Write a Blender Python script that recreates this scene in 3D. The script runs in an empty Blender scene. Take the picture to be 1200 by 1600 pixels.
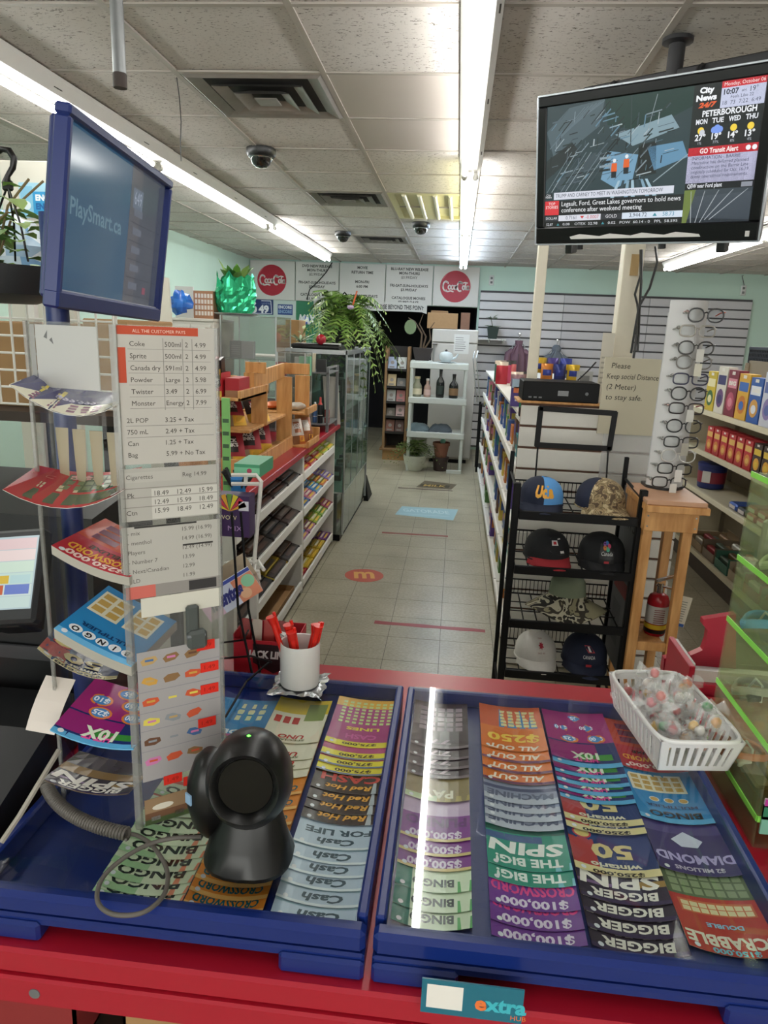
import bpy, math, random
from mathutils import Vector, Matrix
random.seed(7)
rnd = random.uniform
PI = math.pi
SC = bpy.context.scene
COL = SC.collection

# ------------------------------------------------------------------ camera
FPX, CX, CY, CAMZ = 1109.0, 600.0, 800.0, 1.73
_d = Vector((116, 277, -FPX)).normalized()
_h = Vector((1, -.041, 0))
_u = _h.cross(_d).normalized()
if _u.y < 0: _u = -_u
_x = _d.cross(_u)
CR = Matrix((_x, _d, _u))            # world = CR @ cam
CAMP = Vector((0, 0, CAMZ))
cam_d = bpy.data.cameras.new('camera'); cam = bpy.data.objects.new('camera', cam_d); COL.objects.link(cam)
cam_d.sensor_fit = 'VERTICAL'; cam_d.sensor_height = 32.0; cam_d.lens = 32.0*FPX/1600.0
cam_d.clip_start = .02
cam.matrix_world = Matrix.Translation(CAMP) @ CR.to_4x4()
SC.camera = cam
# ------------------------------------------------------------------ world, exposure
SC.view_settings.view_transform = 'Standard'; SC.view_settings.look = 'None'
SC.view_settings.gamma = 1.0; SC.view_settings.use_curve_mapping = False
SC.view_settings.exposure = 1.05
W = bpy.data.worlds.new('world'); SC.world = W; W.use_nodes = True
W.node_tree.nodes['Background'].inputs[0].default_value = (1.0, .97, .93, 1)
W.node_tree.nodes['Background'].inputs[1].default_value = 2.2
TUBE = 16.5                            # emission of the fluorescent tubes
SCREEN = .5

def P(px, py, x=None, y=None, z=None):
    """a point of the place: the ray through a photo pixel met with a plane x=, y= or z="""
    r = CR @ Vector((px-CX, CY-py, -FPX))
    t = (z-CAMZ)/r.z if z is not None else (y/r.y if y is not None else x/r.x)
    return CAMP + r*t

# ------------------------------------------------------------------ materials
def lin(c):
    if isinstance(c, str):
        c = c.lstrip('#'); c = tuple(int(c[i:i+2], 16)/255 for i in (0, 2, 4))
    return tuple((v/12.92 if v <= .04045 else ((v+.055)/1.055)**2.4) for v in c[:3])
MATS = {}
def M(name, color='888888', rough=.5, metal=0., var=.06, scale=30., bump=0., bscale=None, spec=.5, emit=0., coat=0., sheen=0.):
    if name in MATS: return MATS[name]
    m = bpy.data.materials.new(name); m.use_nodes = True; MATS[name] = m
    nt = m.node_tree; b = nt.nodes['Principled BSDF']
    c = lin(color)
    b.inputs['Roughness'].default_value = rough; b.inputs['Metallic'].default_value = metal
    b.inputs['Specular IOR Level'].default_value = spec
    if coat: b.inputs['Coat Weight'].default_value = coat
    if sheen: b.inputs['Sheen Weight'].default_value = sheen
    tc = nt.nodes.new('ShaderNodeTexCoord'); nz = nt.nodes.new('ShaderNodeTexNoise')
    nz.inputs['Scale'].default_value = scale; nz.inputs['Detail'].default_value = 3
    nt.links.new(tc.outputs['Object'], nz.inputs['Vector'])
    mx = nt.nodes.new('ShaderNodeMix'); mx.data_type = 'RGBA'
    mx.inputs[6].default_value = tuple(max(0, v*(1-var)) for v in c)+(1,)
    mx.inputs[7].default_value = tuple(min(1, v*(1+var)) for v in c)+(1,)
    nt.links.new(nz.outputs[0], mx.inputs[0]); nt.links.new(mx.outputs[2], b.inputs['Base Color'])
    if bump:
        n2 = nt.nodes.new('ShaderNodeTexNoise'); n2.inputs['Scale'].default_value = bscale or scale*4; n2.inputs['Detail'].default_value = 4
        nt.links.new(tc.outputs['Object'], n2.inputs['Vector'])
        bp = nt.nodes.new('ShaderNodeBump'); bp.inputs['Strength'].default_value = bump; bp.inputs['Distance'].default_value = .01
        nt.links.new(n2.outputs[0], bp.inputs['Height']); nt.links.new(bp.outputs[0], b.inputs['Normal'])
    if emit:
        b.inputs['Emission Color'].default_value = c+(1,); b.inputs['Emission Strength'].default_value = emit
    return m
def printed(name, rough=.4, spec=.5, emit=0., coat=0., metal=0.):
    """flat print: the colour of each printed face comes from the mesh attribute Col"""
    if name in MATS: return MATS[name]
    m = bpy.data.materials.new(name); m.use_nodes = True; MATS[name] = m
    nt = m.node_tree; b = nt.nodes['Principled BSDF']
    a = nt.nodes.new('ShaderNodeAttribute'); a.attribute_name = 'Col'
    b.inputs['Roughness'].default_value = rough; b.inputs['Specular IOR Level'].default_value = spec
    b.inputs['Metallic'].default_value = metal
    nt.links.new(a.outputs['Color'], b.inputs['Base Color'])
    if emit:
        nt.links.new(a.outputs['Color'], b.inputs['Emission Color']); b.inputs['Emission Strength'].default_value = emit
        b.inputs['Base Color'].default_value = (.02, .02, .02, 1)
        for l in list(nt.links):
            if l.to_socket == b.inputs['Base Color']: nt.links.remove(l)
    return m
def clear(name, tint='ffffff', rough=.03, ior=1.45, haze=0., hazec='ffffff', bump=0.):
    """thin clear sheet: transparent with fresnel gloss, optional milky share"""
    if name in MATS: return MATS[name]
    m = bpy.data.materials.new(name); m.use_nodes = True; MATS[name] = m
    nt = m.node_tree; nt.nodes.clear(); N = nt.nodes.new; L = nt.links.new
    o = N('ShaderNodeOutputMaterial'); t = N('ShaderNodeBsdfTransparent'); g = N('ShaderNodeBsdfGlossy'); fr = N('ShaderNodeFresnel'); mx = N('ShaderNodeMixShader')
    t.inputs[0].default_value = lin(tint)+(1,); g.inputs['Roughness'].default_value = rough; fr.inputs[0].default_value = ior
    base = t
    if haze:
        df = N('ShaderNodeBsdfDiffuse'); df.inputs[0].default_value = lin(hazec)+(1,)
        hm = N('ShaderNodeMixShader'); hm.inputs[0].default_value = haze
        L(t.outputs[0], hm.inputs[1]); L(df.outputs[0], hm.inputs[2]); base = hm
    if bump:
        tc = N('ShaderNodeTexCoord'); nz = N('ShaderNodeTexNoise'); nz.inputs['Scale'].default_value = 60; bp = N('ShaderNodeBump')
        bp.inputs['Strength'].default_value = bump; bp.inputs['Distance'].default_value = .01
        L(tc.outputs['Object'], nz.inputs[0]); L(nz.outputs[0], bp.inputs['Height']); L(bp.outputs[0], g.inputs['Normal']); L(bp.outputs[0], fr.inputs['Normal'])
    ge = N('ShaderNodeNewGeometry'); sb = N('ShaderNodeMath'); sb.operation = 'SUBTRACT'; sb.inputs[0].default_value = 1.0; ml = N('ShaderNodeMath'); ml.operation = 'MULTIPLY'
    L(ge.outputs['Backfacing'], sb.inputs[1]); L(sb.outputs[0], ml.inputs[0]); L(fr.outputs[0], ml.inputs[1])
    L(ml.outputs[0], mx.inputs[0]); L(base.outputs[0], mx.inputs[1]); L(g.outputs[0], mx.inputs[2]); L(mx.outputs[0], o.inputs[0])
    return m

PRINT = printed('printed_card', .45); GLOSSP = printed('printed_gloss', .22); MATTP = printed('printed_paper', .8, .2)
SCRN = printed('screen_light', .2, .5, SCREEN)
FOILP = printed('printed_foil', .28, .6, metal=.25)

# ------------------------------------------------------------------ mesh builder
class MB:
    def __init__(s): s.v = []; s.f = []; s.c = []; s.mi = []
    def face(s, idx, c=None, mi=0): s.f.append(tuple(idx)); s.c.append(c); s.mi.append(mi)
    def poly(s, pts, c=None, mi=0):
        n = len(s.v); s.v += [Vector(p) for p in pts]; s.face(range(n, n+len(pts)), c, mi); return s
    def hexa(s, p, c=None, mi=0):
        """8 corners: bottom ring 0-3, top ring 4-7 (counter-clockwise seen from above)"""
        n = len(s.v); s.v += [Vector(q) for q in p]
        for q in ((3, 2, 1, 0), (4, 5, 6, 7), (0, 1, 5, 4), (1, 2, 6, 5), (2, 3, 7, 6), (3, 0, 4, 7)): s.face([n+k for k in q], c, mi)
        return s
    def box(s, x0, y0, z0, x1, y1, z1, c=None, mi=0, bev=0., M4=None):
        if x0 > x1: x0, x1 = x1, x0
        if y0 > y1: y0, y1 = y1, y0
        if z0 > z1: z0, z1 = z1, z0
        if not bev:
            p = [(x0, y0, z0), (x1, y0, z0), (x1, y1, z0), (x0, y1, z0), (x0, y0, z1), (x1, y0, z1), (x1, y1, z1), (x0, y1, z1)]
            if M4: p = [M4 @ Vector(q) for q in p]
            return s.hexa(p, c, mi)
        b = min(bev, (x1-x0)*.49, (y1-y0)*.49, (z1-z0)*.49)
        lo, hi = (x0, y0, z0), (x1, y1, z1); n = len(s.v); ix = {}
        for a in (0, 1):
            for bb in (0, 1):
                for cc in (0, 1):
                    S = (a, bb, cc)
                    for ax in range(3):
                        q = [0, 0, 0]
                        for k in range(3):
                            e = lo[k] if S[k] == 0 else hi[k]
                            q[k] = e if k == ax else (e+b if S[k] == 0 else e-b)
                        ix[S+(ax,)] = len(s.v); q = Vector(q); s.v.append(M4 @ q if M4 else q)
        def F(l, flip):
            s.face(l[::-1] if flip else l, c, mi)
        for ax in range(3):
            o = [k for k in range(3) if k != ax]
            for sd in (0, 1):
                def k_(a, b2):
                    S = [0, 0, 0]; S[ax] = sd; S[o[0]] = a; S[o[1]] = b2; return ix[tuple(S)+(ax,)]
                F([k_(0, 0), k_(1, 0), k_(1, 1), k_(0, 1)], (sd == 0) != (ax == 1))
        for ax in range(3):
            o = [k for k in range(3) if k != ax]
            for a in (0, 1):
                for b2 in (0, 1):
                    def k_(t, w):
                        S = [0, 0, 0]; S[ax] = t; S[o[0]] = a; S[o[1]] = b2; return ix[tuple(S)+(w,)]
                    F([k_(0, o[0]), k_(1, o[0]), k_(1, o[1]), k_(0, o[1])], ((a == b2) != (ax == 1)))
        for a in (0, 1):
            for bb in (0, 1):
                for cc in (0, 1):
                    S = (a, bb, cc); F([ix[S+(0,)], ix[S+(1,)], ix[S+(2,)]], (a+bb+cc) % 2 == 0)
        return s
    def obox(s, c0, ax, ay, az, c=None, mi=0, bev=0.):
        """oriented box: centre and three half-axis vectors"""
        ax, ay, az = Vector(ax), Vector(ay), Vector(az)
        m = Matrix((ax.normalized(), ay.normalized(), az.normalized())).transposed().to_4x4(); m.translation = Vector(c0)
        a, b, d = ax.length, ay.length, az.length
        return s.box(-a, -b, -d, a, b, d, c, mi, bev, m)
    def cyl(s, p0, p1, r0, r1=None, n=12, c=None, mi=0, caps=True):
        if r1 is None: r1 = r0
        p0, p1 = Vector(p0), Vector(p1); d = (p1-p0).normalized()
        a = d.orthogonal().normalized(); b = d.cross(a); k = len(s.v)
        for p, r in ((p0, r0), (p1, r1)):
            for i in range(n): t = 2*PI*i/n; s.v.append(p+(a*math.cos(t)+b*math.sin(t))*r)
        for i in range(n): j = (i+1) % n; s.face((k+i, k+j, k+n+j, k+n+i), c, mi)
        if caps: s.face([k+i for i in range(n)][::-1], c, mi); s.face([k+n+i for i in range(n)], c, mi)
        return s
    def tube(s, pts, r, n=6, c=None, mi=0, closed=False):
        pts = [Vector(p) for p in pts]; L = len(pts); k = len(s.v); a = None
        rr = r if isinstance(r, (list, tuple)) else [r]*L
        for i, p in enumerate(pts):
            d = (pts[(i+1) % L]-pts[i-1]) if closed else (pts[min(i+1, L-1)]-pts[max(i-1, 0)])
            d = d.normalized() if d.length > 1e-9 else Vector((0, 0, 1))
            a = d.orthogonal().normalized() if a is None else (a-d*a.dot(d)).normalized()
            b = d.cross(a)
            for j in range(n): t = 2*PI*j/n; s.v.append(p+(a*math.cos(t)+b*math.sin(t))*rr[i])
        for i in range(L if closed else L-1):
            i2 = (i+1) % L
            for j in range(n): j2 = (j+1) % n; s.face((k+i*n+j, k+i*n+j2, k+i2*n+j2, k+i2*n+j), c, mi)
        if not closed: s.face([k+j for j in range(n)][::-1], c, mi); s.face([k+(L-1)*n+j for j in range(n)], c, mi)
        return s
    def lathe(s, prof, o=(0, 0, 0), n=20, c=None, mi=0, sx=1., sy=1., caps=True):
        o = Vector(o); k = len(s.v)
        for r, z in prof:
            for i in range(n): t = 2*PI*i/n; s.v.append(o+Vector((r*sx*math.cos(t), r*sy*math.sin(t), z)))
        for a in range(len(prof)-1):
            cc = c[a] if isinstance(c, list) else c
            for i in range(n): j = (i+1) % n; s.face((k+a*n+i, k+a*n+j, k+(a+1)*n+j, k+(a+1)*n+i), cc, mi)
        if caps:
            c0 = c[0] if isinstance(c, list) else c; c1 = c[-1] if isinstance(c, list) else c
            if prof[0][0] > 1e-6: s.face([k+i for i in range(n)][::-1], c0, mi)
            if prof[-1][0] > 1e-6: s.face([k+(len(prof)-1)*n+i for i in range(n)], c1, mi)
        return s
    def grid(s, fn, nu, nv, c=None, mi=0, both=None):
        """surface fn(u,v), u,v in 0..1; c may be a function of (u,v)"""
        k = len(s.v)
        for j in range(nv+1):
            for i in range(nu+1): s.v.append(Vector(fn(i/nu, j/nv)))
        for j in range(nv):
            for i in range(nu):
                cc = c((i+.5)/nu, (j+.5)/nv) if callable(c) else c
                a = k+j*(nu+1)+i; s.face((a, a+1, a+nu+2, a+nu+1), cc, mi)
        return s
    def sheet(s, fn, nu, nv, th, c=None, cb=None, mi=0):
        """thick sheet: fn gives the upper surface, thickness goes down along -z"""
        k = len(s.v)
        for o in (0, th):
            for j in range(nv+1):
                for i in range(nu+1): p = Vector(fn(i/nu, j/nv)); s.v.append(p-Vector((0, 0, o)))
        m = (nu+1)*(nv+1)
        for j in range(nv):
            for i in range(nu):
                cc = c((i+.5)/nu, (j+.5)/nv) if callable(c) else c
                a = k+j*(nu+1)+i; s.face((a, a+1, a+nu+2, a+nu+1), cc, mi); s.face((m+a+nu+1, m+a+nu+2, m+a+1, m+a), cb or (c if not callable(c) else None), mi)
        e = cb or (None if callable(c) else c)
        for i in range(nu):
            a = k+i; s.face((m+a, m+a+1, a+1, a), e, mi); a = k+nv*(nu+1)+i; s.face((a, a+1, m+a+1, m+a), e, mi)
        for j in range(nv):
            a = k+j*(nu+1); b = a+nu+1; s.face((a, b, m+b, m+a), e, mi); a = a+nu; b = a+nu+1; s.face((m+a, m+b, b, a), e, mi)
        return s
    def prism(s, poly, O, U, V, N, th, c=None, mi=0):
        """outline in the plane O,U,V given a thickness along N"""
        O, U, V, N = Vector(O), Vector(U), Vector(V), Vector(N); k = len(s.v); n = len(poly)
        for t in (0, th):
            for a, b in poly: s.v.append(O+U*a+V*b+N*t)
        s.face([k+i for i in range(n)][::-1], c, mi); s.face([k+n+i for i in range(n)], c, mi)
        for i in range(n): j = (i+1) % n; s.face((k+i, k+j, k+n+j, k+n+i), c, mi)
        return s
    def ball(s, o, r, n=10, m=6, c=None, mi=0, sx=1, sy=1, sz=1):
        prof = [(max(1e-7, r*math.sin(PI*i/m)), -r*math.cos(PI*i/m)*sz) for i in range(m+1)]
        return s.lathe(prof, o, n, c, mi, sx, sy, caps=False)
    def blob(s, o, r, n=10, m=7, amp=.2, c=None, mi=0, sz=1., seed=0):
        rg = random.Random(seed); k = len(s.v); o = Vector(o)
        for j in range(m+1):
            t = PI*j/m
            for i in range(n):
                a = 2*PI*i/n; q = r*(1+(rg.uniform(-amp, amp) if 0 < j < m else 0))
                s.v.append(o+Vector((q*math.sin(t)*math.cos(a), q*math.sin(t)*math.sin(a), -q*math.cos(t)*sz)))
        for j in range(m):
            for i in range(n):
                i2 = (i+1) % n; s.face((k+j*n+i, k+j*n+i2, k+(j+1)*n+i2, k+(j+1)*n+i), c(rg) if callable(c) else c, mi)
        return s
    def flat(s, pr, O, U, V, eps=.0003, mi=0, k=1.):
        """lay a print on a plane: units of the print scaled by k along unit vectors U, V"""
        O, U, V = Vector(O), Vector(U), Vector(V); N = U.cross(V).normalized()
        for pts, c, ly in pr.it:
            s.poly([O+U*(a*k)+V*(b*k)+N*(eps*(ly+1)) for a, b in pts], c, mi)
        return s
    def mapped(s, pr, fn, eps=.0003, mi=0):
        for pts, c, ly in pr.it:
            s.poly([Vector(fn(a, b))+Vector((0, 0, eps*(ly+1))) for a, b in pts], c, mi)
        return s
    def build(s, name, mat, parent=None, smooth=None, base=False, kind=None):
        me = bpy.data.meshes.new(name); org = Vector((0, 0, 0)); q = parent
        while q is not None: org = org+q.location; q = q.parent
        off = org
        if parent is None and base and s.v:
            lo = Vector((min(v.x for v in s.v), min(v.y for v in s.v), min(v.z for v in s.v))); hi = Vector((max(v.x for v in s.v), max(v.y for v in s.v), 0))
            off = Vector(((lo.x+hi.x)/2, (lo.y+hi.y)/2, lo.z))
        me.from_pydata([tuple(v-off) for v in s.v], [], s.f)
        ml = mat if isinstance(mat, (list, tuple)) else [mat]
        for m in ml: me.materials.append(m)
        if len(ml) > 1: me.polygons.foreach_set('material_index', s.mi)
        if any(c is not None for c in s.c):
            at = me.attributes.new('Col', 'FLOAT_COLOR', 'FACE'); cache = {}; fl = []
            for c in s.c:
                k = c if c is not None else 'aaaaaa'
                if k not in cache: cache[k] = lin(k)+(1.,)
                fl.extend(cache[k])
            at.data.foreach_set('color', fl)
        if smooth is not None:
            me.polygons.foreach_set('use_smooth', [True]*len(me.polygons))
            me.set_sharp_from_angle(angle=math.radians(smooth))
        me.update()
        o = bpy.data.objects.new(name, me); COL.objects.link(o); o.parent = parent
        if parent is None and base: o.location = off
        if kind: o['kind'] = kind
        return o

_fc = bpy.data.curves.new('lettering', 'FONT'); _fo = bpy.data.objects.new('lettering', _fc); COL.objects.link(_fo); _fc.resolution_u = 2
_TX = {}
def text_polys(sx, bold=0.):
    key = (sx, bold)
    if key not in _TX:
        _fc.body = sx; _fc.offset = bold; dg = bpy.context.evaluated_depsgraph_get(); dg.update()
        e = _fo.evaluated_get(dg); me = e.to_mesh(); vs = [(v.co.x, v.co.y) for v in me.vertices]
        fs = [tuple(p.vertices) for p in me.polygons]; e.to_mesh_clear()
        _TX[key] = (vs, fs)
    return _TX[key]
_cap = None
class Print:
    def __init__(s): s.it = []; s.ly = 0
    def up(s): s.ly += 1; return s
    def poly(s, pts, c): s.it.append((list(pts), c, s.ly)); return s
    def rect(s, x0, y0, x1, y1, c, sub=1, subv=1):
        for i in range(sub):
            for j in range(subv):
                a, b = x0+(x1-x0)*i/sub, x0+(x1-x0)*(i+1)/sub; d, e = y0+(y1-y0)*j/subv, y0+(y1-y0)*(j+1)/subv
                s.poly([(a, d), (b, d), (b, e), (a, e)], c)
        return s
    def disc(s, x, y, r, c, n=16, ry=None, a0=0., a1=2*PI):
        ry = ry or r; full = a1-a0 > 6.28
        pts = [(x+r*math.cos(a0+(a1-a0)*i/n), y+ry*math.sin(a0+(a1-a0)*i/n)) for i in range(n if full else n+1)]
        return s.poly(pts, c)
    def line(s, pts, w, c):
        for (ax, ay), (bx, by) in zip(pts, pts[1:]):
            l = math.hypot(bx-ax, by-ay) or 1e-9; nx, ny = -(by-ay)/l*w/2, (bx-ax)/l*w/2
            s.poly([(ax-nx, ay-ny), (bx-nx, by-ny), (bx+nx, by+ny), (ax+nx, ay+ny)], c)
        return s
    def text(s, t, x, y, h, c, align='c', w=None, rot=0., shear=0., bold=0., wmax=None, arc=0.):
        """cap height h, anchored at the baseline; w stretches to a width, wmax only shrinks"""
        vs, fs = text_polys(t, bold)
        if not vs: return s
        x0 = min(v[0] for v in vs); x1 = max(v[0] for v in vs)
        k = h/_cap; kx = k
        if w: kx = w/(x1-x0)
        elif wmax and (x1-x0)*k > wmax: kx = wmax/(x1-x0)
        ox = {'c': (x0+x1)/2, 'l': x0, 'r': x1}[align]; cr, sr = math.cos(rot), math.sin(rot)
        pv = []
        for vx, vy in vs:
            a = (vx-ox)*kx+vy*k*shear; b = vy*k - arc*((vx-ox)*kx)**2
            pv.append((x+a*cr-b*sr, y+a*sr+b*cr))
        for f in fs: s.poly([pv[i] for i in f], c)
        return s
    def turn(s, cx, cy):
        """turn the whole print by half a turn about a point"""
        s.it = [([(2*cx-a, 2*cy-b) for a, b in p], c, l) for p, c, l in s.it]; return s
_v, _ = text_polys('H'); _cap = max(v[1] for v in _v)-min(v[1] for v in _v)

# ------------------------------------------------------------------ things
def tag(o, label=None, cat=None, group=None, kind=None):
    if label: o['label'] = label
    if cat: o['category'] = cat
    if group: o['group'] = group
    if kind: o['kind'] = kind
    return o
def thing(name, label, cat, loc=(0, 0, 0), group=None):
    o = bpy.data.objects.new(name, None); COL.objects.link(o); o.location = Vector(loc); o.empty_display_size = .05
    return tag(o, label, cat, group)
def struct(o): o['kind'] = 'structure'; return o
def dup(o, parent=None, loc=None, rz=None, label=None, group=None):
    c = o.copy(); COL.objects.link(c); c.parent = parent
    if loc is not None: c.location = Vector(loc)
    if rz is not None: c.rotation_euler = (0, 0, rz)
    if label: c['label'] = label
    if group: c['group'] = group
    for ch in list(o.children): dup(ch, c)
    return c
def kids(o, mesh_obj, places, name=None):
    """copies of a part at offsets, sharing its mesh"""
    for p in places:
        c = mesh_obj.copy(); COL.objects.link(c); c.parent = o; c.location = mesh_obj.location+Vector(p)

# ------------------------------------------------------------------ common materials
WHITE = M('white_paint', 'e4e2dc', .5, var=.03); OFFW = M('aged_white_laminate', 'd6d2c6', .55, var=.05)
BLACK = M('black_plastic', '0c0c0e', .35, var=.1); BLACKM = M('black_powder_coat', '0c0c0e', .5, var=.1, spec=.25)
RED = M('red_laminate', 'a6162b', .32, var=.06, scale=8); BLUE = M('blue_plastic', '11276c', .3, var=.05, scale=10)
CHROME = M('chrome', 'cfd2d4', .18, 1.0); STEEL = M('grey_steel', '8d9196', .4, .7); ALU = M('aluminium', 'b6babd', .32, .85)
CARD = M('brown_cardboard', 'a98358', .85, var=.1, scale=12, bump=.05); WIREW = M('white_wire', 'dcdad2', .4)
GREYP = M('grey_plastic', '6d6f70', .45); PINE = None
ACRY = clear('clear_acrylic', 'f5f5f4', .04, 1.47, .04); GLASS = clear('clear_glass', 'fafcfb', .015, 1.5)
WRAP = clear('clear_wrap', 'fafafa', .12, 1.5, .2, bump=.6)
# ================================================================== the room
CEIL = 2.72; YB = 11.1; XL = -3.22; XR = 5.6; YF = -2.4
# procedural surfaces
def floor_mat(name, lines):
    m = bpy.data.materials.new(name); m.use_nodes = True; nt = m.node_tree; N = nt.nodes.new; L = nt.links.new
    b = nt.nodes['Principled BSDF']; tc = N('ShaderNodeTexCoord'); geo = N('ShaderNodeNewGeometry')
    n1 = N('ShaderNodeTexNoise'); n1.inputs['Scale'].default_value = 60; n1.inputs['Detail'].default_value = 6
    n2 = N('ShaderNodeTexNoise'); n2.inputs['Scale'].default_value = 2.2; n2.inputs['Detail'].default_value = 4
    L(geo.outputs['Position'], n1.inputs[0]); L(geo.outputs['Position'], n2.inputs[0])
    r1 = N('ShaderNodeValToRGB'); r1.color_ramp.elements[0].color = lin('a8a18b')+(1,); r1.color_ramp.elements[1].color = lin('b8b29d')+(1,)
    r1.color_ramp.elements[0].position = .35; r1.color_ramp.elements[1].position = .65
    L(n1.outputs[0], r1.inputs[0])
    mx = N('ShaderNodeMix'); mx.data_type = 'RGBA'; mx.blend_type = 'MULTIPLY'; mx.inputs[0].default_value = .55
    r2 = N('ShaderNodeValToRGB'); r2.color_ramp.elements[0].color = (.55, .53, .47, 1); r2.color_ramp.elements[0].position = .3; r2.color_ramp.elements[1].position = .62
    L(n2.outputs[0], r2.inputs[0]); L(r1.outputs[0], mx.inputs[6]); L(r2.outputs[0], mx.inputs[7])
    out = mx.outputs[2]
    if lines:
        mp = N('ShaderNodeMapping'); L(geo.outputs['Position'], mp.inputs[0]); mp.inputs['Scale'].default_value = (1/.305, 1/.305, 1)
        mp.inputs['Location'].default_value = (-.006/.305, .12/.305, 0)
        br = N('ShaderNodeTexBrick'); br.offset = 0; br.inputs['Scale'].default_value = 1; br.inputs['Brick Width'].default_value = 1; br.inputs['Row Height'].default_value = 1
        br.inputs['Mortar Size'].default_value = .011; br.inputs['Color1'].default_value = (1, 1, 1, 1); br.inputs['Color2'].default_value = (.93, .93, .92, 1); br.inputs['Mortar'].default_value = (.22, .2, .17, 1)
        L(mp.outputs[0], br.inputs[0]); m2 = N('ShaderNodeMix'); m2.data_type = 'RGBA'; m2.blend_type = 'MULTIPLY'; m2.inputs[0].default_value = 1
        L(out, m2.inputs[6]); L(br.outputs[0], m2.inputs[7]); out = m2.outputs[2]
    L(out, b.inputs['Base Color']); b.inputs['Roughness'].default_value = .33; b.inputs['Specular IOR Level'].default_value = .4
    bp = N('ShaderNodeBump'); bp.inputs['Strength'].default_value = .06; bp.inputs['Distance'].default_value = .01; L(n1.outputs[0], bp.inputs['Height']); L(bp.outputs[0], b.inputs['Normal'])
    return m
def tile_mat():
    m = bpy.data.materials.new('fissured_ceiling_tile'); m.use_nodes = True; nt = m.node_tree; N = nt.nodes.new; L = nt.links.new
    b = nt.nodes['Principled BSDF']; geo = N('ShaderNodeNewGeometry')
    v = N('ShaderNodeTexNoise'); v.inputs['Scale'].default_value = 95; v.inputs['Detail'].default_value = 2; v.inputs['Roughness'].default_value = .7
    mp = N('ShaderNodeMapping'); mp.inputs['Scale'].default_value = (.55, 1.3, 1); L(geo.outputs['Position'], mp.inputs[0]); L(mp.outputs[0], v.inputs[0])
    r = N('ShaderNodeValToRGB'); r.color_ramp.elements[0].position = .33; r.color_ramp.elements[0].color = lin('6e6863')+(1,); r.color_ramp.elements[1].position = .40; r.color_ramp.elements[1].color = lin('cfcac5')+(1,)
    n = N('ShaderNodeTexNoise'); n.inputs['Scale'].default_value = 1.3; n.inputs['Detail'].default_value = 5; L(geo.outputs['Position'], n.inputs[0])
    r2 = N('ShaderNodeValToRGB'); r2.color_ramp.elements[0].position = .35; r2.color_ramp.elements[0].color = (.88, .87, .85, 1); r2.color_ramp.elements[1].position = .6
    mx = N('ShaderNodeMix'); mx.data_type = 'RGBA'; mx.blend_type = 'MULTIPLY'; mx.inputs[0].default_value = 1
    L(v.outputs[0], r.inputs[0]); L(n.outputs[0], r2.inputs[0]); L(r.outputs[0], mx.inputs[6]); L(r2.outputs[0], mx.inputs[7]); L(mx.outputs[2], b.inputs['Base Color'])
    bp = N('ShaderNodeBump'); bp.inputs['Strength'].default_value = .5; bp.inputs['Distance'].default_value = .004; L(r.outputs[0], bp.inputs['Height']); L(bp.outputs[0], b.inputs['Normal'])
    b.inputs['Roughness'].default_value = .9; b.inputs['Specular IOR Level'].default_value = .1
    return m
FT = floor_mat('vinyl_tile', False); FL = floor_mat('vinyl_floor', True); CT = tile_mat()
MINT = M('mint_wall_paint', 'c0dacd', .75, var=.05, scale=2.5, bump=.05, bscale=80); DARKW = M('unlit_room_black', '16161a', .9)  # storeroom walls near black: the unlit room's darkness is put into the colour
TBAR = M('ceiling_grid_paint', 'a8a198', .55)

floor = struct(MB().box(XL-.1, YF, -.06, XR, YB+2.2, -.0016).build('floor', FL))
# floor tiles that can be told apart: the aisle, and the floor right of the hat rack
T = .305; first = None
for (ix0, ix1, iy0, iy1) in ((-4, 1, 3, 32), (2, 8, 8, 22)):
    for i in range(ix0, ix1+1):
        for j in range(iy0, iy1+1):
            x, y = i*T+.006, j*T-.12
            if x < -1.0 and y < 9: continue
            if first is None:
                first = MB().box(.0017, .0017, -.0016, T-.0017, T-.0017, 0).build('tile', FT, floor); first.location = (x, y, 0)
            else:
                c = first.copy(); COL.objects.link(c); c.parent = floor; c.location = (x, y, 0)
# floor stickers and tapes
def floor_sheet(name, label, cat, pts, col, mat=PRINT, pr=None, O=None, U=None, V=None, k=1., th=.0006):
    mb = MB(); n = len(pts); lo = [Vector((p[0], p[1], 0)) for p in pts]; hi = [v+Vector((0, 0, th)) for v in lo]
    mb.v += lo+hi; mb.face(range(n, 2*n), col)
    for i in range(n): mb.face((i, (i+1) % n, n+(i+1) % n, n+i), col)
    if pr: mb.flat(pr, Vector(O)+Vector((0, 0, th)), U, V, .0002, k=k)
    return tag(mb.build(name, mat, base=True), label, cat)
def strip(a, b, w, name, label, col):
    a, b = Vector((a[0], a[1], 0)), Vector((b[0], b[1], 0)); d = (b-a).normalized(); n = Vector((-d.y, d.x, 0))*w/2
    q = (b-a).length; pts = []
    m = 9
    for i in range(m+1): pts.append(a+d*q*i/m-n*(1+.15*math.sin(i*2.1)))
    for i in range(m, -1, -1): pts.append(a+d*q*i/m+n*(1+.15*math.cos(i*1.7)))
    return floor_sheet(name, label, 'tape', pts, col)
strip(P(585, 972, z=0), P(758, 986, z=0), .045, 'floor_tape', 'worn red tape across the aisle floor in front of the black hat rack', '9c3a3c')
strip(P(597, 832, z=0), P(700, 838, z=0), .045, 'floor_tape', 'brown-red tape across the aisle floor just before the pale blue decal', '94453c')
strip(P(622, 762, z=0), P(707, 767, z=0), .04, 'floor_tape', 'dark tape across the aisle floor next to the patterned decal by the potted fern', '5a4440')
c0 = P(569, 899, z=0); pr = Print()
pr.disc(0, 0, .14, 'c4563f', 28).up()
pr.text('m', .0, -.06, .19, 'e8b05a', w=.15, bold=.03)
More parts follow.
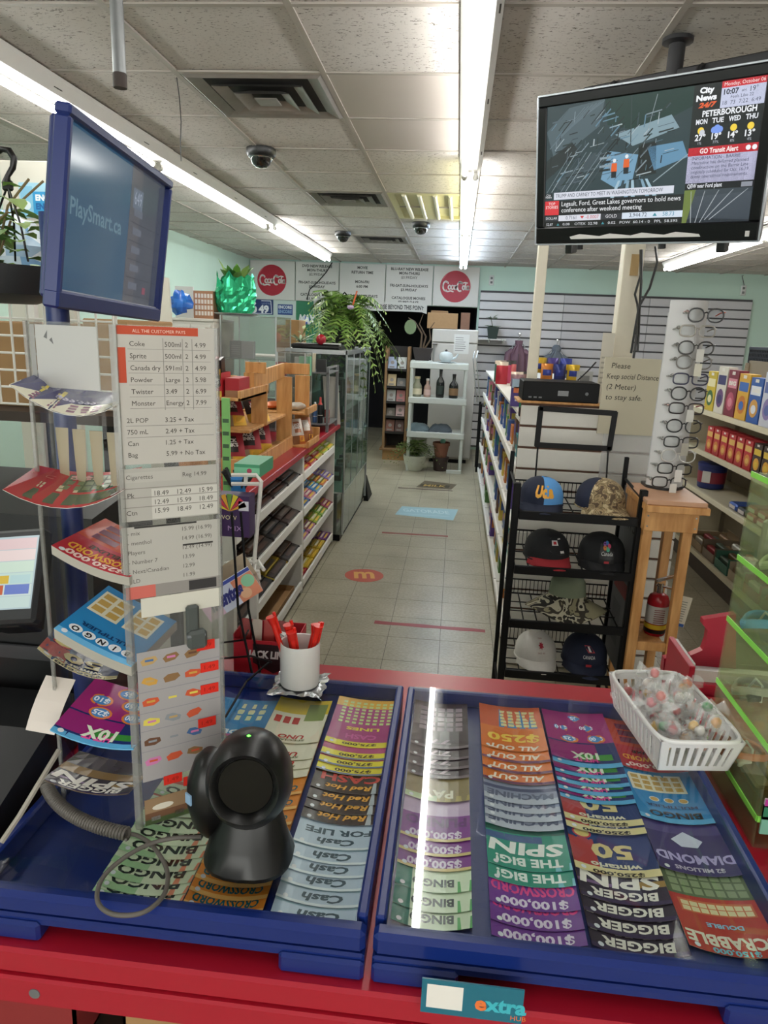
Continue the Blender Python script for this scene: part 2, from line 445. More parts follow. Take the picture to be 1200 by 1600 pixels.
floor_sheet('floor_decal', 'round red floor decal with a yellow letter m', 'sticker', [(c0.x+.142*math.cos(t*PI/14), c0.y+.142*math.sin(t*PI/14)) for t in range(28)], 'bd5340', pr=pr, O=(c0.x, c0.y, 0), U=(.98, .17, 0), V=(-.17, .98, 0))
pr = Print(); pr.text('GATORADE', .29, .15, .12, 'c3dbe2', w=.46, bold=.02, shear=-.2).up(); pr.rect(.03, .03, .53, .07, 'a9cbd6')
floor_sheet('floor_decal', 'pale blue rectangular floor decal with faded white letters', 'sticker', [P(617, 804, z=0), P(708, 813, z=0), P(716, 796, z=0), P(628, 791, z=0)], '9cc3cf', pr=pr, O=P(617, 804, z=0), U=(1, 0, 0), V=(.08, .99, 0))
pr = Print(); pr.rect(.03, .05, .37, .2, '3c3426').up(); pr.text('MILK', .2, .08, .1, 'c2a15a', w=.26, bold=.02)
floor_sheet('floor_decal', 'small dark brown and gold floor decal near the potted fern', 'sticker', [P(650, 761, z=0), P(705, 765, z=0), P(714, 757, z=0), P(664, 751, z=0)], '6a604f', pr=pr, O=P(650, 761, z=0), U=(1, 0, 0), V=(.12, .99, 0))

# walls
wl = struct(MB().box(XL-.12, YF, -.06, XL, YB+2.2, CEIL+.1).build('wall_left', MINT))
wr = struct(MB().box(XR, YF, -.06, XR+.12, YB+2.2, CEIL+.1).build('wall_right', M('cream_wall_paint', 'd6cfc4', .8, var=.03)))
OX0, OX1, OZ = -2.12, .26, 2.13          # the dark opening to the back room
mb = MB(); mb.box(XL, YB, 0, OX0, YB+.12, CEIL+.05); mb.box(OX1, YB, 0, XR, YB+.12, CEIL+.05); mb.box(OX0, YB, OZ, OX1, YB+.12, CEIL+.05)
wb = struct(mb.build('wall_back', MINT))
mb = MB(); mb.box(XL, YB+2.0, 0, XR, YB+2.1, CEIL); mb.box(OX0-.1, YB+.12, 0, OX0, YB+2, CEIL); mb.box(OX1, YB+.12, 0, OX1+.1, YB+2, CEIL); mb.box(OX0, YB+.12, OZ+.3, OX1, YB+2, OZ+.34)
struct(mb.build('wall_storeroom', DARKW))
# unseen shop front behind the counter: wide window added to let fill light in
mb = MB(); mb.box(XL, YF-.1, 0, XR, YF, .85); mb.box(XL, YF-.1, 2.5, XR, YF, CEIL+.1); mb.box(XL, YF-.1, .85, -2.6, YF, 2.5); mb.box(4.6, YF-.1, .85, XR, YF, 2.5); mb.box(.9, YF-.1, .85, 1.1, YF, 2.5)
struct(mb.build('wall_front', M('cream_wall_paint')))
win = struct(MB().box(-2.6, YF-.04, .85, .9, YF-.034, 2.5).box(1.1, YF-.04, .85, 4.6, YF-.034, 2.5).build('added_window_1', GLASS))

# ceiling: slab, T-bars, tiles
ceil = struct(MB().box(XL, YF, CEIL+.025, XR, YB+.1, CEIL+.1).build('ceiling', M('ceiling_slab', '9b968f', .9)))
G = .61; GX0 = -.6; GY0 = 3.13
xs = [GX0+G*i for i in range(-4, 11) if XL < GX0+G*i < XR]; ys = [GY0+G*j for j in range(-9, 13)]
for x in xs:
    MB().box(x-.012, YF, CEIL-.004, x+.012, YB, CEIL+.004).build('grid_bar', TBAR, ceil)
for y in ys:
    MB().box(XL, y-.011, CEIL-.0035, XR, y+.011, CEIL+.004).build('grid_bar', TBAR, ceil)
VENT = [(-1, 0), (-1, 4), (-1, 8)]; PANEL = [(0, 0), (0, 1)]; TROF = [(0, 4), (0, 5)]
skip = set(VENT+PANEL+TROF); ft = None
for i in range(-5, 9):
    for j in range(-3, 13):
        if (i, j) in skip: continue
        x, y = GX0+G*i, GY0+G*j
        if x+G < XL+.05 or x > XR or y+G > YB+.3: continue
        if ft is None:
            ft = MB().box(.008, .008, .002, G-.008, G-.008, .018).build('tile', CT, ceil); ft.location = (x, y, CEIL)
        else:
            c = ft.copy(); COL.objects.link(c); c.parent = ceil; c.location = (x, y, CEIL+(.004 if (i*7+j*3) % 5 == 0 else 0)); c.scale = (min(1, (XR-x)/G), min(1, (YB-y)/G), 1)
MB().box(GX0+.008, GY0+.008, CEIL+.001, GX0+G-.008, GY0+2*G-.008, CEIL+.012, bev=.002).build('panel', M('smooth_ceiling_panel', 'b9b0a8', .35, var=.04, scale=3), ceil)
# air vents
DUST = M('dusty_vent_metal', '8f8b86', .45, .3, var=.15, scale=20); VDARK = M('vent_dark', '2b2927', .8)
def vent(i, j, label):
    x, y = GX0+G*(i+.5), GY0+G*(j+.5); t = thing('ceiling_vent', label, 'air vent', (x, y, CEIL), 'square ceiling air vents')
    MB().box(x-.295, y-.295, CEIL+.004, x+.295, y+.295, CEIL+.02).build('backing', VDARK, t)
    for k, (a, z) in enumerate(((.275, 0), (.195, .006), (.12, .012), (.05, .02))):
        mb = MB(); b = a-.052 if k < 3 else 0
        if k == 3: mb.box(x-a, y-a, CEIL-z-.004, x+a, y+a, CEIL-z+.002, bev=.002)
        else:
            R = [(-a, -a), (a, -a), (a, a), (-a, a)]
            o = [Vector((x+p[0], y+p[1], CEIL-z-.012)) for p in R]; q = [Vector((x+p[0]*b/a, y+p[1]*b/a, CEIL-z*.3+.003)) for p in R]
            for s in range(4): mb.poly([o[s], q[s], q[(s+1) % 4], o[(s+1) % 4]]); mb.poly([o[(s+1) % 4]+Vector((0, 0, .004)), q[(s+1) % 4]+Vector((0, 0, .004)), q[s]+Vector((0, 0, .004)), o[s]+Vector((0, 0, .004))])
            if k == 0:
                e = .298; Rr = [(-e, -e), (e, -e), (e, e), (-e, e)]
                for s in range(4):
                    n_ = (s+1) % 4; mb.poly([(x+Rr[s][0], y+Rr[s][1], CEIL+.002), o[s], o[n_], (x+Rr[n_][0], y+Rr[n_][1], CEIL+.002)])
        mb.build('louver', DUST, t)
vent(-1, 0, 'square grey stepped air vent beside the smooth ceiling panel')
vent(-1, 4, 'square stepped air vent beside the open ceiling light box')
vent(-1, 8, 'square stepped air vent between two dome cameras and the far sign wall')
# open light box with four bare tubes
x0, y0 = GX0+.012, GY0+4*G+.012; x1, y1 = x0+G-.024, y0+2*G-.024
t = thing('ceiling_light', 'recessed ceiling light box, yellowed, with unlit bare tubes', 'ceiling light', ((x0+x1)/2, (y0+y1)/2, CEIL))
TRY = M('yellowed_light_box', 'd9d4ab', .45); mb = MB()
mb.box(x0, y0, CEIL+.020, x1, y1, CEIL+.024); mb.box(x0, y0, CEIL-.004, x0+.05, y1, CEIL+.022); mb.box(x1-.05, y0, CEIL-.004, x1, y1, CEIL+.022); mb.box(x0+.05, y0, CEIL-.004, x1-.05, y0+.05, CEIL+.022); mb.box(x0+.05, y1-.05, CEIL-.004, x1-.05, y1, CEIL+.022)
mb.build('housing', TRY, t)
for k in range(4):
    xx = x0+.12+k*(x1-x0-.24)/3; MB().cyl((xx, y0+.06, CEIL), (xx, y1-.06, CEIL), .018, n=10).build('tube', M('unlit_tube', 'e8e6d2', .3), t, 40)
MB().box((x0+x1)/2-.06, y0+.05, CEIL-.006, (x0+x1)/2+.06, y1-.05, CEIL+.02, bev=.01).build('ballast_cover', TRY, t)

# strip lights
FIXT = M('strip_light_housing', 'd9d8d4', .4, var=.03)
def tube_mat(name, c, k):
    if name in MATS: return MATS[name]
    m = bpy.data.materials.new(name); MATS[name] = m; m.use_nodes = True; nt = m.node_tree; nt.nodes.clear()
    e = nt.nodes.new('ShaderNodeEmission'); o = nt.nodes.new('ShaderNodeOutputMaterial'); e.inputs[0].default_value = lin(c)+(1,); e.inputs[1].default_value = k; nt.links.new(e.outputs[0], o.inputs[0]); return m
COOL = tube_mat('lit_tube_cool', 'fbfaf6', TUBE); WARM = tube_mat('lit_tube_warm', 'f6f2c6', TUBE*.55); MID = tube_mat('lit_tube_soft', 'fbfaf6', TUBE*.8); BLU = tube_mat('lit_tube_blue', 'd8ebff', TUBE*1.25)
def striplight(x, y0, y1, tubes, label, w=.12):
    t = thing('strip_light', label, 'strip light', (x, (y0+y1)/2, CEIL), 'fluorescent strip lights')
    mb = MB(); a, b = w/2, w*.3; z0, z1 = CEIL-.07, CEIL-.005
    q = [(-a, 0), (-a, .018), (-b, .065), (b, .065), (a, .018), (a, 0)]
    mb.prism([(p[0], -p[1]) for p in q][::-1], (x, y0, z1), (1, 0, 0), (0, 0, 1), (0, 1, 0), y1-y0); mb.build('housing', FIXT, t)
    for k in range(3):
        yy = y0+(y1-y0)*(.15+.35*k); MB().box(x+a*.55, yy, z0-.001+.02, x+a*.85, yy+.06, z0+.021).build('slot', M('dark_slot', '55534f', .7), t)
    for dx, m in tubes:
        z = z0-.024
        MB().cyl((x+dx, y0+.05, z), (x+dx, y1-.05, z), .0165, n=10).build('tube', m, t, 40)
        for yy, s in ((y0+.03, 1), (y1-.03, -1)):
            mb = MB(); mb.box(x+dx-.011, yy-.012, z-.02, x+dx+.011, yy+.012, z0+.004, bev=.004); mb.cyl((x+dx, yy, z), (x+dx, yy+s*.03, z), .0175, n=10); mb.build('socket', M('tube_socket', 'b9b7b0', .5), t)
    return t
striplight(.01, 2.02, 4.5, [(-.03, COOL)], 'white strip light over the aisle, one lit tube and a bare right side', .13)
striplight(.01, 4.5, 6.95, [(-.032, WARM), (.032, COOL)], 'strip light over the aisle with one yellow and one white tube')
striplight(.01, 6.95, 10.4, [(-.03, BLU), (.03, BLU)], 'bluish strip light over the aisle in front of the far sign')
striplight(.01, -.6, 2.0, [(-.03, MID)], 'strip light over the cash counter')
striplight(-1.8, 1.9, 4.42, [(-.045, COOL)], 'strip light above the tilted blue-framed display', .13)
striplight(-1.8, 4.42, 6.9, [(-.04, COOL)], 'strip light over the candy shelves with one bright tube')
striplight(-1.8, 6.9, 9.9, [(-.03, COOL), (.03, COOL)], 'strip light with twin tubes over the glass showcase')
striplight(2.55, 3.9, 6.8, [(-.03, COOL), (.03, COOL)], 'strip light with twin tubes behind the television')
striplight(2.55, 6.8, 9.72, [(-.03, COOL), (.03, COOL)], 'strip light with twin tubes in front of the slatted wall')
striplight(-1.8, -.7, 1.85, [(-.045, MID)], 'strip light to the left of the cash counter')
# dome cameras
def dome(px, py, label):
    p = P(px, py, z=CEIL); x, y = p.x, p.y
    t = thing('security_camera', label, 'security camera', (x, y, CEIL), 'black dome cameras')
    MB().lathe([(.085, 0), (.085, -.03), (.075, -.045), (.05, -.05)][::-1], (x, y, CEIL-.001), 20).build('base_ring', BLACK, t, 40)
    MB().lathe([(.001, -.105), (.03, -.1), (.05, -.085), (.062, -.06), (.064, -.045)], (x, y, CEIL), 20).build('dome', M('smoked_dome', '0b0b0d', .06, coat=.8), t, 60)
    MB().tube([(x+.066*math.cos(a*PI/10), y+.066*math.sin(a*PI/10), CEIL-.05) for a in range(20)], .004, 5, closed=True).build('trim_ring', CHROME, t, 60)
    return t
dome(408, 232, 'black dome camera near the stepped vent and the left strip light')
dome(536, 362, 'black dome camera ahead of the farthest ceiling vent')
dome(658, 348, 'black dome camera just past the yellowed ceiling light box')
# hanging conduit and thin wire
e0 = P(188, 138, y=1.95); mb = MB(); mb.cyl((e0.x, e0.y, e0.z+.012), (e0.x, e0.y, CEIL-.002), .0165, n=14)
t = thing('conduit', 'grey metal conduit pipe hanging open-ended from the ceiling', 'pipe', e0); mb.build('pipe', M('galvanised_pipe', '7d7f80', .4, .6, var=.15), t, 40)
MB().lathe([(.0172, 0), (.0175, .03), (.0168, .034)], e0, 14).build('end_cap', M('rusty_cap', '3a302c', .7), t, 40)
w0 = P(276, 122, z=CEIL-.006)
tag(MB().tube([w0+Vector((0, 0, .003)), P(280, 150, y=w0.y+.02), P(283, 190, y=w0.y+.02), P(282, 225, y=w0.y+.02), P(283, 252, y=w0.y+.02)], .0022, 5).build('wire', BLACK, base=True), 'thin black wire dangling from the ceiling beside the left strip light', 'wire')
# far sign: five boards under the ceiling
tb = thing('movie_sign', 'long white movie rental sign board with two round red soda logos', 'sign', (-1.47, YB-.05, 2.14))
SX = [-3.2, -2.5, -1.83, -1.13, -.42, .265]; PW = M('sign_panel_white', 'd4d3cf', .55, var=.03)
def coca(pr, x, y, r):
    pr.disc(x, y, r, 'b01f36', 36).up(); pr.poly([(x-r*.93, y+r*.3), (x-r*.8, y+r*.58), (x-r*.5, y+r*.86), (x-r*.62, y+r*.7), (x-r*.82, y+r*.45)], 'd0606e').up()
    w = r*.085; c = 'f0e6e4'
    def S(pts, k=1.): pr.line([(x+a*r, y+b*r) for a, b in pts], w*k, c)
    def arc(cx_, cy_, a, b, t0, t1, n=12, k=1.): S([(cx_+a*math.cos(math.radians(t0+(t1-t0)*i/n)), cy_+b*math.sin(math.radians(t0+(t1-t0)*i/n))) for i in range(n+1)], k)
    for ox in (-.64, .3):                                   # the two capital Cs with swashes
        arc(ox, .02, .17, .3, 55, 305, 14, 1.2)
        arc(ox+.08, .2, .08, .1, -30, 160, 8, .8)
    S([(-.86, -.02), (-.8, .12)], .8)
    arc(-.38, -.05, .085, .13, 0, 360, 14); arc(-.19, -.05, .08, .13, 40, 320, 12); arc(-.02, -.05, .075, .13, 0, 360, 12); S([(.06, .1), (.05, -.14), (.1, -.18)])
    S([(.08, .0), (.15, .03)], .8)
    arc(.54, -.05, .075, .13, 0, 360, 12); S([(.68, .24), (.65, .1), (.66, -.14), (.71, -.18)]); arc(.79, -.06, .07, .12, 0, 360, 12); S([(.87, .08), (.86, -.14), (.92, -.18)])
    S([(-.68, -.28), (-.5, -.33), (-.3, -.27), (-.1, -.33)], .9); S([(.2, .3), (.4, .2), (.62, .28), (.8, .24)], .9)
signs = [None, ['DVD NEW RELEASE', 'MON-THURS', '$2.99/DAY', '', 'FRI-SAT-SUN-HOLIDAYS', '$3.99/DAY', '', 'CATALOGUE MOVIES', '$1.99/2 DAYS'],
         ['MOVIE', 'RETURN TIME', '', 'MON-FRI', '6:00 PM', '', 'SAT-SUN-HOLIDAYS', '5:00 PM'],
         ['BLU-RAY NEW RELEASE', 'MON-THURS', '$3.99/DAY', '', 'FRI-SAT-SUN-HOLIDAYS', '$3.99/DAY', '', 'CATALOGUE MOVIES', '$2.99/2 DAYS'], None]
for k in range(5):
    a, b = SX[k], SX[k+1]; z0, z1 = 2.135, 2.70; mb = MB(); mb.box(a+.006, YB-.045, z0, b-.006, YB-.005, z1, 'd4d3cf', bev=.004); pr = Print()
    if signs[k] is None: coca(pr, (b-a)/2-.01, (z1-z0)/2, .225)
    else:
        n = len(signs[k])
        for q, s in enumerate(signs[k]):
            if s: pr.text(s, (b-a)/2, .50-.47*q/(n-1)-.012, .036, '807e7c' if s.startswith('$') and q == 2 else '3c3a3a', wmax=.62, bold=.03)
    mb.flat(pr, (a, YB-.045, z0), (1, 0, 0), (0, 0, 1), .0006); mb.build('sign_panel', PRINT, tb)
# dangling cable across the sign
tag(MB().tube([P(519, 410, y=YB-.08), P(510, 425, y=YB-.08), P(497, 440, y=YB-.08), P(484, 452, y=YB-.08), P(479, 468, y=YB-.08)], .008, 5).build('cable', BLACK, base=True), 'black cable hanging across the movie price board', 'cable')
# paper banner
mb = MB(); pr = Print(); pr.text('NO KNAPSACKS PURSE OR MERCHANDISE BEYOND THIS POINT', .86, .03, .06, '2a2a2c', w=1.62, bold=.02)
bx0 = P(490, 470, y=YB-.06); fnb = lambda u, v: (bx0.x+u*1.72, YB-.055+.004*math.sin(u*9), 2.055+.13*v-.035*u-.012*math.sin(u*5)-(.02 if u > .97 else 0))
mb.grid(fnb, 24, 1, 'd8d8d4')
for pts, c, ly in pr.it: mb.poly([Vector(fnb(a/1.72, b/.13))-Vector((0, .001, 0)) for a, b in pts], c)
mb.build('banner', MATTP); o = COL.objects['banner'] if 'banner' in COL.objects else None
tag(o, 'white paper banner with black capitals hung under the movie sign', 'banner')
# posters right of the green foil plant, on the back wall
def poster(name, label, x0, z0, x1, z1, bg, fn, y=YB, th=.006):
    mb = MB(); mb.box(x0, y-th, z0, x1, y, z1, bg); pr = Print(); fn(pr, x1-x0, z1-z0); mb.flat(pr, (x0, y-th, z0), (1, 0, 0), (0, 0, 1), .0006)
    return tag(mb.build(name, PRINT, base=True), label, 'poster')
a, b = P(390, 465, y=YB), P(427, 492, y=YB)
def f649(pr, w, h):
    pr.text('LOTTO', w*.72, h*.62, h*.1, '9fb2d8', w=w*.4).up(); pr.text('6', w*.2, h*.12, h*.6, 'f2f4f8', w=w*.24, bold=.05); pr.text('49', w*.6, h*.12, h*.42, 'f2f4f8', w=w*.44, bold=.05)
    pr.line([(w*.06, h*.06), (w*.94, h*.06), (w*.9, h*.84), (w*.5, h*.84)], .012, 'dfe6f2')
poster('poster', 'navy lottery poster with large white numerals 649', a.x, b.z, b.x, a.z, '263a72', f649)
a, b = P(428, 466, y=YB), P(462, 508, y=YB)
def fenc(pr, w, h):
    pr.rect(w*.18, h*.38, w*.86, h*.78, '2c4a8c').up(); pr.text('ENCORE', w*.52, h*.62, h*.11, 'eef2f6', w=w*.6, bold=.03); pr.text('ENCORE', w*.52, h*.45, h*.11, '8fb0d8', w=w*.6, bold=.03)
poster('poster', 'white poster with a small blue lottery logo on it', a.x, b.z, b.x, a.z, 'c9d6d4', fenc)
a, b = P(463, 468, y=YB), P(497, 520, y=YB)
def fmax(pr, w, h):
    pr.disc(w*.42, h*.6, w*.2, '2f56a8', 18).up(); pr.text('MAX', w*.48, h*.52, h*.17, 'f0f4f4', w=w*.74, bold=.06, shear=.15); pr.text('MORE WINNERS', w*.5, h*.2, h*.03, 'c8d8d0', wmax=w*.6); pr.text('ON TUESDAYS', w*.5, h*.13, h*.03, 'c8d8d0', wmax=w*.6)
poster('poster', 'green lottery poster with white lettering and a blue ball', a.x, b.z-.25, b.x, a.z, '2a7a58', fmax)

# slatted wall on the back wall, right of the opening: each slat its own piece
sw = struct(MB().box(.29, YB-.03, .05, 4.16, YB-.001, 2.38).build('trim_1', M('slatwall_groove', '4a494b', .7))); SLAT = M('slat_grey_white', 'c3c2c6', .5, var=.03); SLATW = M('slat_white', 'd2d1d3', .5, var=.03)
ns = 18; hh = 2.30/ns
for (xa, xb, m) in ((.29, 1.51, SLATW), (1.515, 2.73, SLAT), (2.735, 4.16, SLAT)):
    f0 = MB().box(xa, YB-.048, 0, xb, YB-.028, hh-.02, bev=.004).build('slat', m, sw); f0.location.z = .07
    for k in range(1, ns): c = f0.copy(); COL.objects.link(c); c.parent = sw; c.location.z = .07+hh*k
for px, py, lb in ((768, 438, 'small white wall outlet above the slatted wall near the soda logo'), (1161, 454, 'small white wall outlet with a cord above the right end of the slatted wall')):
    p = P(px, py, y=YB); t = thing('wall_outlet', lb, 'outlet', p)
    MB().box(p.x-.035, YB-.02, p.z-.07, p.x+.035, YB-.001, p.z+.07, bev=.006).build('plate', M('outlet_plate', 'cfd2d0', .4), t)
    for d in (-.03, .03): MB().box(p.x-.016, YB-.024, p.z+d-.016, p.x+.016, YB-.018, p.z+d+.016, bev=.003).build('socket', GREYP, t)
    if px > 1000: MB().tube([(p.x, YB-.012, p.z+.07), (p.x-.05, YB-.012, p.z+.2), (p.x-.03, YB-.012, CEIL-.01)], .005, 5).build('cord', GREYP, t)
# ================================================================== the cash counter
SC.cycles.max_bounces = 6; SC.cycles.diffuse_bounces = 3; SC.cycles.glossy_bounces = 3; SC.cycles.transmission_bounces = 4; SC.cycles.transparent_max_bounces = 24
SC.cycles.caustics_reflective = False; SC.cycles.caustics_refractive = False
ZC = 1.0
ct = thing('cash_counter', 'red laminate cash counter with a white post and shelf below', 'counter', (.1, 1.05, 0))
mb = MB(); mb.box(-1.3, .645, ZC-.035, 1.15, 1.447, ZC, bev=.004); mb.build('top', RED, ct)
MB().box(-1.3, .64, ZC-.075, 1.15, .66, ZC-.0352, bev=.003).build('edge_strip', RED, ct)
MB().cyl((-.455, .639, ZC-.055), (-.455, .6405, ZC-.055), .007, n=12).build('screw', STEEL, ct)
MB().box(-1.3, 1.40, 0, 1.15, 1.43, ZC-.0352).build('front_panel', M('dark_counter_panel', '2a2523', .6), ct)
MB().box(-.27, .67, 0, -.225, .71, ZC-.0352).build('post', WHITE, ct)
MB().box(-1.3, .70, .70, 1.15, 1.40, .72).build('shelf', M('shelf_dark_wood', '3b2f28', .6), ct)
MB().box(-1.3, .70, 0, -1.27, 1.40, ZC-.0352).build('side_panel', M('dark_counter_panel'), ct); MB().box(1.12, .70, 0, 1.15, 1.40, ZC-.0352).build('side_panel', M('dark_counter_panel'), ct)
def open_carton(name, label, x0, y0, z0, x1, y1, z1, m):
    t = thing(name, label, 'carton', ((x0+x1)/2, (y0+y1)/2, z0)); mb = MB(); w = .004
    mb.box(x0, y0, z0, x1, y1, z0+w); mb.box(x0, y0, z0, x0+w, y1, z1); mb.box(x1-w, y0, z0, x1, y1, z1); mb.box(x0, y0, z0, x1, y0+w, z1); mb.box(x0, y1-w, z0, x1, y1, z1); mb.build('body', m, t)
    mb = MB(); mb.obox(((x0+x1)/2, y0-.03, z1+.015), ((x1-x0)/2, 0, 0), (0, .035, -.02), (0, .001, .0017)); mb.build('flap', m, t); return t
open_carton('carton', 'brown carton with an open flap under the counter beside the white post', -.40, .74, .7205, -.285, .98, .93, CARD)
open_carton('carton', 'red-sided carton on the shelf under the counter', -.60, .74, .7205, -.47, .98, .90, M('red_carton', '8e2a2a', .8))
# card taped to the counter edge (its code square is left blank)
pr = Print(); pr.rect(.006, .008, .046, .04, 'e6e2dc'); pr.text('e', .066, .013, .018, 'e8773a', bold=.04); pr.text('x', .079, .013, .018, '42b5c4', bold=.04); pr.text('tra', .1, .013, .018, '42b5c4', bold=.04); pr.text('HUB', .108, .004, .006, 'e8773a')
a = P(660, 1527, y=.639); mb = MB(); mb.box(a.x, .6375, a.z-.046, a.x+.112, .6395, a.z, '1d6a80'); mb.flat(pr, (a.x, .6375, a.z-.046), (1, 0, 0), (0, 0, 1), .0002)
tag(mb.build('loyalty_card', GLOSSP, base=True), 'teal loyalty card taped to the red counter edge', 'card')

# lottery trays
TZ = 1.062; TF = 1.036
def tray(x0, x1, y0, y1, label):
    t = thing('ticket_tray', label, 'display tray', ((x0+x1)/2, (y0+y1)/2, ZC)); mb = MB()
    mb.box(x0, y0, ZC+.018, x1, y1, TF-.004, bev=.003); mb.build('base', BLUE, t)
    MB().box(x0, y0, TF-.0039, x1, y0+.024, TZ, bev=.006).build('front_rim', BLUE, t); MB().box(x0, y1-.012, TF-.0039, x1, y1, TZ, bev=.003).build('back_rim', BLUE, t)
    for a, b in ((x0, x0+.013), (x1-.013, x1)): MB().box(a, y0+.024, TF-.0039, b, y1-.012, TZ+.004, bev=.003).build('side_rim', BLUE, t)
    for a, b in ((x0, x0+.1), (x1-.1, x1)):
        for c, d in ((y0-.006, y0+.05), (y1-.05, y1)): MB().box(a, c, ZC, b, d, ZC+.0265, bev=.004).build('foot', BLUE, t)
    MB().box(x0+.0135, y0+.012, TZ+.0003, x1-.0135, y1-.006, TZ+.0045, bev=.0008).build('glass', GLASS, t)
    return t
tray(-.555, -.0625, .664, 1.262, 'blue lottery ticket tray with glass top under the black scanner'); tray(-.0535, .44, .664, 1.262, 'blue lottery ticket tray with glass top beneath the white candy basket')
GT = TZ+.0045                                   # top of the tray glass

# --- tickets. A kind draws the ticket the way its buyer reads it; on the tray it lies the other way round for the cashier
KIND = {}
def K(name, bg, rows, edge=None, extra=None, cat='lottery ticket'):
    KIND[name] = (bg, rows, edge, extra)
def cells(c, n, m, x0, y0, x1, y1, fill=.75):
    def f(pr, w, l):
        for i in range(n):
            for j in range(m):
                a = x0+(x1-x0)*(i+(1-fill)/2)/n; b = y0+(y1-y0)*(j+(1-fill)/2)/m; pr.rect(a*w, b*l, (a+(x1-x0)*fill/n)*w, (b+(y1-y0)*fill/m)*l, c)
    return f
def discs(c, c2, pts, labels=None):
    def f(pr, w, l):
        for (a, b, r) in pts: pr.disc(a*w, b*l, r*w, c, 14, r*w*.8)
        pr.up()
        for (a, b, r) in pts: pr.disc(a*w, b*l, r*w*.8, c2, 14, r*w*.62)
        pr.up()
        if labels:
            for (a, b, r), s in zip(pts, labels): pr.text(s, a*w, b*l-r*w*.3, r*w*.6, 'e8f4ff', wmax=r*w*1.4, bold=.03)
    return f
def both(*fs):
    def f(pr, w, l):
        for g in fs: g(pr, w, l); pr.up()
    return f
def bands(*bs):
    def f(pr, w, l):
        for x0, y0, x1, y1, c in bs: pr.rect(x0*w, y0*l, x1*w, y1*l, c, 6); pr.up()
    return f
# rows: text, baseline (share of length from foot), cap height in m, colour, width share, shear
K('cash', 'bccfe2', [('Cash', .86, .012, '3e5563', .45, .25)], 'c9dde6', bands((0, .78, 1, .82, '9dbccb'), (.0, .97, 1, 1, 'dfeaf0')))
K('cashlife', 'bccfe2', [('Cash', .86, .011, '3e5563', .45, .25), ('FOR LIFE', .72, .011, '3e5563', .8, 0)], 'c9dde6', bands((0, .97, 1, 1, 'dfeaf0'), (0, .1, 1, .6, 'd7e4ea')))
K('redhot', '33201c', [('Red Hot', .85, .011, 'e3a33c', .6, .3)], '9fa7ad', bands((.0, .80, .22, 1, 'b9c2c8'), (.3, .74, 1, .79, '6e2a22')))
K('cashred', '33201c', [('Red Hot', .87, .010, 'e3a33c', .6, .3), ('CASH', .68, .017, 'c43a34', .8, 0)], '9fa7ad', bands((0, .8, .2, 1, 'b9c2c8'), (0, .2, 1, .55, 'c9a0a0')))
K('y75', 'e8d93c', [('$75,000', .9, .007, '4a3a20', .5, 0)], 'e8d93c', bands((0, .72, 1, .86, 'b8467a'), (0, .97, 1, 1, '6b78a0')))
K('cashlines', 'a8367c', [('$75,000', .93, .006, '4a3a20', .5, 0), ('CASH', .76, .013, 'd05aa0', .46, 0), ('LINES', .62, .009, 'f0d850', .5, 0)], 'e8d93c', both(bands((0, .9, 1, 1, 'e8d93c'), (0, 0, 1, .2, 'e0a83c')), cells('c8d890', 8, 7, .08, .06, .92, .56, .6)))
K('crossorange', 'e08a34', [('CROSSWORD', .83, .012, '1f5f6a', .84, .1), ('EASY TO WIN UP TO', .75, .004, '7a3a1a', .5, 0)], 'e8a860', bands((0, .95, 1, 1, 'f0b96a')))
K('bingogr', 'd8e6c8', [('BINGO', .82, .014, '23302a', .78, 0)], '9cc4a0', bands((0, .9, .3, 1, 'e08a6a'), (.55, .92, 1, 1, 'a8d0a0'), (0, .7, 1, .76, 'c65a50')))
K('uno', 'e8e2cc', [('UNO', .83, .011, 'c23a34', .45, .2), ('SPECIAL', .92, .005, '7a7a5a', .5, 0)], 'd8cf8a', both(bands((0, 0, 1, .35, 'e0c23c')), cells('c23a34', 3, 1, .45, .4, .95, .62, .7), bands((.05, .1, .4, .5, '8a9a5a'))))
K('poly', '4f8fc4', [('POLY', .84, .013, 'e6eef4', .6, 0)], 'b66a9a', both(cells('dfe2b8', 3, 3, .08, .1, .6, .6), bands((0, .95, 1, 1, 'b05a8a'))))
K('plinko', '7a2f8c', [('$500,000', .86, .013, 'd8c8e0', .75, 0), ('PLINKO', .64, .018, '5a2070', .9, 0)], 'c8b070', bands((0, .96, 1, 1, 'd0bc80'), (0, .3, 1, .6, 'c0a8c8')))
K('dark77', '3a2a36', [('77', .82, .013, 'b09aa8', .4, 0)], '8a7a80', both(bands((0, .95, 1, 1, '6a5a64')), cells('8a7684', 5, 5, .08, .1, .9, .65)))
K('pay', '8a7a50', [('PAY', .8, .018, 'e8e4cc', .5, 0)], 'c8c0a0', bands((0, .9, .5, 1, 'b0a060'), (.5, .9, 1, 1, 'c0d0a8')))
K('bingowh', 'cfe0c4', [('BINGO', .84, .012, '2a3a3a', .55, 0)], '8ab88a', both(bands((0, .86, .18, 1, '5aa864'), (.78, .5, 1, 1, '2f7a6a')), cells('c89a6a', 6, 3, .1, .2, .8, .6)))
K('allout', 'd9722c', [('ALL OUT', .83, .013, 'f0e4d0', .75, .2)], 'e0b070', bands((0, .95, 1, 1, '6a3a5a')))
K('allout250', 'd9722c', [('ALL OUT', .9, .012, 'f0e4d0', .75, .2), ('$250', .66, .022, 'f0c850', .8, 0)], 'e0b070', both(bands((0, 0, 1, .5, 'c85a34'), (.05, .08, .7, .5, '3a7ab0')), cells('d8d098', 5, 5, .08, .1, .68, .48)))
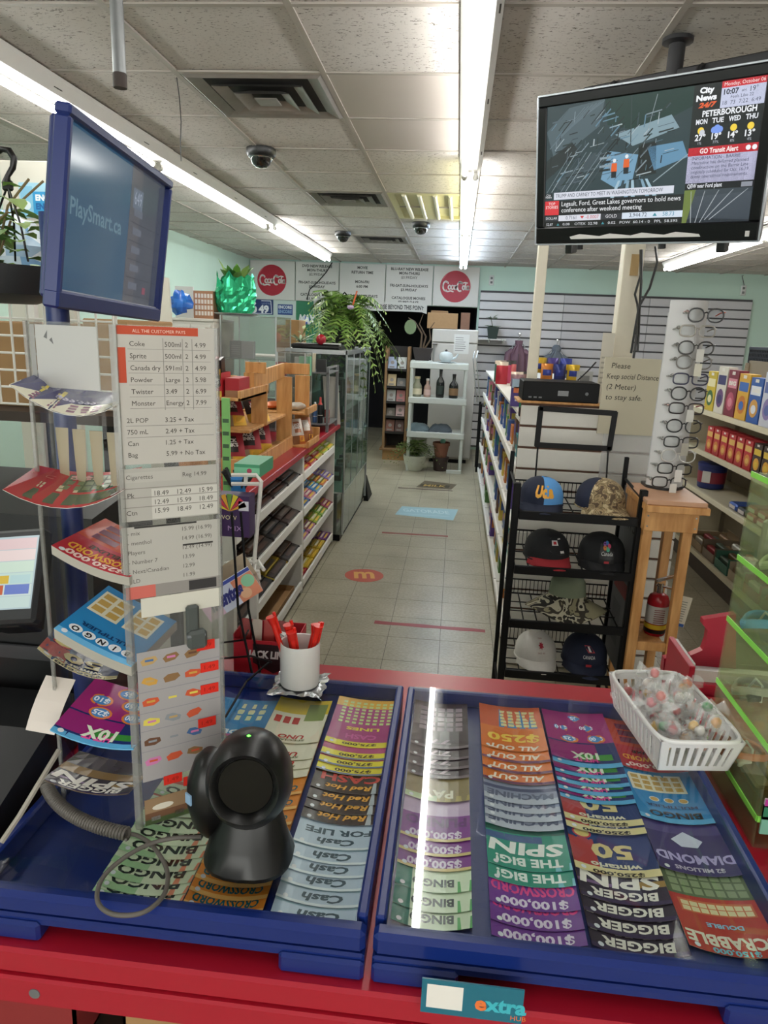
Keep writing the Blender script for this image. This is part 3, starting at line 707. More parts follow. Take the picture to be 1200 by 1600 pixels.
K('machine', '8a90a8', [('MACHINE', .82, .013, '5a6078', .9, .1)], 'd0d4dc', bands((0, .9, 1, 1, 'b8bece'), (0, .72, 1, .78, '4a5070')))
K('bigspin', '2a8f7a', [('THE BIG!', .84, .014, 'e4f0ec', .8, 0), ('SPIN', .62, .022, 'e6ece8', .9, .15)], '9ad0d8', bands((0, .9, .3, 1, '6ab8c8'), (.3, .5, 1, .6, '3a5a8a'), (0, .4, 1, .48, '1f5a4a')))
K('tripler', '6a2f8f', [('$100,000', .88, .012, 'e0d4ea', .75, 0), ('CROSSWORD', .70, .016, 'e0408c', .95, 0), ('TRIPLER', .56, .013, 'cfd0e0', .6, 0)], '9a7ab8', None)
K('hit10', '1f2f6a', [('HIT IT', .84, .012, 'e050a0', .34, 0), ('10X', .76, .018, 'd8e4d0', .4, 0)], '6ab0d8', both(bands((0, .93, 1, 1, '58a8d8'), (.3, .6, 1, .9, '8f2070'), (.0, .58, .3, .9, '1f2f6a'), (.1, .78, .6, .88, '3a8a3a')), bands((0, 0, 1, .58, '9c2474')), discs('e0803a', '4a88c8', [(.25, .5, .15), (.66, .52, .14), (.35, .3, .15), (.75, .32, .14), (.5, .12, .14)], ['$100', '$25', '$150', '$10', '$5'])))
K('winta', '23356a', [('$250,000', .95, .006, '3a3428', .6, 0), ('wintario', .84, .009, 'd8d4c0', .6, 0), ('50', .56, .026, 'd8c890', .5, 0)], 'd8cfae', both(bands((0, .9, 1, 1, 'dccf9a'), (.7, .5, 1, .9, 'b03a3a'), (0, 0, 1, .35, '2a4a8a')), discs('c83a3a', 'd8c070', [(.82, .42, .12)])))
K('bigger', '30283a', [('BIGGER', .85, .013, 'e8e4dc', .75, .15), ('SPIN', .64, .022, 'ece8e0', .9, .15)], '6a5a48', bands((0, .95, 1, 1, '3a2f50'), (0, .4, 1, .6, '8a6a3a'), (0, .7, .3, .78, '9a7a44'), (.6, .76, 1, .8, '7a5f8a')))
K('crossred', 'b82c3c', [('$250,000', .88, .010, 'f0d0c8', .75, 0), ('CROSSWORD', .74, .013, 'e8a83c', .85, 0), ('DELUXE', .63, .008, '3a2a20', .5, 0)], 'd88a80', both(bands((0, .0, 1, .55, 'c8442c')), cells('7a2a4a', 2, 3, .1, .08, .9, .5, .8)))
K('bingoblue', '2a86c4', [('BINGO', .82, .013, '1a2a3a', .7, 0), ('MULTIPLIER', .7, .006, '103a6a', .7, 0)], '7ac0e8', both(bands((0, .92, 1, 1, '5aaee0'), (.18, .12, .95, .46, 'e8e4cc')), cells('c8a458', 5, 3, .2, .14, .93, .44, .72), discs('d8e6ea', 'c8a458', [(.3, .6, .07), (.5, .6, .07), (.7, .6, .07)])))
K('bingoletters', '2a86c4', [('MULTIPLIER', .7, .006, '103a6a', .7, 0)], '7ac0e8', both(bands((0, .92, 1, 1, '6ab6e4'), (.12, .1, .48, .5, 'e8e4cc'), (.55, .1, .95, .5, 'e8e4cc')), cells('c8a458', 2, 3, .13, .12, .47, .48, .75), cells('c8a458', 2, 3, .56, .12, .94, .48, .75), discs('e8eef0', 'dfe6ea', [(.16, .84, .08), (.33, .84, .08), (.5, .84, .08), (.67, .84, .08), (.84, .84, .08)]), lambda pr, w, l: [pr.text(ch, (.16+.17*i)*w, .815*l, .0075, '1a1a24', bold=.04) for i, ch in enumerate('BINGO')]))
K('diamond', '3a2f6a', [('$2 MILLIONS', .9, .007, 'c8c0d8', .6, 0), ('DIAMOND', .72, .016, 'b8aee0', .95, 0)], '8a7aa8', both(bands((0, .2, 1, .4, '4f4480')), discs('e0d090', '3a2f6a', [(.12, .14, .07), (.31, .14, .07), (.5, .14, .07), (.69, .14, .07), (.88, .14, .07)]), lambda pr, w, l: pr.poly([(.3*w, .5*l), (.5*w, .36*l), (.7*w, .5*l), (.6*w, .6*l), (.4*w, .6*l)], 'cfd4ea')))
K('scrabble', 'b83a38', [('$150,000', .94, .007, '7ac0d8', .5, 0), ('SCRABBLE', .80, .016, 'e8e0d0', .95, 0), ('DOUBLE', .66, .006, '8ac0e0', .4, 0)], 'e8c8b0', both(bands((0, .0, 1, .35, '5a6a50'), (.08, .4, .92, .56, 'c86a4a')), cells('e0d4a8', 8, 2, .1, .42, .9, .55, .85), cells('8a9a78', 7, 3, .05, .03, .95, .33, .8)))
K('yellownavy', '3a3a68', [('$99,999', .5, .011, 'c8c4d8', .4, 0)], 'e6e2da', both(bands((.0, .0, 1, 1, '45436e'), (0, .62, 1, 1, 'e4dfc8'), (.04, .28, .38, .6, 'e2cf55')), cells('8a5a70', 6, 3, .1, .66, .8, .94, .7), discs('d8d0a0', 'c0b060', [(.14, .44, .06), (.28, .44, .06)])))
K('redboard', 'b83238', [('$$$', .16, .012, 'e8b0a8', .3, 0)], 'e8e2dc', both(bands((.0, .0, 1, 1, 'bd3a3e'), (.3, .1, .96, .6, '5d6a52'), (.1, .66, .96, .94, '59644c')), cells('ded2b0', 6, 2, .1, .44, .5, .62, .8), cells('7c8a66', 7, 3, .34, .14, .94, .56, .8), discs('e08a80', 'b83238', [(.08, .28, .06), (.2, .28, .06)])))
_KP = {}
def kind_print(name, w, l):
    if (name, w, l) not in _KP:
        bg, rows, edge, extra = KIND[name]; pr = Print()
        if extra: extra(pr, w, l)
        pr.up()
        for s, v, hh, c, ws, sh in rows: pr.text(s, w/2, v*l, hh, c, w=ws*w, shear=sh, bold=.035)
        if edge: pr.up(); pr.disc(w*.9, l*.955, .0035, 'dfe3ea', 10)
        if name not in ('yellownavy', 'redboard'): pr.turn(w/2, l/2)
        else: pr.it = [([(a, l-b) for a, b in p][::-1], c, ly) for p, c, ly in pr.it]
        _KP[(name, w, l)] = pr
    return _KP[(name, w, l)]
TW, TL = .099, .135
_TM = {}
def lay_ticket(xc, y, z, kind, label, group, w=TW, l=TL, rise=.004, curl=.005, yaw=0.):
    """curved ticket: near edge at y, its sides and near edge lifted by the curl of the paper"""
    key = (kind, w, l, rise, curl)
    if key not in _TM:
        bg, rows, edge, extra = KIND[kind]
        def fn(u, v): return ((u-.5)*w, v*l-.006*(1-(2*u-1)**2)*(1-v), rise*(1-v)**1.5+curl*(2*u-1)**2)
        mb = MB(); mb.sheet(fn, 6, 3, .0003, bg, edge)
        mb.mapped(kind_print(kind, w, l), lambda a, b: fn(a/w, b/l), .00008)
        o = mb.build('lottery_ticket', GLOSSP); _TM[key] = o
    else:
        o = _TM[key].copy(); COL.objects.link(o)
    o.location = (xc, y, z); o.rotation_euler = (0, 0, yaw); tag(o, label, 'lottery ticket', group); return o
def column(pxl, pxr, pyn, items, names, far_py, dx=0.):
    """a shingled column; items from near to far: (photo row of the near edge, kind)"""
    zt = TF+.006; a, b = P(pxl, pyn, z=zt), P(pxr, pyn, z=zt); xc = (a.x+b.x)/2; w = min(.138, b.x-a.x)
    fy = P((pxl+pxr)/2, far_py, z=zt).y
    for i, (py, kind) in enumerate(items):
        y = P((pxl+pxr)/2, py, z=zt).y
        l = TL if i < len(items)-1 else max(.07, fy-y)
        l = min(max(.05, l), 1.245-y)
        k = names[kind]; lay_ticket(xc+dx*i, y, TF-.0035+.0009*min(i, 12), kind, k[0], k[1], round(w, 3), round(l, 3), .003, .0045)
NM = {k: (v, 'tray tickets: '+' '.join(v.split()[:5])) for k, v in dict(
    cash='pale blue lottery ticket with script lettering in the tray under the scanner', cashlife='pale blue lottery ticket reading for life in script and capitals', redhot='dark brown lottery ticket with golden script in the left tray',
    cashred='dark lottery ticket with big red capitals over golden script', y75='yellow-edged lottery ticket with a pink band below the purple grid ticket', cashlines='purple lottery ticket with a pale number grid and yellow foot',
    crossorange='orange crossword lottery ticket with teal lettering beside the scanner', bingogr='white and green bingo lottery ticket under the loop of grey cable', uno='cream and yellow lottery ticket with red lettering behind the scanner',
    poly='blue lottery ticket with a pale grid behind the black wire rack', plinko='purple lottery ticket with 500,000 in lilac numerals in the right tray', dark77='dark lottery ticket with grey grids under the bright light reflection', pay='olive lottery ticket with the word pay in the right tray',
    bingowh='white bingo lottery ticket with green corners in the right tray', allout='orange lottery ticket with cream italic capitals in the right tray', allout250='orange lottery ticket with a yellow 250 and a blue number panel', machine='silver grey lottery ticket in the right tray',
    bigspin='teal lottery ticket with big white lettering in the right tray', tripler='violet crossword lottery ticket with pink and lilac lettering', hit10='purple lottery ticket with green 10X and orange coins in the right tray', winta='navy and cream lottery ticket with a golden 50 in the right tray',
    bigger='dark lottery ticket with white slanted lettering in the right tray', crossred='red crossword lottery ticket lying under the white candy basket', bingoblue='bright blue bingo lottery ticket with gold cells in the right tray', diamond='indigo lottery ticket with lilac lettering and a pale gem', scrabble='red word game lottery ticket with cream letter tiles at the tray corner').items()}
column(420, 574, 1430, [(1433, 'cash'), (1405, 'cash'), (1380, 'cash'), (1360, 'cash'), (1340, 'cash'), (1318, 'cashlife'), (1280, 'redhot'), (1264, 'redhot'), (1250, 'redhot'), (1233, 'cashred'), (1205, 'y75'), (1194, 'y75'), (1182, 'y75'), (1163, 'cashlines')], NM, 1088)
column(282, 412, 1415, [(1416, 'crossorange'), (1394, 'crossorange'), (1374, 'crossorange'), (1352, 'crossorange'), (1330, 'crossorange'), (1305, 'crossorange'), (1280, 'crossorange'), (1255, 'crossorange'), (1232, 'crossorange'), (1205, 'uno'), (1192, 'uno'), (1178, 'uno'), (1152, 'uno')], NM, 1084)
column(138, 288, 1398, [(1400, 'bingogr'), (1386, 'bingogr'), (1369, 'bingogr'), (1349, 'bingogr'), (1330, 'bingogr'), (1309, 'bingogr'), (1290, 'bingogr'), (1265, 'bingogr'), (1240, 'bingogr'), (1180, 'poly'), (1135, 'poly')], NM, 1078)
column(610, 738, 1435, [(1440, 'bingowh'), (1414, 'bingowh'), (1384, 'bingowh'), (1352, 'plinko'), (1330, 'plinko'), (1308, 'plinko'), (1247, 'pay'), (1212, 'dark77'), (1198, 'dark77'), (1184, 'dark77'), (1168, 'dark77')], NM, 1098)
column(768, 915, 1455, [(1466, 'tripler'), (1442, 'tripler'), (1414, 'tripler'), (1378, 'bigspin'), (1355, 'bigspin'), (1294, 'machine'), (1281, 'machine'), (1269, 'machine'), (1256, 'machine'), (1227, 'allout'), (1211, 'allout'), (1195, 'allout'), (1178, 'allout250')], NM, 1100)
column(926, 1075, 1475, [(1482, 'bigger'), (1455, 'bigger'), (1430, 'bigger'), (1407, 'bigger'), (1366, 'winta'), (1303, 'winta'), (1291, 'winta'), (1259, 'hit10'), (1247, 'hit10'), (1235, 'hit10'), (1222, 'hit10'), (1207, 'hit10')], NM, 1112)
column(1078, 1222, 1475, [(1482, 'scrabble'), (1364, 'diamond'), (1288, 'bingoblue'), (1212, 'crossred')], NM, 1116)
# two flyers under the glass at the counter's far edge
for (px0, px1, py, bg, hd, lb) in ((706, 812, 1083, 'd9a03a', '8a5a1a', 'orange paper flyer on the red counter behind the right tray'), (838, 950, 1093, 'b8404a', '5a1a20', 'red printed flyer on the counter behind the white candy basket')):
    a, b = P(px0, py, z=ZC), P(px1, py, z=ZC); mb = MB(); mb.box(a.x, 1.275, ZC, b.x, 1.345, ZC+.0006, bg); pr = Print(); pr.rect(.008, .01, .05, .06, hd); pr.rect(.06, .02, b.x-a.x-.01, .03, hd); pr.rect(.06, .04, b.x-a.x-.03, .048, hd)
    mb.flat(pr, (a.x, 1.275, ZC+.0006), (1, 0, 0), (0, 1, 0), .0001); tag(mb.build('flyer', GLOSSP, base=True), lb, 'flyer')

# barcode scanner
sc = P(388, 1335, z=GT); sx, sy = sc.x, sc.y
t = thing('barcode_scanner', 'black hands-free barcode scanner with round window and green light', 'scanner', (sx, sy, GT)); SB = M('scanner_black', '09090a', .34, var=.1)
B = Vector((sx, sy, GT))
def ring(cz, rx, ry, ox, oy, n=24, sq=1.): return [(B.x+ox+rx*math.copysign(abs(math.cos(2*PI*i/n))**sq, math.cos(2*PI*i/n)), B.y+oy+ry*math.copysign(abs(math.sin(2*PI*i/n))**sq, math.sin(2*PI*i/n)), B.z+cz) for i in range(n)]
def loft(mb, rings, n, c=None, caps=True):
    k = len(mb.v)
    for r in rings: mb.v += [Vector(p) for p in r]
    for a in range(len(rings)-1):
        for i in range(n): j = (i+1) % n; mb.face((k+a*n+i, k+a*n+j, k+(a+1)*n+j, k+(a+1)*n+i), c)
    if caps: mb.face([k+i for i in range(n)][::-1], c); mb.face([k+(len(rings)-1)*n+i for i in range(n)], c)
    return mb
loft(MB(), [ring(0, .056, .05, .002, 0, sq=.8), ring(.006, .057, .051, .002, 0, sq=.8), ring(.03, .05, .043, .0, .006), ring(.055, .043, .036, -.002, .014), ring(.08, .038, .03, -.004, .02)], 24).build('base', SB, t, 40)
# the head: a stout drum facing the cashier, tilted up, with a wing on its left
hd = B+Vector((.004, -.004, .118)); ax = Vector((.10, -.96, .22)).normalized(); hu = Vector((0, 0, 1)); hr = ax.cross(hu).normalized(); hu = hr.cross(ax)
def hring(d, r, n=28, oz=0., sx_=1., sz_=1.): return [hd+ax*d+(-hr*math.cos(2*PI*i/n)*sx_+hu*math.sin(2*PI*i/n)*sz_)*r+hu*oz for i in range(n)]
mb = MB(); loft(mb, [hring(-.055, .02, oz=.0), hring(-.045, .042, sz_=1.15, oz=-.004), hring(-.015, .053, sz_=1.22, oz=-.006), hring(.02, .051, sz_=1.14), hring(.036, .046), hring(.041, .042), hring(.038, .037), hring(.028, .034)], 28); mb.build('head', SB, t, 50)
loft(MB(), [hring(.0285, .0338), hring(.0295, .033)], 28).build('window', M('scanner_window', '050506', .05, coat=.6), t, 50)
wp = B+Vector((-.052, .01, .085)); mb = MB()
loft(mb, [[(wp.x+.030*math.cos(2*PI*i/20)*k, wp.y+.036*math.sin(2*PI*i/20)*k, B.z+z) for i in range(20)] for z, k in ((.02, .35), (.04, .75), (.075, 1.0), (.105, .92), (.13, .62), (.14, .3))], 20); mb.build('side_wing', SB, t, 50)
lp = hd+hu*.0555+ax*.018; MB().ball(lp, .0036, 10, 6).build('indicator_light', tube_mat('green_led', '4dff3a', 4.), t, 60)
lg = B+Vector((-.0705, -.0185, .088)); MB().obox(lg, (.0045, -.0032, 0), (0, 0, .007), (-.0006, -.0009, 0)).build('badge', M('badge_blue', '8fb0d0', .3), t)
# scanner cable: coiled part and loop
mb = MB(); pts = []
A = [P(72, 1225, z=GT+.03), P(85, 1265, z=GT+.012), P(130, 1290, z=GT+.011), P(200, 1303, z=GT+.011)]
def bez(C, t): 
    a, b, c, d = [Vector(q) for q in C]; return a*(1-t)**3+b*3*t*(1-t)**2+c*3*t*t*(1-t)+d*t**3
for i in range(420):
    q = i/419; p = bez(A, q); d = (bez(A, min(1, q+.01))-bez(A, max(0, q-.01))).normalized(); n1 = d.cross(Vector((0, 0, 1))).normalized(); n2 = n1.cross(d); an = i*2*PI/10
    pts.append(p+(n1*math.cos(an)+n2*math.sin(an))*.0075)
CBL = M('grey_cable', '5d5852', .5)
loop = [(200, 1303), (215, 1306), (235, 1318), (255, 1345), (262, 1370), (255, 1400), (225, 1425), (185, 1430), (158, 1418), (152, 1395), (165, 1370), (200, 1345), (240, 1325), (280, 1315), (318, 1308)]
lo = [P(a, b, z=GT+.0035) for a, b in loop]; lo[10].z += .004; lo[11].z += .008; lo[12].z += .008; lo[13].z += .006
sm = []
for i in range(len(lo)-1):
    p0, p1, p2, p3 = lo[max(0, i-1)], lo[i], lo[i+1], lo[min(len(lo)-1, i+2)]
    for k in range(6): s_ = k/6; sm.append(.5*((2*p1)+(p2-p0)*s_+(2*p0-5*p1+4*p2-p3)*s_**2+(3*p1-p0-3*p2+p3)*s_**3))
t2 = thing('coiled_cable', 'grey coiled scanner cable with a loop lying on the tray glass', 'cable', A[2])
MB().tube(pts, .0021, 5).build('coil', CBL, t2, 60); MB().tube(sm, .0029, 7).build('loop', CBL, t2, 60)

# white mug with red pens on crinkled foil
mp = P(462, 1085, z=GT); mx_, my_ = mp.x, mp.y+.035
fo = MB(); rg = random.Random(3)
fo.grid(lambda u, v: (mx_+(u-.5)*.1+rg.uniform(-.004, .004), my_+(v-.5)*.1+rg.uniform(-.004, .004), GT+.0008+rg.uniform(0, .006)), 12, 12)
tag(fo.build('foil_sheet', M('crinkled_foil', 'c9cccf', .22, .9), base=True), 'crinkled silver foil under the white pen mug', 'foil')
zt = P(462, 1012, y=my_-.03).z; t = thing('pen_mug', 'white cylindrical pen mug standing on foil beside the tray', 'mug', (mx_, my_, GT+.0075)); r_ = .0375
MB().lathe([(r_*.97, 0), (r_, .004), (r_, zt-GT-.009), (r_*.985, zt-GT-.0075), (r_*.93, zt-GT-.009), (r_*.92, .012), (.001, .012)], (mx_, my_, GT+.0075), 32).build('body', M('glazed_white', 'd9d7d3', .25, var=.02), t, 40)
hz = MB().tube([(mx_-.03, my_+.022, GT+.09), (mx_-.047, my_+.045, GT+.085), (mx_-.047, my_+.045, GT+.04), (mx_-.03, my_+.022, GT+.03)], .005, 8); hz.build('handle', M('glazed_white'), t, 50)
RP = M('red_pen_plastic', 'd8281c', .3); g0 = 'red ballpoint pens in the mug'
for k, (bx, by, tx, ty, L_) in enumerate(((-.016, -.006, -.05, -.01, .09), (-.008, .006, -.022, .002, .045), (.0, -.012, -.012, -.016, .03), (.012, .004, .032, .0, .055), (.006, .012, .024, .018, .035))):
    a = Vector((mx_+bx, my_+by, GT+.0205)); b = Vector((mx_+tx, my_+ty, zt+L_*.42)); d = (b-a).normalized(); t = thing('pen', 'red ballpoint pen standing in the white mug', 'pen', a, g0)
    MB().cyl(a, b, .0048, .0056, 10).build('barrel', RP, t, 40); n_ = d.orthogonal().normalized()
    MB().obox(b-d*.004+n_*.0075, n_*.0022, d.cross(n_)*.0026, d*.022).build('clip', RP, t); MB().cyl(b-d*.004, b+d*.012, .0062, .0105, 10).build('cap', RP, t, 40)

# white slotted basket with wrapped candies
bk = [P(985, 1183, z=GT), P(1088, 1192, z=GT)]; t = thing('candy_basket', 'white slotted plastic basket full of cellophane-wrapped candies', 'basket', (.405, 1.15, GT)); BW = M('basket_white', 'dedddb', .4, var=.02)
cxb, cyb = .405, 1.15; wx, wy, hb = .058, .10, .062; yawb = math.radians(8)
mr = Matrix.Rotation(yawb, 4, 'Z'); mr.translation = (cxb, cyb, GT)
def BX(x0, y0, z0, x1, y1, z1, name, bev=.0015): return MB().box(x0, y0, z0, x1, y1, z1, bev=bev, M4=mr).build(name, BW, t)
BX(-wx, -wy, .0, wx, wy, .003, 'bottom')
e = .012
for nm, (a, b) in {'n': (-1, 0), 's': (1, 0), 'e': (0, -1), 'w': (0, 1)}.items():
    mb = MB(); half = wy if a else wx
    def bar(u0, u1, z0, z1):
        k0, k1 = 1+e*z0/hb/.06*.9, 1+e*z1/hb/.06*.9
        q = []
        for z, k in ((z0, k0), (z1, k1)):
            for (uu, oo) in ((u0, 0), (u1, 0), (u1, .002), (u0, .002)):
                p = Vector((a*(wx*k-oo), uu*k, z)) if a else Vector((uu*k, b*(wy*k-oo), z)); q.append(mr @ p)
        mb.hexa(q)
    n = 13 if a else 9; bar(-half, half, 0, .010); bar(-half, half, hb-.012, hb)
    for i in range(n):
        u = -half+(2*half)*(i+.5)/n; wd = half/n*.5 if 0 < i < n-1 else half/n
        bar(u-wd, u+wd, .01, hb-.012)
    mb.build('side', BW, t)
kk = 1+e/.06*.9; rim = []
for i in range(40):
    an = 2*PI*i/40; cx_, sy_ = math.cos(an), math.sin(an); rim.append(mr @ Vector((math.copysign(abs(cx_)**.3, cx_)*(wx*kk+.001), math.copysign(abs(sy_)**.3, sy_)*(wy*kk+.001), hb)))
MB().tube(rim, .004, 6, closed=True).build('rim', BW, t, 60)
rg = random.Random(11); cc = ['c8402c', 'd86a2c', 'e0b03a', 'd8d4cc', '3a8a4a', 'b83a4a', 'd89a3a', 'e6e0d6', 'c83a3a']
for k in range(46):
    u, v = rg.uniform(-.8, .8), rg.uniform(-.85, .85); z = .008+.019*(k//11)+rg.uniform(0, .006)
    p = mr @ Vector((u*wx*(.8 if z < .03 else 1), v*wy*(.8 if z < .03 else 1), z+.008)); c = cc[k % 9]
    an = rg.uniform(0, PI); d = Vector((math.cos(an), math.sin(an), rg.uniform(-.4, .6))).normalized(); q = d.orthogonal().normalized(); s_ = d.cross(q)
    nmc = ['red', 'orange', 'yellow', 'cream', 'green', 'crimson', 'amber', 'white', 'scarlet'][k % 9]; tt = thing('wrapped_candy', nmc+' candy twisted in clear cellophane in the white basket', 'candy', p, nmc+' wrapped candies in the basket')
    MB().blob(p, .0085, 8, 6, .12, c, seed=k).build('candy', PRINT, tt, 70)
    mb = MB()
    for sgn in (-1, 1):
        o = p+d*sgn*.008; n_ = 7; fan = [o+d*sgn*(.022+rg.uniform(-.004, .004))+(q*math.cos(2*PI*i/n_)+s_*math.sin(2*PI*i/n_))*rg.uniform(.008, .018) for i in range(n_)]
        for i in range(n_): mb.poly([o, fan[i], fan[(i+1) % n_]])
    mb.blob(p, .0125, 8, 5, .35, seed=k+50); mb.build('wrapper', WRAP, tt)
# ================================================================== clear ticket tower on the left tray
TK = P(218, 1295, z=GT); TLf = P(101, 1260, z=GT); TRt = P(350, 1255, z=GT); ZT = 1.726
for v in (TK, TLf, TRt): v.z = GT
TU = (TRt-TK).normalized(); TV_ = Vector((0, 0, 1)); TN = TU.cross(TV_).normalized()      # outward of the right face
LU = (TK-TLf).normalized(); LN = LU.cross(TV_).normalized()
tw = thing('ticket_tower', 'clear acrylic lottery ticket tower with handwritten price lists taped on', 'display stand', (TK+Vector((0, .06, 0))))
def pane(a, b, z0, z1, n, th, name, parent=tw, mat=ACRY):
    a, b, n = Vector(a), Vector(b), Vector(n)*th; q = []
    for z in (z0, z1): q += [(a.x, a.y, z), (b.x, b.y, z), (b.x-n.x, b.y-n.y, z), (a.x-n.x, a.y-n.y, z)]
    return MB().hexa(q).build(name, mat, parent)
Hh = ZT-GT; bk_ = Vector((-.045, .11, 0))
pane(TK, TRt, GT, ZT, TN, .003, 'front_pane'); AC2 = clear('acrylic_thin', 'f8f8f7', .03, 1.35)
pane(TLf, TK, 1.635, ZT, LN, .003, 'slot_pane'); pane(TLf, TLf+bk_, GT, ZT, (-1, 0, 0), .003, 'side_pane', tw, AC2); pane(TRt, TRt+Vector((-.045, .1, 0)), GT, ZT, (1, 0, 0), .003, 'side_pane', tw, AC2)
pane(TLf+bk_, TRt+Vector((-.045, .1, 0)), GT, ZT, (0, -1, 0), .003, 'back_pane', tw, AC2)
EDGE = clear('acrylic_edge', 'dcdcda', .1, 1.47, .25, 'cfcfcc')
MB().box(TK.x-.004, TK.y-.003, GT, TK.x+.004, TK.y+.005, ZT).build('corner_strip', EDGE, tw); MB().box(TLf.x-.002, TLf.y-.002, GT, TLf.x+.002, TLf.y+.002, ZT).build('corner_strip', EDGE, tw); MB().box(TRt.x-.002, TRt.y-.003, GT, TRt.x+.003, TRt.y+.003, ZT).build('corner_strip', EDGE, tw)
def vy(py): return Hh*(1287-py)/(1287-511)
FW = (TRt-TK).length
def ux(px, py): 
    l = 195+(220-195)*(py-511)/776; r = 337+(352-337)*(py-511)/776; return FW*(px-l)/(r-l)
def paper(name, label, px0, py0, px1, py1, bg, fn=None, cat='paper', th=.0008, d=.0015, mat=MATTP):
    u0, u1 = ux(px0, (py0+py1)/2), ux(px1, (py0+py1)/2); v0, v1 = vy(py1), vy(py0); mb = MB()
    O = TK+TU*u0+TV_*v0+TN*(d); mb.obox(O+TU*(u1-u0)/2+TV_*(v1-v0)/2, TU*(u1-u0)/2, TV_*(v1-v0)/2, TN*th/2, bg)
    if fn: pr = Print(); fn(pr, u1-u0, v1-v0); mb.flat(pr, O+TN*th*.5, TU, TV_, .00012)
    return tag(mb.build(name, mat, base=True), label, cat)
def list1(pr, w, h):
    pr.rect(0, h*.94, w*.82, h, 'b8503a'); pr.rect(0, h*.6, w*.08, h*.85, 'b8503a').up(); pr.text('ALL THE CUSTOMER PAYS', w*.42, h*.955, h*.022, 'e8c8b8', wmax=w*.7)
    rows = [('Coke', '500ml', '2', '4.99'), ('Sprite', '500ml', '2', '4.99'), ('Canada dry', '591ml', '2', '4.99'), ('Powder', 'Large', '2', '5.98'), ('Twister', '3.49', '2', '6.99'), ('Monster', 'Energy', '2', '7.99')]
    for i, r in enumerate(rows):
        y = h*(.86-.085*i); pr.rect(w*.1, y-h*.022, w*.95, y-h*.019, '8f8c88')
        for q, (xx, s) in enumerate(zip((.12, .47, .68, .78), r)): pr.text(s, w*xx, y, h*.034, '55504c', 'l', wmax=w*(.3 if q == 0 else .18))
    for xx in (.45, .65, .75): pr.rect(w*xx, h*.40, w*(xx+.007), h*.92, '8f8c88')
    for i, (a, b) in enumerate((('2L POP', '3.25 + Tax'), ('750 mL', '2.49 + Tax'), ('Can', '1.25 + Tax'), ('Bag', '5.99 + No Tax'))):
        y = h*(.31-.085*i); pr.text(a, w*.06, y, h*.034, '4c4844', 'l', wmax=w*.25); pr.text(b, w*.45, y, h*.034, '4c4844', 'l', wmax=w*.5)
        if i < 2: pr.rect(w*.05, y-h*.025, w*.97, y-h*.021, '8f8c88')
paper('price_list', 'handwritten drink price list with an orange header taped to the tower', 201, 512, 337, 700, 'b9b5ae', list1)
def list2(pr, w, h):
    pr.rect(w*.02, h*.74, w*.6, h*.93, 'b4b1aa'); pr.rect(w*.3, h*.02, w*.98, h*.6, 'c4c1ba').up()
    pr.text('Cigarettes', w*.06, h*.8, h*.08, '5a5652', 'l', wmax=w*.4); pr.text('Reg 14.99', w*.62, h*.8, h*.08, '5a5652', 'l', wmax=w*.35)
    for i in range(3):
        for j in range(3): pr.text(('18.49', '12.49', '15.99')[(i+j) % 3], w*(.33+.23*j), h*(.47-.17*i), h*.09, '4f4b47', 'l', wmax=w*.18)
        pr.rect(w*.02, h*(.62-.18*i), w*.98, h*(.635-.18*i), '8a8680')
    pr.text('Pk', w*.1, h*.45, h*.09, '4f4b47'); pr.text('Ctn', w*.1, h*.12, h*.09, '4f4b47')
paper('price_list', 'small grid price list taped below the drink prices', 200, 706, 342, 782, 'aeaba4', list2)
def list3(pr, w, h):
    for i, (a, b) in enumerate((('- mix', '15.99 (16.99)'), ('- menthol', '14.99 (16.99)'), ('Players', '12.49 (14.99)'), ('- Number 7', '13.99'), ('- Next/Canadian', '12.99'), ('- LD', '11.99'))):
        y = h*(.86-.16*i); pr.text(a, w*.05, y, h*.065, '5a5652', 'l', wmax=w*.42); pr.text(b, w*.6, y, h*.065, '5a5652', 'l', wmax=w*.36)
    pr.up(); pr.rect(w*.12, h*.97, w*.75, h*1.0, '3c3a38'); pr.rect(w*.6, h*.6, w*.92, h*.63, '3c3a38')
paper('price_list', 'narrow list with crossed-out lines taped low on the tower', 202, 790, 344, 880, 'b2afa8', list3)
paper('tape_strip', 'strip of yellowed masking tape across the tower front', 226, 900, 345, 930, 'cfccc0', None, 'tape')
paper('price_slip', 'dark-edged slip with a red corner behind the tower front', 205, 880, 345, 899, '8f8a86', lambda pr, w, h: (pr.rect(0, 0, w*.3, h, 'c86a60'), pr.rect(w*.65, h*.1, w*.95, h*.9, '3c3a3a')), 'paper')
def snacks(pr, w, h):
    rg = random.Random(5); cs = ['c87aa8', 'd8c85a', '8a6a48', 'c8583a', '4a6a98', 'b89a68', '6a4a38', '8a8f94', 'c89a4a']
    for i in range(3):
        for j in range(6):
            if rg.random() < .12: continue
            x, y = w*(.14+.26*i), h*(.93-.155*j)
            c = cs[rg.randrange(9)]; an = rg.uniform(-.6, .6); l, m = w*.1, h*.032; ca, sa = math.cos(an), math.sin(an)
            pr.poly([(x+ca*a*l-sa*b*m, y+sa*a*l*.6+ca*b*m) for a, b in ((-1, -.7), (.2, -1), (1, -.4), (.9, .6), (-.3, 1), (-1, .5))], c)
    pr.up(); rg = random.Random(5)
    for i in range(3):
        for j in range(6):
            x, y = w*(.14+.26*i), h*(.93-.155*j); pr.rect(x-w*.05, y-h*.006, x+w*.05, y+h*.01, cs[rg.randrange(9)])
    for y in (.86, .7, .54, .4, .24): pr.rect(0, h*y-.0005, w, h*y+.0005, '8f8c92')
paper('snack_menu', 'clear sleeve printed with small pictures of ice treats and bars', 222, 985, 345, 1205, 'a29e9e', snacks, 'menu')
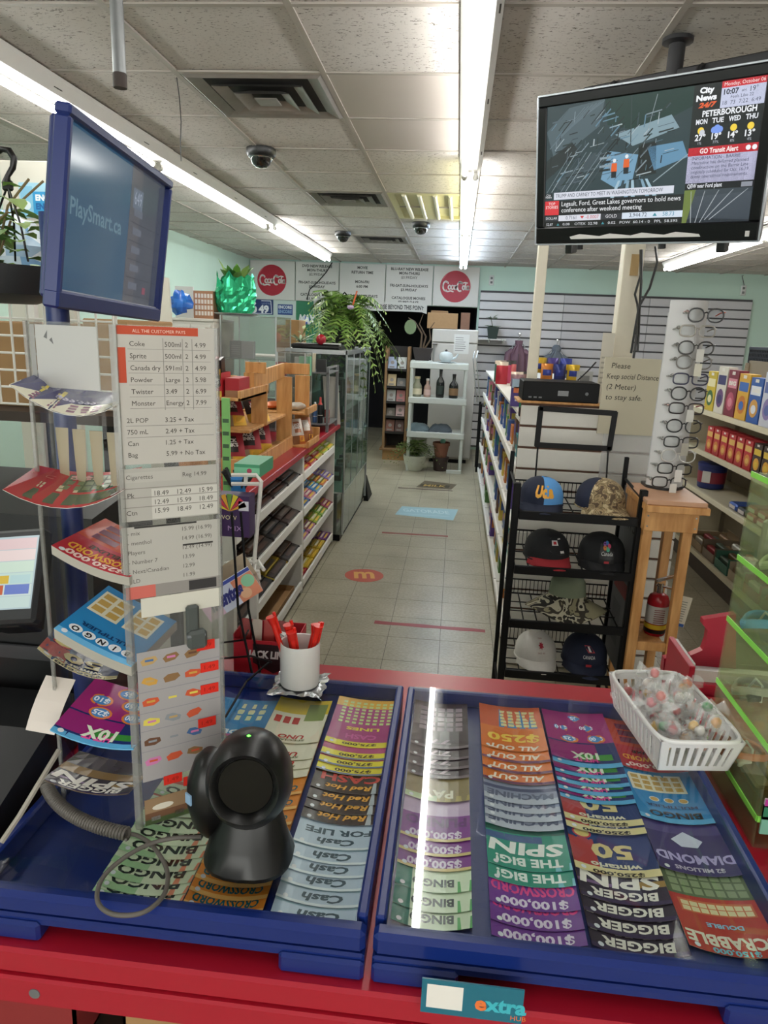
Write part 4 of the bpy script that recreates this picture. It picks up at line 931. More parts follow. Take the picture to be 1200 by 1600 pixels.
paper('snack_card', 'brown picture card at the foot of the ticket tower', 228, 1238, 318, 1284, '94795c', lambda pr, w, h: (pr.disc(w*.3, h*.62, w*.18, 'd8d0c0', 14, h*.12), pr.rect(0, 0, w, h*.2, '4a5a38'), pr.rect(0, h*.2, w, h*.45, '6f4f3a'), pr.rect(w*.1, h*.12, w*.25, h*.28, 'd8d8d8'), pr.rect(w*.5, h*.12, w*.65, h*.28, 'd8d8d8')), 'card')
for k, (px, py, lb) in enumerate(((321, 991, 'red price sticker highest on the snack menu'), (327, 1029, 'red price sticker second down on the snack menu'), (327, 1067, 'red price sticker third down on the snack menu'), (323, 1125, 'red price sticker fourth down on the snack menu'), (270, 1211, 'red price sticker just above the brown picture card'), (300, 1222, 'red price sticker half hidden behind the black scanner'))):
    paper('price_sticker', lb, px-14, py-8, px+14, py+8, 'd83024', lambda pr, w, h: pr.text('1.49', w/2, h*.3, h*.4, '9a1f18', w=w*.6), 'sticker', .0006, .0032)
# grey binder clip
cp = TK+TU*ux(300, 955)+TV_*vy(960)+TN*.006; t = thing('binder_clip', 'dark grey plastic clip on the ticket tower front', 'clip', cp)
MB().obox(cp+TV_*.012, TU*.0085, TV_*.022, TN*.004, bev=.003).build('arm', M('clip_grey', '474c4a', .4), t); MB().obox(cp-TV_*.012+TU*.004+TN*.004, TU*.0125, TV_*.013, TN*.007, bev=.004).build('jaw', M('clip_grey'), t); MB().cyl(cp-TV_*.006+TN*.008-TU*.01, cp-TV_*.006+TN*.008+TU*.014, .003, n=8).build('hinge_pin', STEEL, t)
# blank paper in the left face
mb = MB(); a = TLf+LU*.016; O = a+Vector((0, 0, vy(600)))+LN*.002; mb.obox(O+LU*.044+TV_*.036, LU*.044, TV_*.036, LN*.0004, 'b8b8b6'); pr = Print(); pr.poly([(.012, .058), (.018, .066), (.017, .056)], '6f6f70'); pr.poly([(.02, .055), (.026, .05), (.024, .058)], '6f6f70'); pr.rect(-.008, 0, -.001, .072, '9a9a98'); mb.flat(pr, O+LN*.0004, LU, TV_, .0001)
tag(mb.build('paper_sheet', MATTP, base=True), 'blank white sheet in the top of the ticket tower', 'paper')
# slot tongues under the top ticket
for k in range(4):
    c = TLf+LU*(.022+.026*k)+Vector((0, .03, 0)); z1, z0 = GT+vy(662), GT+vy(745)
    MB().lathe([(.002, 0), (.006, .008), (.007, .03), (.0085, (z1-z0))], (c.x, c.y, z0), 10, sy=.12).build('slot_tongue', M('cream_plastic', 'a39980', .5), tw, 50)
# tickets hanging out of the slots
def out_ticket(kind, nl, nr, fl, sag, label, thick=.0005, l=.11):
    A, Bq, F = P(*nl[:2], y=nl[2]), P(*nr[:2], y=nr[2]), P(*fl[:2], y=fl[2]); D = F-A; bg, rows, edge, extra = KIND[kind]
    def fn(u, v): return A+(Bq-A)*u+D*v+Vector((0, 0, -sag*(1-(2*u-1)**2)*(1-.6*v)+sag*.3*v))
    mb = MB(); mb.sheet(fn, 8, 5, thick, bg, edge if thick < .003 else 'a8a49a')
    w, ll = (Bq-A).length, D.length; pr = kind_print(kind, .1, .115); mb.mapped(pr, lambda a, b: fn(a/.1, b/.115), .00012)
    return tag(mb.build('lottery_ticket', GLOSSP, base=True), label, 'lottery ticket', 'lottery tickets curling out of the tower')
out_ticket('yellownavy', (14, 601, .72), (184, 632, .785), (60, 592, .83), .022, 'yellow and navy lottery ticket curling from the top tower slot')
out_ticket('redboard', (4, 765, .72), (194, 765, .785), (60, 735, .84), .022, 'red lottery ticket with green boards curling from the second tower slot')
out_ticket('crossred', (80, 852, .76), (202, 902, .785), (165, 812, .87), .006, 'thick pad of red crossword lottery tickets in the tower', .011)
out_ticket('bingoletters', (84, 982, .76), (205, 1042, .785), (170, 916, .87), .004, 'thick pad of blue bingo lottery tickets in the tower', .013)
out_ticket('winta', (58, 1013, .755), (182, 1060, .785), (88, 985, .86), .014, 'navy and cream lottery ticket curling below the blue bingo pad')
out_ticket('hit10', (78, 1140, .76), (208, 1170, .785), (150, 1062, .86), .008, 'purple lottery ticket with a big green 10X in the tower', .002)
out_ticket('bigger', (66, 1217, .745), (200, 1240, .785), (125, 1176, .84), .010, 'dark lottery ticket with white slanted letters in the lowest tower slot', .001)
# receipt slip
pts = [P(72, 1055, y=.83), P(118, 1062, y=.83), P(85, 1148, y=.78), P(40, 1140, y=.78)]
mb = MB(); mb.sheet(lambda u, v: (pts[3]+(pts[2]-pts[3])*u)*(1-v)+(pts[0]+(pts[1]-pts[0])*u)*v+Vector((0, -.006*math.sin(PI*v), 0)), 2, 5, .0006, 'd8cfc8', 'c8c4bc'); tag(mb.build('receipt', MATTP, base=True), 'pinkish white receipt slip hanging beside the ticket tower', 'receipt')

# ------------------------------------------------------------------ blue-framed display on a pole
c = Vector((-.544, 1.145, 1.863)); yaw, tilt, roll = 1.65, .128, -.028
r = Vector((math.cos(yaw), math.sin(yaw), 0)); n = Vector((math.sin(yaw), -math.cos(yaw), 0)); u = Vector((0, 0, 1))*math.cos(tilt)+n*math.sin(tilt)
r2 = r*math.cos(roll)+u*math.sin(roll); u2 = -r*math.sin(roll)+u*math.cos(roll); n2 = r2.cross(u2)
NAVY = M('navy_monitor_plastic', '1d2c66', .35, var=.05)
t = thing('customer_display', 'tilted flat display with blue frame and a dim dark screen on a pole', 'monitor', (c.x-.03, c.y-.14, ZC))
w_, h_ = .21, .126
for a, b, d, e in ((0, h_-.007, w_, .007), (0, -h_+.012, w_, .012)): MB().obox(c+u2*b, r2*d, u2*e, n2*.011, bev=.003).build('frame_bar', NAVY, t)
for s in (-1, 1): MB().obox(c+r2*s*(w_-.006)+u2*.0025, r2*.006, u2*(h_-.0165), n2*.011, bev=.003).build('frame_bar', NAVY, t)
MB().obox(c-n2*.017, r2*(w_-.012), u2*(h_-.012), n2*.0055, bev=.004).build('back_cover', NAVY, t)
mb = MB(); mb.obox(c-n2*.0042, r2*(w_-.012), u2*(h_-.014), n2*.004, '33414f'); pr = Print(); SW, SH = 2*(w_-.012), 2*(h_-.014)
pr.rect(0, 0, SW*.6, SH, '2a4a62'); pr.rect(SW*.6, 0, SW, SH, '3a3f4a').up(); pr.rect(SW*.6, 0, SW*.72, SH, '4a4a50'); pr.text('PlaySmart.ca', SW*.3, SH*.5, .022, '54707e', w=SW*.46, bold=.02)
pr.rect(SW*.63, SH*.72, SW*.74, SH*.86, '596272').up(); pr.text('649', SW*.685, SH*.75, .02, '8a92a0', w=SW*.08)
for k in range(5): pr.rect(SW*.62, SH*(.1+.13*k), SW*.98, SH*(.1+.13*k)+.0012, '2a2e38'); pr.rect(SW*.65, SH*(.15+.13*k), SW*.75, SH*(.2+.13*k), '555a66')
pr.rect(SW*.82, SH*.13, SW*.86, SH*.18, '7a3a4a')
mb.flat(pr, c-n2*.0002-r2*(w_-.012)-u2*(h_-.014), r2, u2, .00012); mb.build('screen', printed('dim_screen', .12, .5, .5), t)  # screen glow raised to stand in for reflections on the glass
MB().obox(c+u2*(-h_+.0245)+n2*.0035, r2*(w_-.014), u2*.0012, n2*.0015).build('screen_edge', M('pale_bezel', 'b8bcc8', .3), t)
pb = c-n2*.045-r2*.13; MB().cyl((pb.x, pb.y, ZC+.01), (pb.x, pb.y, pb.z), .016, n=14).build('pole', NAVY, t, 40); MB().obox((pb.x+.008, pb.y, pb.z-.03), (.012, 0, 0), (0, .018, 0), (0, 0, .028), bev=.004).build('bracket', NAVY, t); MB().lathe([(.029, 0), (.029, .006), (.02, .012)], (pb.x, pb.y, ZC), 20).build('base', NAVY, t, 40)

# ------------------------------------------------------------------ till screen, printer and dark boxes at the left edge
DK = M('till_dark_grey', '2a2b2e', .4, var=.08); DKB = M('till_black', '101114', .4, var=.08)
t = thing('till_terminal', 'grey touch-screen till with coloured buttons at the counter edge', 'till', (-.72, .95, ZC))
q = [P(-70, 975, y=.86), P(62, 968, y=.86), P(66, 832, y=.93), P(-70, 832, y=.93)]
ctr = (q[0]+q[1]+q[2]+q[3])/4; rx = (q[1]-q[0]).normalized(); uy = (q[3]-q[0]); uy = (uy-rx*uy.dot(rx)).normalized(); nn = rx.cross(uy); hw, hh_ = (q[1]-q[0]).length/2, (q[3]-q[0]).length/2
MB().obox(ctr-nn*.012, rx*hw, uy*hh_, nn*.012, bev=.005).build('bezel', DK, t)
mb = MB(); sw2, sh2 = hw*1.78, hh_*1.55; mb.obox(ctr-nn*.001+uy*.004, rx*sw2/2, uy*sh2/2, nn*.0015, 'b8ccd0'); pr = Print(); O = ctr+nn*.0006+uy*.004-rx*sw2/2-uy*sh2/2
for k, cc_ in enumerate(('c9ded8', 'd2e2dc', 'c6e0d6', 'cfe4d2', 'ecd8d4', 'e4c8c8')): pr.rect(sw2*.02, sh2*(.02+.16*k), sw2*.98, sh2*(.17+.16*k), cc_)
pr.up(); pr.rect(sw2*.62, sh2*.2, sw2*.95, sh2*.33, '6a7fc8'); pr.rect(sw2*.3, sh2*.2, sw2*.6, sh2*.33, 'c8603a'); pr.rect(sw2*.4, sh2*.35, sw2*.66, sh2*.46, 'd8b83a'); pr.rect(sw2*.68, sh2*.35, sw2*.95, sh2*.46, 'b8d8d8')
mb.flat(pr, O, rx, uy, .0001); mb.build('screen', printed('till_screen', .2, .5, .42), t)
MB().box(-.84, .93, ZC, -.62, 1.10, ZC+.08, bev=.006).build('foot', DKB, t); MB().obox(ctr-nn*.05, rx*.03, uy*.07, nn*.03, bev=.004).build('neck', DKB, t)
def dark_box(name, label, cat, x0, y0, z0, x1, y1, z1, m=DKB, slope=.0):
    t = thing(name, label, cat, ((x0+x1)/2, (y0+y1)/2, z0)); mb = MB()
    mb.hexa([(x0, y0, z0), (x1, y0, z0), (x1, y1, z0), (x0, y1, z0), (x0, y0+slope, z1-slope), (x1, y0+slope, z1-slope), (x1, y1, z1), (x0, y1, z1)]); mb.build('body', m, t)
    MB().box(x0+.01, y0-.002, z0+(z1-z0)*.3, x1-.01, y0+.004, z0+(z1-z0)*.36).build('seam', M('seam_grey', '3c3d40', .5), t)
    MB().cyl((x1-.03, y0-.003, z0+(z1-z0)*.55), (x1-.03, y0+.003, z0+(z1-z0)*.55), .006, n=10).build('button', STEEL, t); return t
dark_box('receipt_printer', 'black receipt printer beside the ticket tower', 'printer', -.83, .70, ZC, -.575, .90, ZC+.13, slope=.05)
dark_box('till_cabinet', 'black cabinet behind the till at the left counter end', 'cabinet', -1.2, 1.12, ZC, -.62, 1.40, ZC+.42, slope=.03)
tag(MB().tube([P(92, 1172, y=.78), P(60, 1225, y=.74), P(30, 1275, y=.72), P(2, 1316, y=.70)], .0035, 6).build('cord', M('pale_cord', '9a948a', .5), base=True), 'pale cord running down beside the receipt printer', 'cord')

# ------------------------------------------------------------------ racks and boxes behind the tower
# black wire rack with a slanted front
t = thing('wire_rack', 'small black wire rack standing behind the ticket tower', 'rack', (-.4, 1.3, ZC)); rk = .0028
fr_ = [[P(362, 800, y=1.33), P(372, 950, y=1.30), P(398, 1072, y=1.27)], [P(376, 800, y=1.40), P(388, 950, y=1.37), P(408, 1060, y=1.34)]]
for a in fr_: MB().tube(a, rk, 6).build('upright', BLACKM, t)
def wr(*pts, name='wire'): MB().tube(pts, rk*.8, 5).build(name, BLACKM, t)
lf = [P(350, 1080, y=1.27), P(390, 1090, y=1.25), P(418, 1045, y=1.34)]
wr(P(352, 1120, z=GT+.004), P(385, 1065, z=GT+.01), P(420, 1035, z=GT+.03)); wr(P(330, 1030, y=1.36), P(392, 1025, y=1.30), P(425, 1035, y=1.32)); wr(P(340, 1005, y=1.36), P(380, 1000, y=1.31), P(388, 985, y=1.37)); wr(P(345, 1075, y=1.3), P(398, 1072, y=1.27), P(408, 1060, y=1.34))
# red snack box
def label_box(name, label, cat, x0, y0, z0, x1, y1, z1, bg, front=None, top=None, side=None, mat=PRINT, group=None, open_=0.):
    mb = MB()
    if open_:
        w = .002; mb.box(x0, y0, z0, x1, y1, z0+w, bg)
        for a in ((x0, y0, z0+w, x0+w, y1, z1), (x1-w, y0, z0+w, x1, y1, z1), (x0+w, y0, z0+w, x1-w, y0+w, z1-open_), (x0+w, y1-w, z0+w, x1-w, y1, z1)): mb.box(*a, bg)
    else: mb.box(x0, y0, z0, x1, y1, z1, bg)
    if front: pr = Print(); front(pr, x1-x0, z1-z0); mb.flat(pr, (x0, y0, z0), (1, 0, 0), (0, 0, 1), .0004)
    if side: pr = Print(); side(pr, y1-y0, z1-z0); mb.flat(pr, (x1, y0, z0), (0, 1, 0), (0, 0, 1), .0004)
    if top: pr = Print(); top(pr, x1-x0, y1-y0); mb.flat(pr, (x0, y0, z1), (1, 0, 0), (0, 1, 0), .0004)
    return tag(mb.build(name, mat, base=True), label, cat, group)
def jl(pr, w, h):
    pr.poly([(w*.3, h*.8), (w*.95, h*.8), (w*.98, h*.4), (w*.62, h*.12), (w*.3, h*.35)], '2a1a1c').up(); pr.text("JACK LINK'S", w*.58, h*.48, h*.16, 'e4e0dc', w=w*.72, bold=.05, shear=.1)
a = P(372, 1050, y=1.39); b = P(470, 1050, y=1.39); zj = P(420, 985, y=1.39).z
label_box('snack_box', 'red jerky carton with open top behind the white mug', 'box', a.x, 1.36, ZC, b.x, 1.443, zj, 'b01f2c', jl, open_=.012)
for k in range(4): # bags inside
    xx = a.x+.018+k*.026; mb = MB(); mb.sheet(lambda u, v: (xx-.011+.022*u, 1.375+.05*v*.3, ZC+.01+(zj-ZC+.012)*v+.003*math.sin(u*PI)), 3, 4, .002, ['8a2a26', 'c8b8a8', 'a83a34', '7a2420'][k], '5a1a18'); tag(mb.build('snack_bag', FOILP, base=True), 'foil jerky bag poking out of the red open carton', 'bag', 'jerky bags in the red carton')
# candy roll box (slanted front board)
mb = MB(); O = P(330, 972, y=1.32); E1 = P(411, 922, y=1.36); U = (E1-O); L_ = U.length; U.normalize(); V = Vector((0, 0, 1)); V = (V-U*V.dot(U)).normalized(); N_ = U.cross(V); H2 = .062
mb.obox(O+U*L_/2+V*H2/2, U*L_/2, V*H2/2, N_*.002, 'c9cfe0'); pr = Print(); pr.rect(0, H2*.88, L_, H2, '3a4aa0'); pr.rect(0, 0, L_*.3, H2*.86, 'd8b8c8'); pr.rect(L_*.62, 0, L_, H2*.86, 'd88a6a').up(); pr.disc(L_*.88, H2*.6, .014, '8ac8a0', 14); pr.disc(L_*.75, H2*.25, .012, 'e0b08a', 12).up(); pr.text('mentos', L_*.42, H2*.28, H2*.45, '2a2f78', w=L_*.6, bold=.06, shear=.25)
mb.flat(pr, O+N_*.002, U, V, .0003); t = thing('candy_box', 'white and orange roll candy display box with navy lettering', 'box', (O+U*L_/2)); mb.build('front_board', PRINT, t)
mb = MB(); mb.obox(O+U*L_/2+V*.004-N_*.05, U*L_/2, V*.002, N_*.047, '9a8878'); mb.obox(O+U*L_/2+V*.03-N_*.098, U*L_/2, V*.03, N_*.0015, 'a89880'); mb.build('tray', PRINT, t)
for k in range(4): MB().cyl(O+U*(.015+.02*k)+V*.017-N_*.02, O+U*(.015+.02*k)+V*.017-N_*.075, .009, n=10, c=['6aa8c8', 'd8c048', 'c86a7a', '88a8b8'][k]).build('roll', PRINT, t, 40)
# white wire rack with candy boxes
t = thing('wire_rack', 'white wire rack with candy boxes between tower and candy shelves', 'rack', (-.62, 1.95, ZC-.1)); WR = .0055
RY = 1.75
def W3(*pts, r=WR): MB().tube(pts, r, 6).build('wire', WIREW, t)
A0 = P(362, 742, y=RY); A1 = P(400, 742, y=RY); A2 = P(408, 752, y=RY); A3 = P(397, 880, y=RY)
W3(A0, A1, A2, P(404, 800, y=RY), A3, P(399, 905, y=RY)); W3(P(362, 756, y=RY), P(408, 756, y=RY)); W3(P(362, 878, y=RY), P(404, 878, y=RY), P(412, 890, y=RY-.05)); W3(P(362, 893, y=RY-.1), P(405, 893, y=RY-.1), P(405, 905, y=RY-.1)); W3(P(352, 880, y=RY+.15), P(398, 872, y=RY+.1))
for k in range(5): W3(P(362+9*k, 893, y=RY-.1), P(364+9*k, 875, y=RY+.08), r=.003)
W3(P(384, 742, y=RY+.01), P(384, 756, y=RY)); 
zr = P(380, 893, y=RY).z; fx = A1.x
MB().box(A0.x-.02, RY+.002, 0, A0.x+.0, RY+.02, zr+.02).build('post', WIREW, t); MB().box(A1.x-.02, RY+.002, 0, A1.x, RY+.02, zr+.02).build('post', WIREW, t)
def greentin(pr, w, h): pr.rect(0, h*.25, w, h*.75, '7fc8a0').up(); pr.disc(w*.6, h*.5, h*.2, 'b03a5a', 10)
a, b = P(364, 742, y=RY+.01), P(404, 742, y=RY+.01); zz = P(380, 730, y=RY).z
label_box('candy_box', 'green and pink candy box on top of the white wire rack', 'box', a.x, RY+.02, zz-.03, b.x, RY+.16, zz+.004, '4a9a72', greentin)
def sunny(pr, w, h):
    for k in range(7):
        an = PI*.15+PI*.7*k/6; pr.poly([(w*.45, h*.62), (w*(.45+.5*math.cos(an-.15)), h*(.62+.42*math.sin(an-.15))), (w*(.45+.5*math.cos(an+.15)), h*(.62+.42*math.sin(an+.15)))], ['e0a83a', 'c83a4a', 'e0d040', '6a9a48'][k % 4])
    pr.rect(w*.7, h*.65, w*.98, h*.88, 'd8d8e0').up(); pr.text('WOW', w*.4, h*.42, h*.1, 'e0d8a8', w=w*.5); pr.text('MIX', w*.6, h*.15, h*.12, 'b89ac8', w=w*.4)
a, b = P(352, 838, y=RY-.06), P(390, 838, y=RY-.06); z0, z1 = a.z, P(370, 775, y=RY-.06).z
label_box('candy_box', 'dark purple candy box with a yellow sunburst on the white wire rack', 'box', a.x-.03, RY-.06, z0, b.x, RY-.01, z1, '3f2a56', sunny)
# ================================================================== candy gondola on the left of the aisle
XG = -.93; GW = M('gondola_white', 'd5d2cb', .5, var=.04)
def pine_mat():
    m = bpy.data.materials.new('pine_wood'); m.use_nodes = True; nt = m.node_tree; N = nt.nodes.new; L = nt.links.new; b = nt.nodes['Principled BSDF']
    tc = N('ShaderNodeTexCoord'); mp = N('ShaderNodeMapping'); mp.inputs['Scale'].default_value = (14, 14, 2.2); L(tc.outputs['Object'], mp.inputs[0])
    n = N('ShaderNodeTexNoise'); n.inputs['Scale'].default_value = 2.5; n.inputs['Detail'].default_value = 5; L(mp.outputs[0], n.inputs[0])
    r = N('ShaderNodeValToRGB'); r.color_ramp.elements[0].color = lin('b27a3f')+(1,); r.color_ramp.elements[1].color = lin('d9a468')+(1,); r.color_ramp.elements[0].position = .3; r.color_ramp.elements[1].position = .7
    v = N('ShaderNodeTexVoronoi'); v.inputs['Scale'].default_value = 7; L(tc.outputs['Object'], v.inputs[0]); k = N('ShaderNodeValToRGB'); k.color_ramp.elements[0].color = (.16, .07, .02, 1); k.color_ramp.elements[0].position = .05; k.color_ramp.elements[1].position = .11
    mx = N('ShaderNodeMix'); mx.data_type = 'RGBA'; mx.blend_type = 'MULTIPLY'; mx.inputs[0].default_value = .8
    L(n.outputs[0], r.inputs[0]); L(v.outputs['Distance'], k.inputs[0]); L(r.outputs[0], mx.inputs[6]); L(k.outputs[0], mx.inputs[7]); L(mx.outputs[2], b.inputs['Base Color']); b.inputs['Roughness'].default_value = .5
    return m
PINE = pine_mat()
LIPZ = [P(521, py, x=XG).z for py in (704, 749, 791, 833)]; LIPZ = [round(z, 3) for z in LIPZ]
SLOPE = math.radians(17); DX, DZ = -math.cos(SLOPE), math.sin(SLOPE); SD = .40
UN = Vector((math.sin(SLOPE), 0, math.cos(SLOPE))); UD = Vector((DX, 0, DZ)); UY = Vector((0, 1, 0))
def gondola(y0, y1, label, wires):
    t = thing('candy_shelf', label, 'shelf unit', (XG-.25, (y0+y1)/2, 0))
    for y in (y0, y1-.022): MB().box(XG-.5, y, .02, XG, y+.022, .962, bev=.002).build('side_panel', GW, t)
    MB().box(XG-.5, y0+.022, .06, XG-.48, y1-.022, .962).build('back_panel', GW, t); MB().box(XG-.46, y0+.05, 0, XG-.05, y1-.05, .02).build('plinth', BLACKM, t)
    MB().box(XG-.54, y0-.01 if y0 < 3.5 else y0, .962, XG+.03, y1 if y0 < 3.5 else y1+.06, 1.0, bev=.003).build('counter_top', RED, t)
    for k, z in enumerate(LIPZ):
        o = Vector((XG-.012, y0+.022, z)); yw = y1-y0-.044
        if k == 3: MB().box(XG-.48, y0+.022, .045, XG-.012, y1-.022, .06).build('shelf', GW, t)
        elif not wires: MB().obox(o+UD*SD/2+UY*yw/2-UN*.006, UD*SD/2, UY*yw/2, UN*.004).build('shelf', GW, t)
        else:
            mb = MB()
            for q in range(13): mb.cyl(o+UD*(.02+.03*q)+UY*.005-UN*.004, o+UD*(.02+.03*q)+UY*(yw-.005)-UN*.004, .0028, n=5)
            mb.cyl(o+UD*.1+UY*(yw/2)-UN*.008, o+UD*.39+UY*(yw/2)-UN*.008, .003, n=5); mb.build('wire_shelf', WIREW, t)
        zz = z if k < 3 else .07
        MB().box(XG-.012, y0+.022, zz-.02, XG+.004, y1-.022, zz+.035, bev=.003).build('price_rail', WHITE, t)
    return t
gondola(4.40, 5.60, 'white candy shelf unit with red top next to the glass showcase', False)
gondola(2.95, 4.398, 'white candy shelf unit with wire shelves, mostly dark cartons', True)
_bars = {}
def candy_carton(k, y, w, box, bars, label, d=.16, h=.05, n=6, flat=False):
    """open display carton on the sloped shelf k, bars across it"""
    z = LIPZ[k] if k < 3 else .062; dn, up_ = (UD, UN) if k < 3 else (Vector((-1, 0, 0)), Vector((0, 0, 1)))
    o = Vector((XG-.0145, y, z))+(up_*.0005 if k == 3 else Vector((0, 0, 0)))
    t = thing('candy_carton', label, 'candy box', o+dn*d/2); mb = MB(); e = .0015; dd = d
    mb.obox(o+dn*dd/2+UY*w/2+up_*e, dn*dd/2, UY*w/2, up_*e, box); mb.obox(o+dn*e+UY*w/2+up_*h*.28, dn*e, UY*w/2, up_*h*.28, box); mb.obox(o+dn*(dd-e)+UY*w/2+up_*h/2, dn*e, UY*w/2, up_*h/2, box)
    for s in (e, w-e): mb.obox(o+dn*dd/2+UY*s+up_*h*.4, dn*dd/2, UY*e, up_*h*.4, box)
    mb.build('carton', PRINT, t)
    for i in range(n):
        c = bars[i % len(bars)]; a = o+dn*(.006+(dd-.012)*(i+.5)/n)+UY*w/2+up_*(h*(.45+.08*((i*7) % 3)))
        hw = (dd-.014)/n/2
        mb = MB(); mb.obox(a, dn*hw*.92, UY*(w/2-.006), up_*h*.42, c, bev=.004); mb.obox(a+up_*h*.421, dn*hw*.5, UY*(w*.3), up_*.0008, ('8a8078' if i % 2 else '5a4438') if n < 8 else ('e8e0d0' if i % 2 else 'f0c84a')); mb.build('bar', FOILP, t)
    return t
cols = [[('b83a2c', ['c8342c', 'b02a2a']), ('a02c30', ['c04038', '8a2028']), ('8a4a2a', ['c8c040', 'c83a30']), ('6a7a2a', ['b8c83a', 'a8b030']), ('9aa03a', ['d0c840', '98b040'])],
        [('3a2420', ['4a78b8', '5a8ac8']), ('3a6aa8', ['d890a0', 'c87088']), ('4a88b8', ['6aa8d0', '4a90c8']), ('b86a30', ['d87a3a', '88a048']), ('6a5aa0', ['8a78c0', 'a088c8'])],
        [('4a3a34', ['c06aa8', '4a90c0']), ('6a4a48', ['b878a0', 'a06a60']), ('6a8a3a', ['a0b838', 'c8c850']), ('7a9a4a', ['88b048', '98c058']), ('8a3a58', ['b84a70', 'c05a80'])],
        [('a83a40', ['c84048', 'b83440']), ('c8a030', ['d8b83a', 'e0c848']), ('c09a2c', ['d8b030', 'd0a830']), ('b8942c', ['d8c048', 'c8a838']), ('6a3a78', ['8a4a98', 'a060b0'])]]
cn = [['red wafer bars', 'crimson chocolate bars', 'yellow and red bars', 'lime green packs', 'yellow-green packs'], ['blue bars in a brown carton', 'pink sugar bars', 'sky blue gum packs', 'orange and green packs', 'lilac gum packs'], ['magenta and blue packs', 'mauve packs', 'lime and yellow packs', 'pale green packs', 'raspberry packs'], ['red chew packs', 'golden bars', 'amber bars', 'lemon yellow bars', 'violet bars']]
sh = ['on the topmost shelf', 'on the second shelf', 'on the third shelf', 'on the bottom shelf']
for k in range(4):
    for i in range(5): candy_carton(k, 4.425+.231*i, .222, cols[k][i][0], cols[k][i][1], 'open carton of %s %s by the showcase' % (cn[k][i], sh[k]), d=.24, h=.055, n=8)
dk = [('26221f', ['2a2624', '3a3634']), ('2e2624', ['3a2a26', '4a3a34']), ('3a2c26', ['2c2420', '5a3f30'])]
for k in range(3):
    for i in range(4):
        b, br = dk[(k+i) % 3]
        if k == 2 and i == 2: b, br = 'c8b040', ['3a2c24', 'c8a83a']
        lb = ['black carton of dark bars', 'dark brown carton of chocolate bars', 'brown carton of chocolate bars', 'charcoal carton of bars'][i]
        if k == 2 and i == 2: lb = 'yellow-edged carton of chocolate bars'
        candy_carton(k, 3.0+.335*i, .32, b, br, '%s %s of the wire candy unit' % (lb, sh[k]), d=.26, h=.055, n=5 if k else 7)
# empty brown tray on the bottom shelf
open_carton('carton', 'flat empty brown carton on the bottom of the wire candy unit', XG-.44, 3.05, .0605, XG-.03, 4.3, .10, CARD)

# ------------------------------------------------------------------ pine snack rack on the red top
t = thing('snack_rack', 'knotty pine counter rack for jerky bags on the red shelf top', 'rack', (-1.08, 3.95, 1.0))
XC_, YC_ = -1.05, P(445, 567, x=-1.05).y
def bx_cam(px0, py0, px1, py1, y, name, th=.018, up0=None):       # board that faces the till, between two photo corners at depth y
    a, b = P(px0, py0, y=y), P(px1, py1, y=y); return MB().box(a.x, y, min(a.z, b.z), b.x, y+th, max(a.z, b.z), bev=.002).build(name, PINE, t)
def bx_side(pa, pb, hgt, x, name, th=.018):                        # board along the aisle at x, upper edge through two photo points
    a, b = P(*pa, x=x), P(*pb, x=x); q = []
    for z in (-hgt, 0): q += [(x-th, a.y, a.z+z), (x, a.y, a.z+z), (x, b.y, b.z+z), (x-th, b.y, b.z+z)]
    return MB().hexa(q).build(name, PINE, t)
a = bx_side((397, 583), (445, 567), .085, XC_, 'header_board'); bx_cam(445, 567, 483, 586, YC_, 'header_board')
bx_cam(383, 565, 415, 584, YC_-.62, 'header_board')
bx_cam(432, 588, 455, 690, YC_-.02, 'post'); bx_cam(461, 586, 482, 690, YC_+.3, 'post'); bx_cam(392, 600, 417, 665, YC_-.55, 'post')
zt_ = 1.0
for x, y in ((XC_-.3, YC_-.02), (XC_-.3, YC_+.3), (XC_-.3, YC_-.75)): MB().box(x-.05, y, 1.0, x, y+.018, P(445, 590, x=XC_).z, bev=.002).build('post', PINE, t)
zs = P(465, 645, y=YC_).z; MB().box(XC_-.28, YC_, zs-.012, -.905, YC_+.3, zs, bev=.002).build('shelf', PINE, t); MB().box(-.92, YC_-.005, zs-.012, -.902, YC_+.3, zs+.03, bev=.002).build('shelf_lip', PINE, t)
zs2 = P(400, 607, y=YC_-.6).z; MB().box(XC_-.3, YC_-1.02, zs2-.03, XC_+.03, YC_-.5, zs2-.015, bev=.002).build('shelf', PINE, t); MB().box(XC_+.015, YC_-1.02, zs2-.03, XC_+.03, YC_-.5, zs2+.02, bev=.002).build('shelf_lip', PINE, t)
zs3 = P(400, 663, y=YC_-.6).z; MB().box(XC_-.28, YC_-.85, zs3-.015, XC_+.02, YC_-.05, zs3, bev=.002).build('shelf', PINE, t)
# bottom trays
b0 = P(382, 720, x=XC_+.05); MB().box(XC_+.04, YC_-.98, 1.0, XC_+.058, YC_-.02, 1.075, bev=.002).build('tray_board', PINE, t); MB().box(XC_-.3, YC_-.99, 1.0, XC_+.058, YC_-.972, 1.085, bev=.002).build('tray_board', PINE, t)
MB().box(XC_-.3, YC_-.97, 1.0, XC_+.04, YC_-.02, 1.008).build('tray_floor', PINE, t)
MB().box(XC_-.1, YC_-.015, 1.0, -.905, YC_+.33, 1.01, bev=.002).build('tray_floor', PINE, t); MB().box(-.905, YC_-.015, 1.0, -.889, YC_+.33, 1.04, bev=.002).build('tray_board', PINE, t); MB().box(-.99, YC_+.32, 1.0, -.889, YC_+.338, 1.09, bev=.002).build('tray_board', PINE, t)
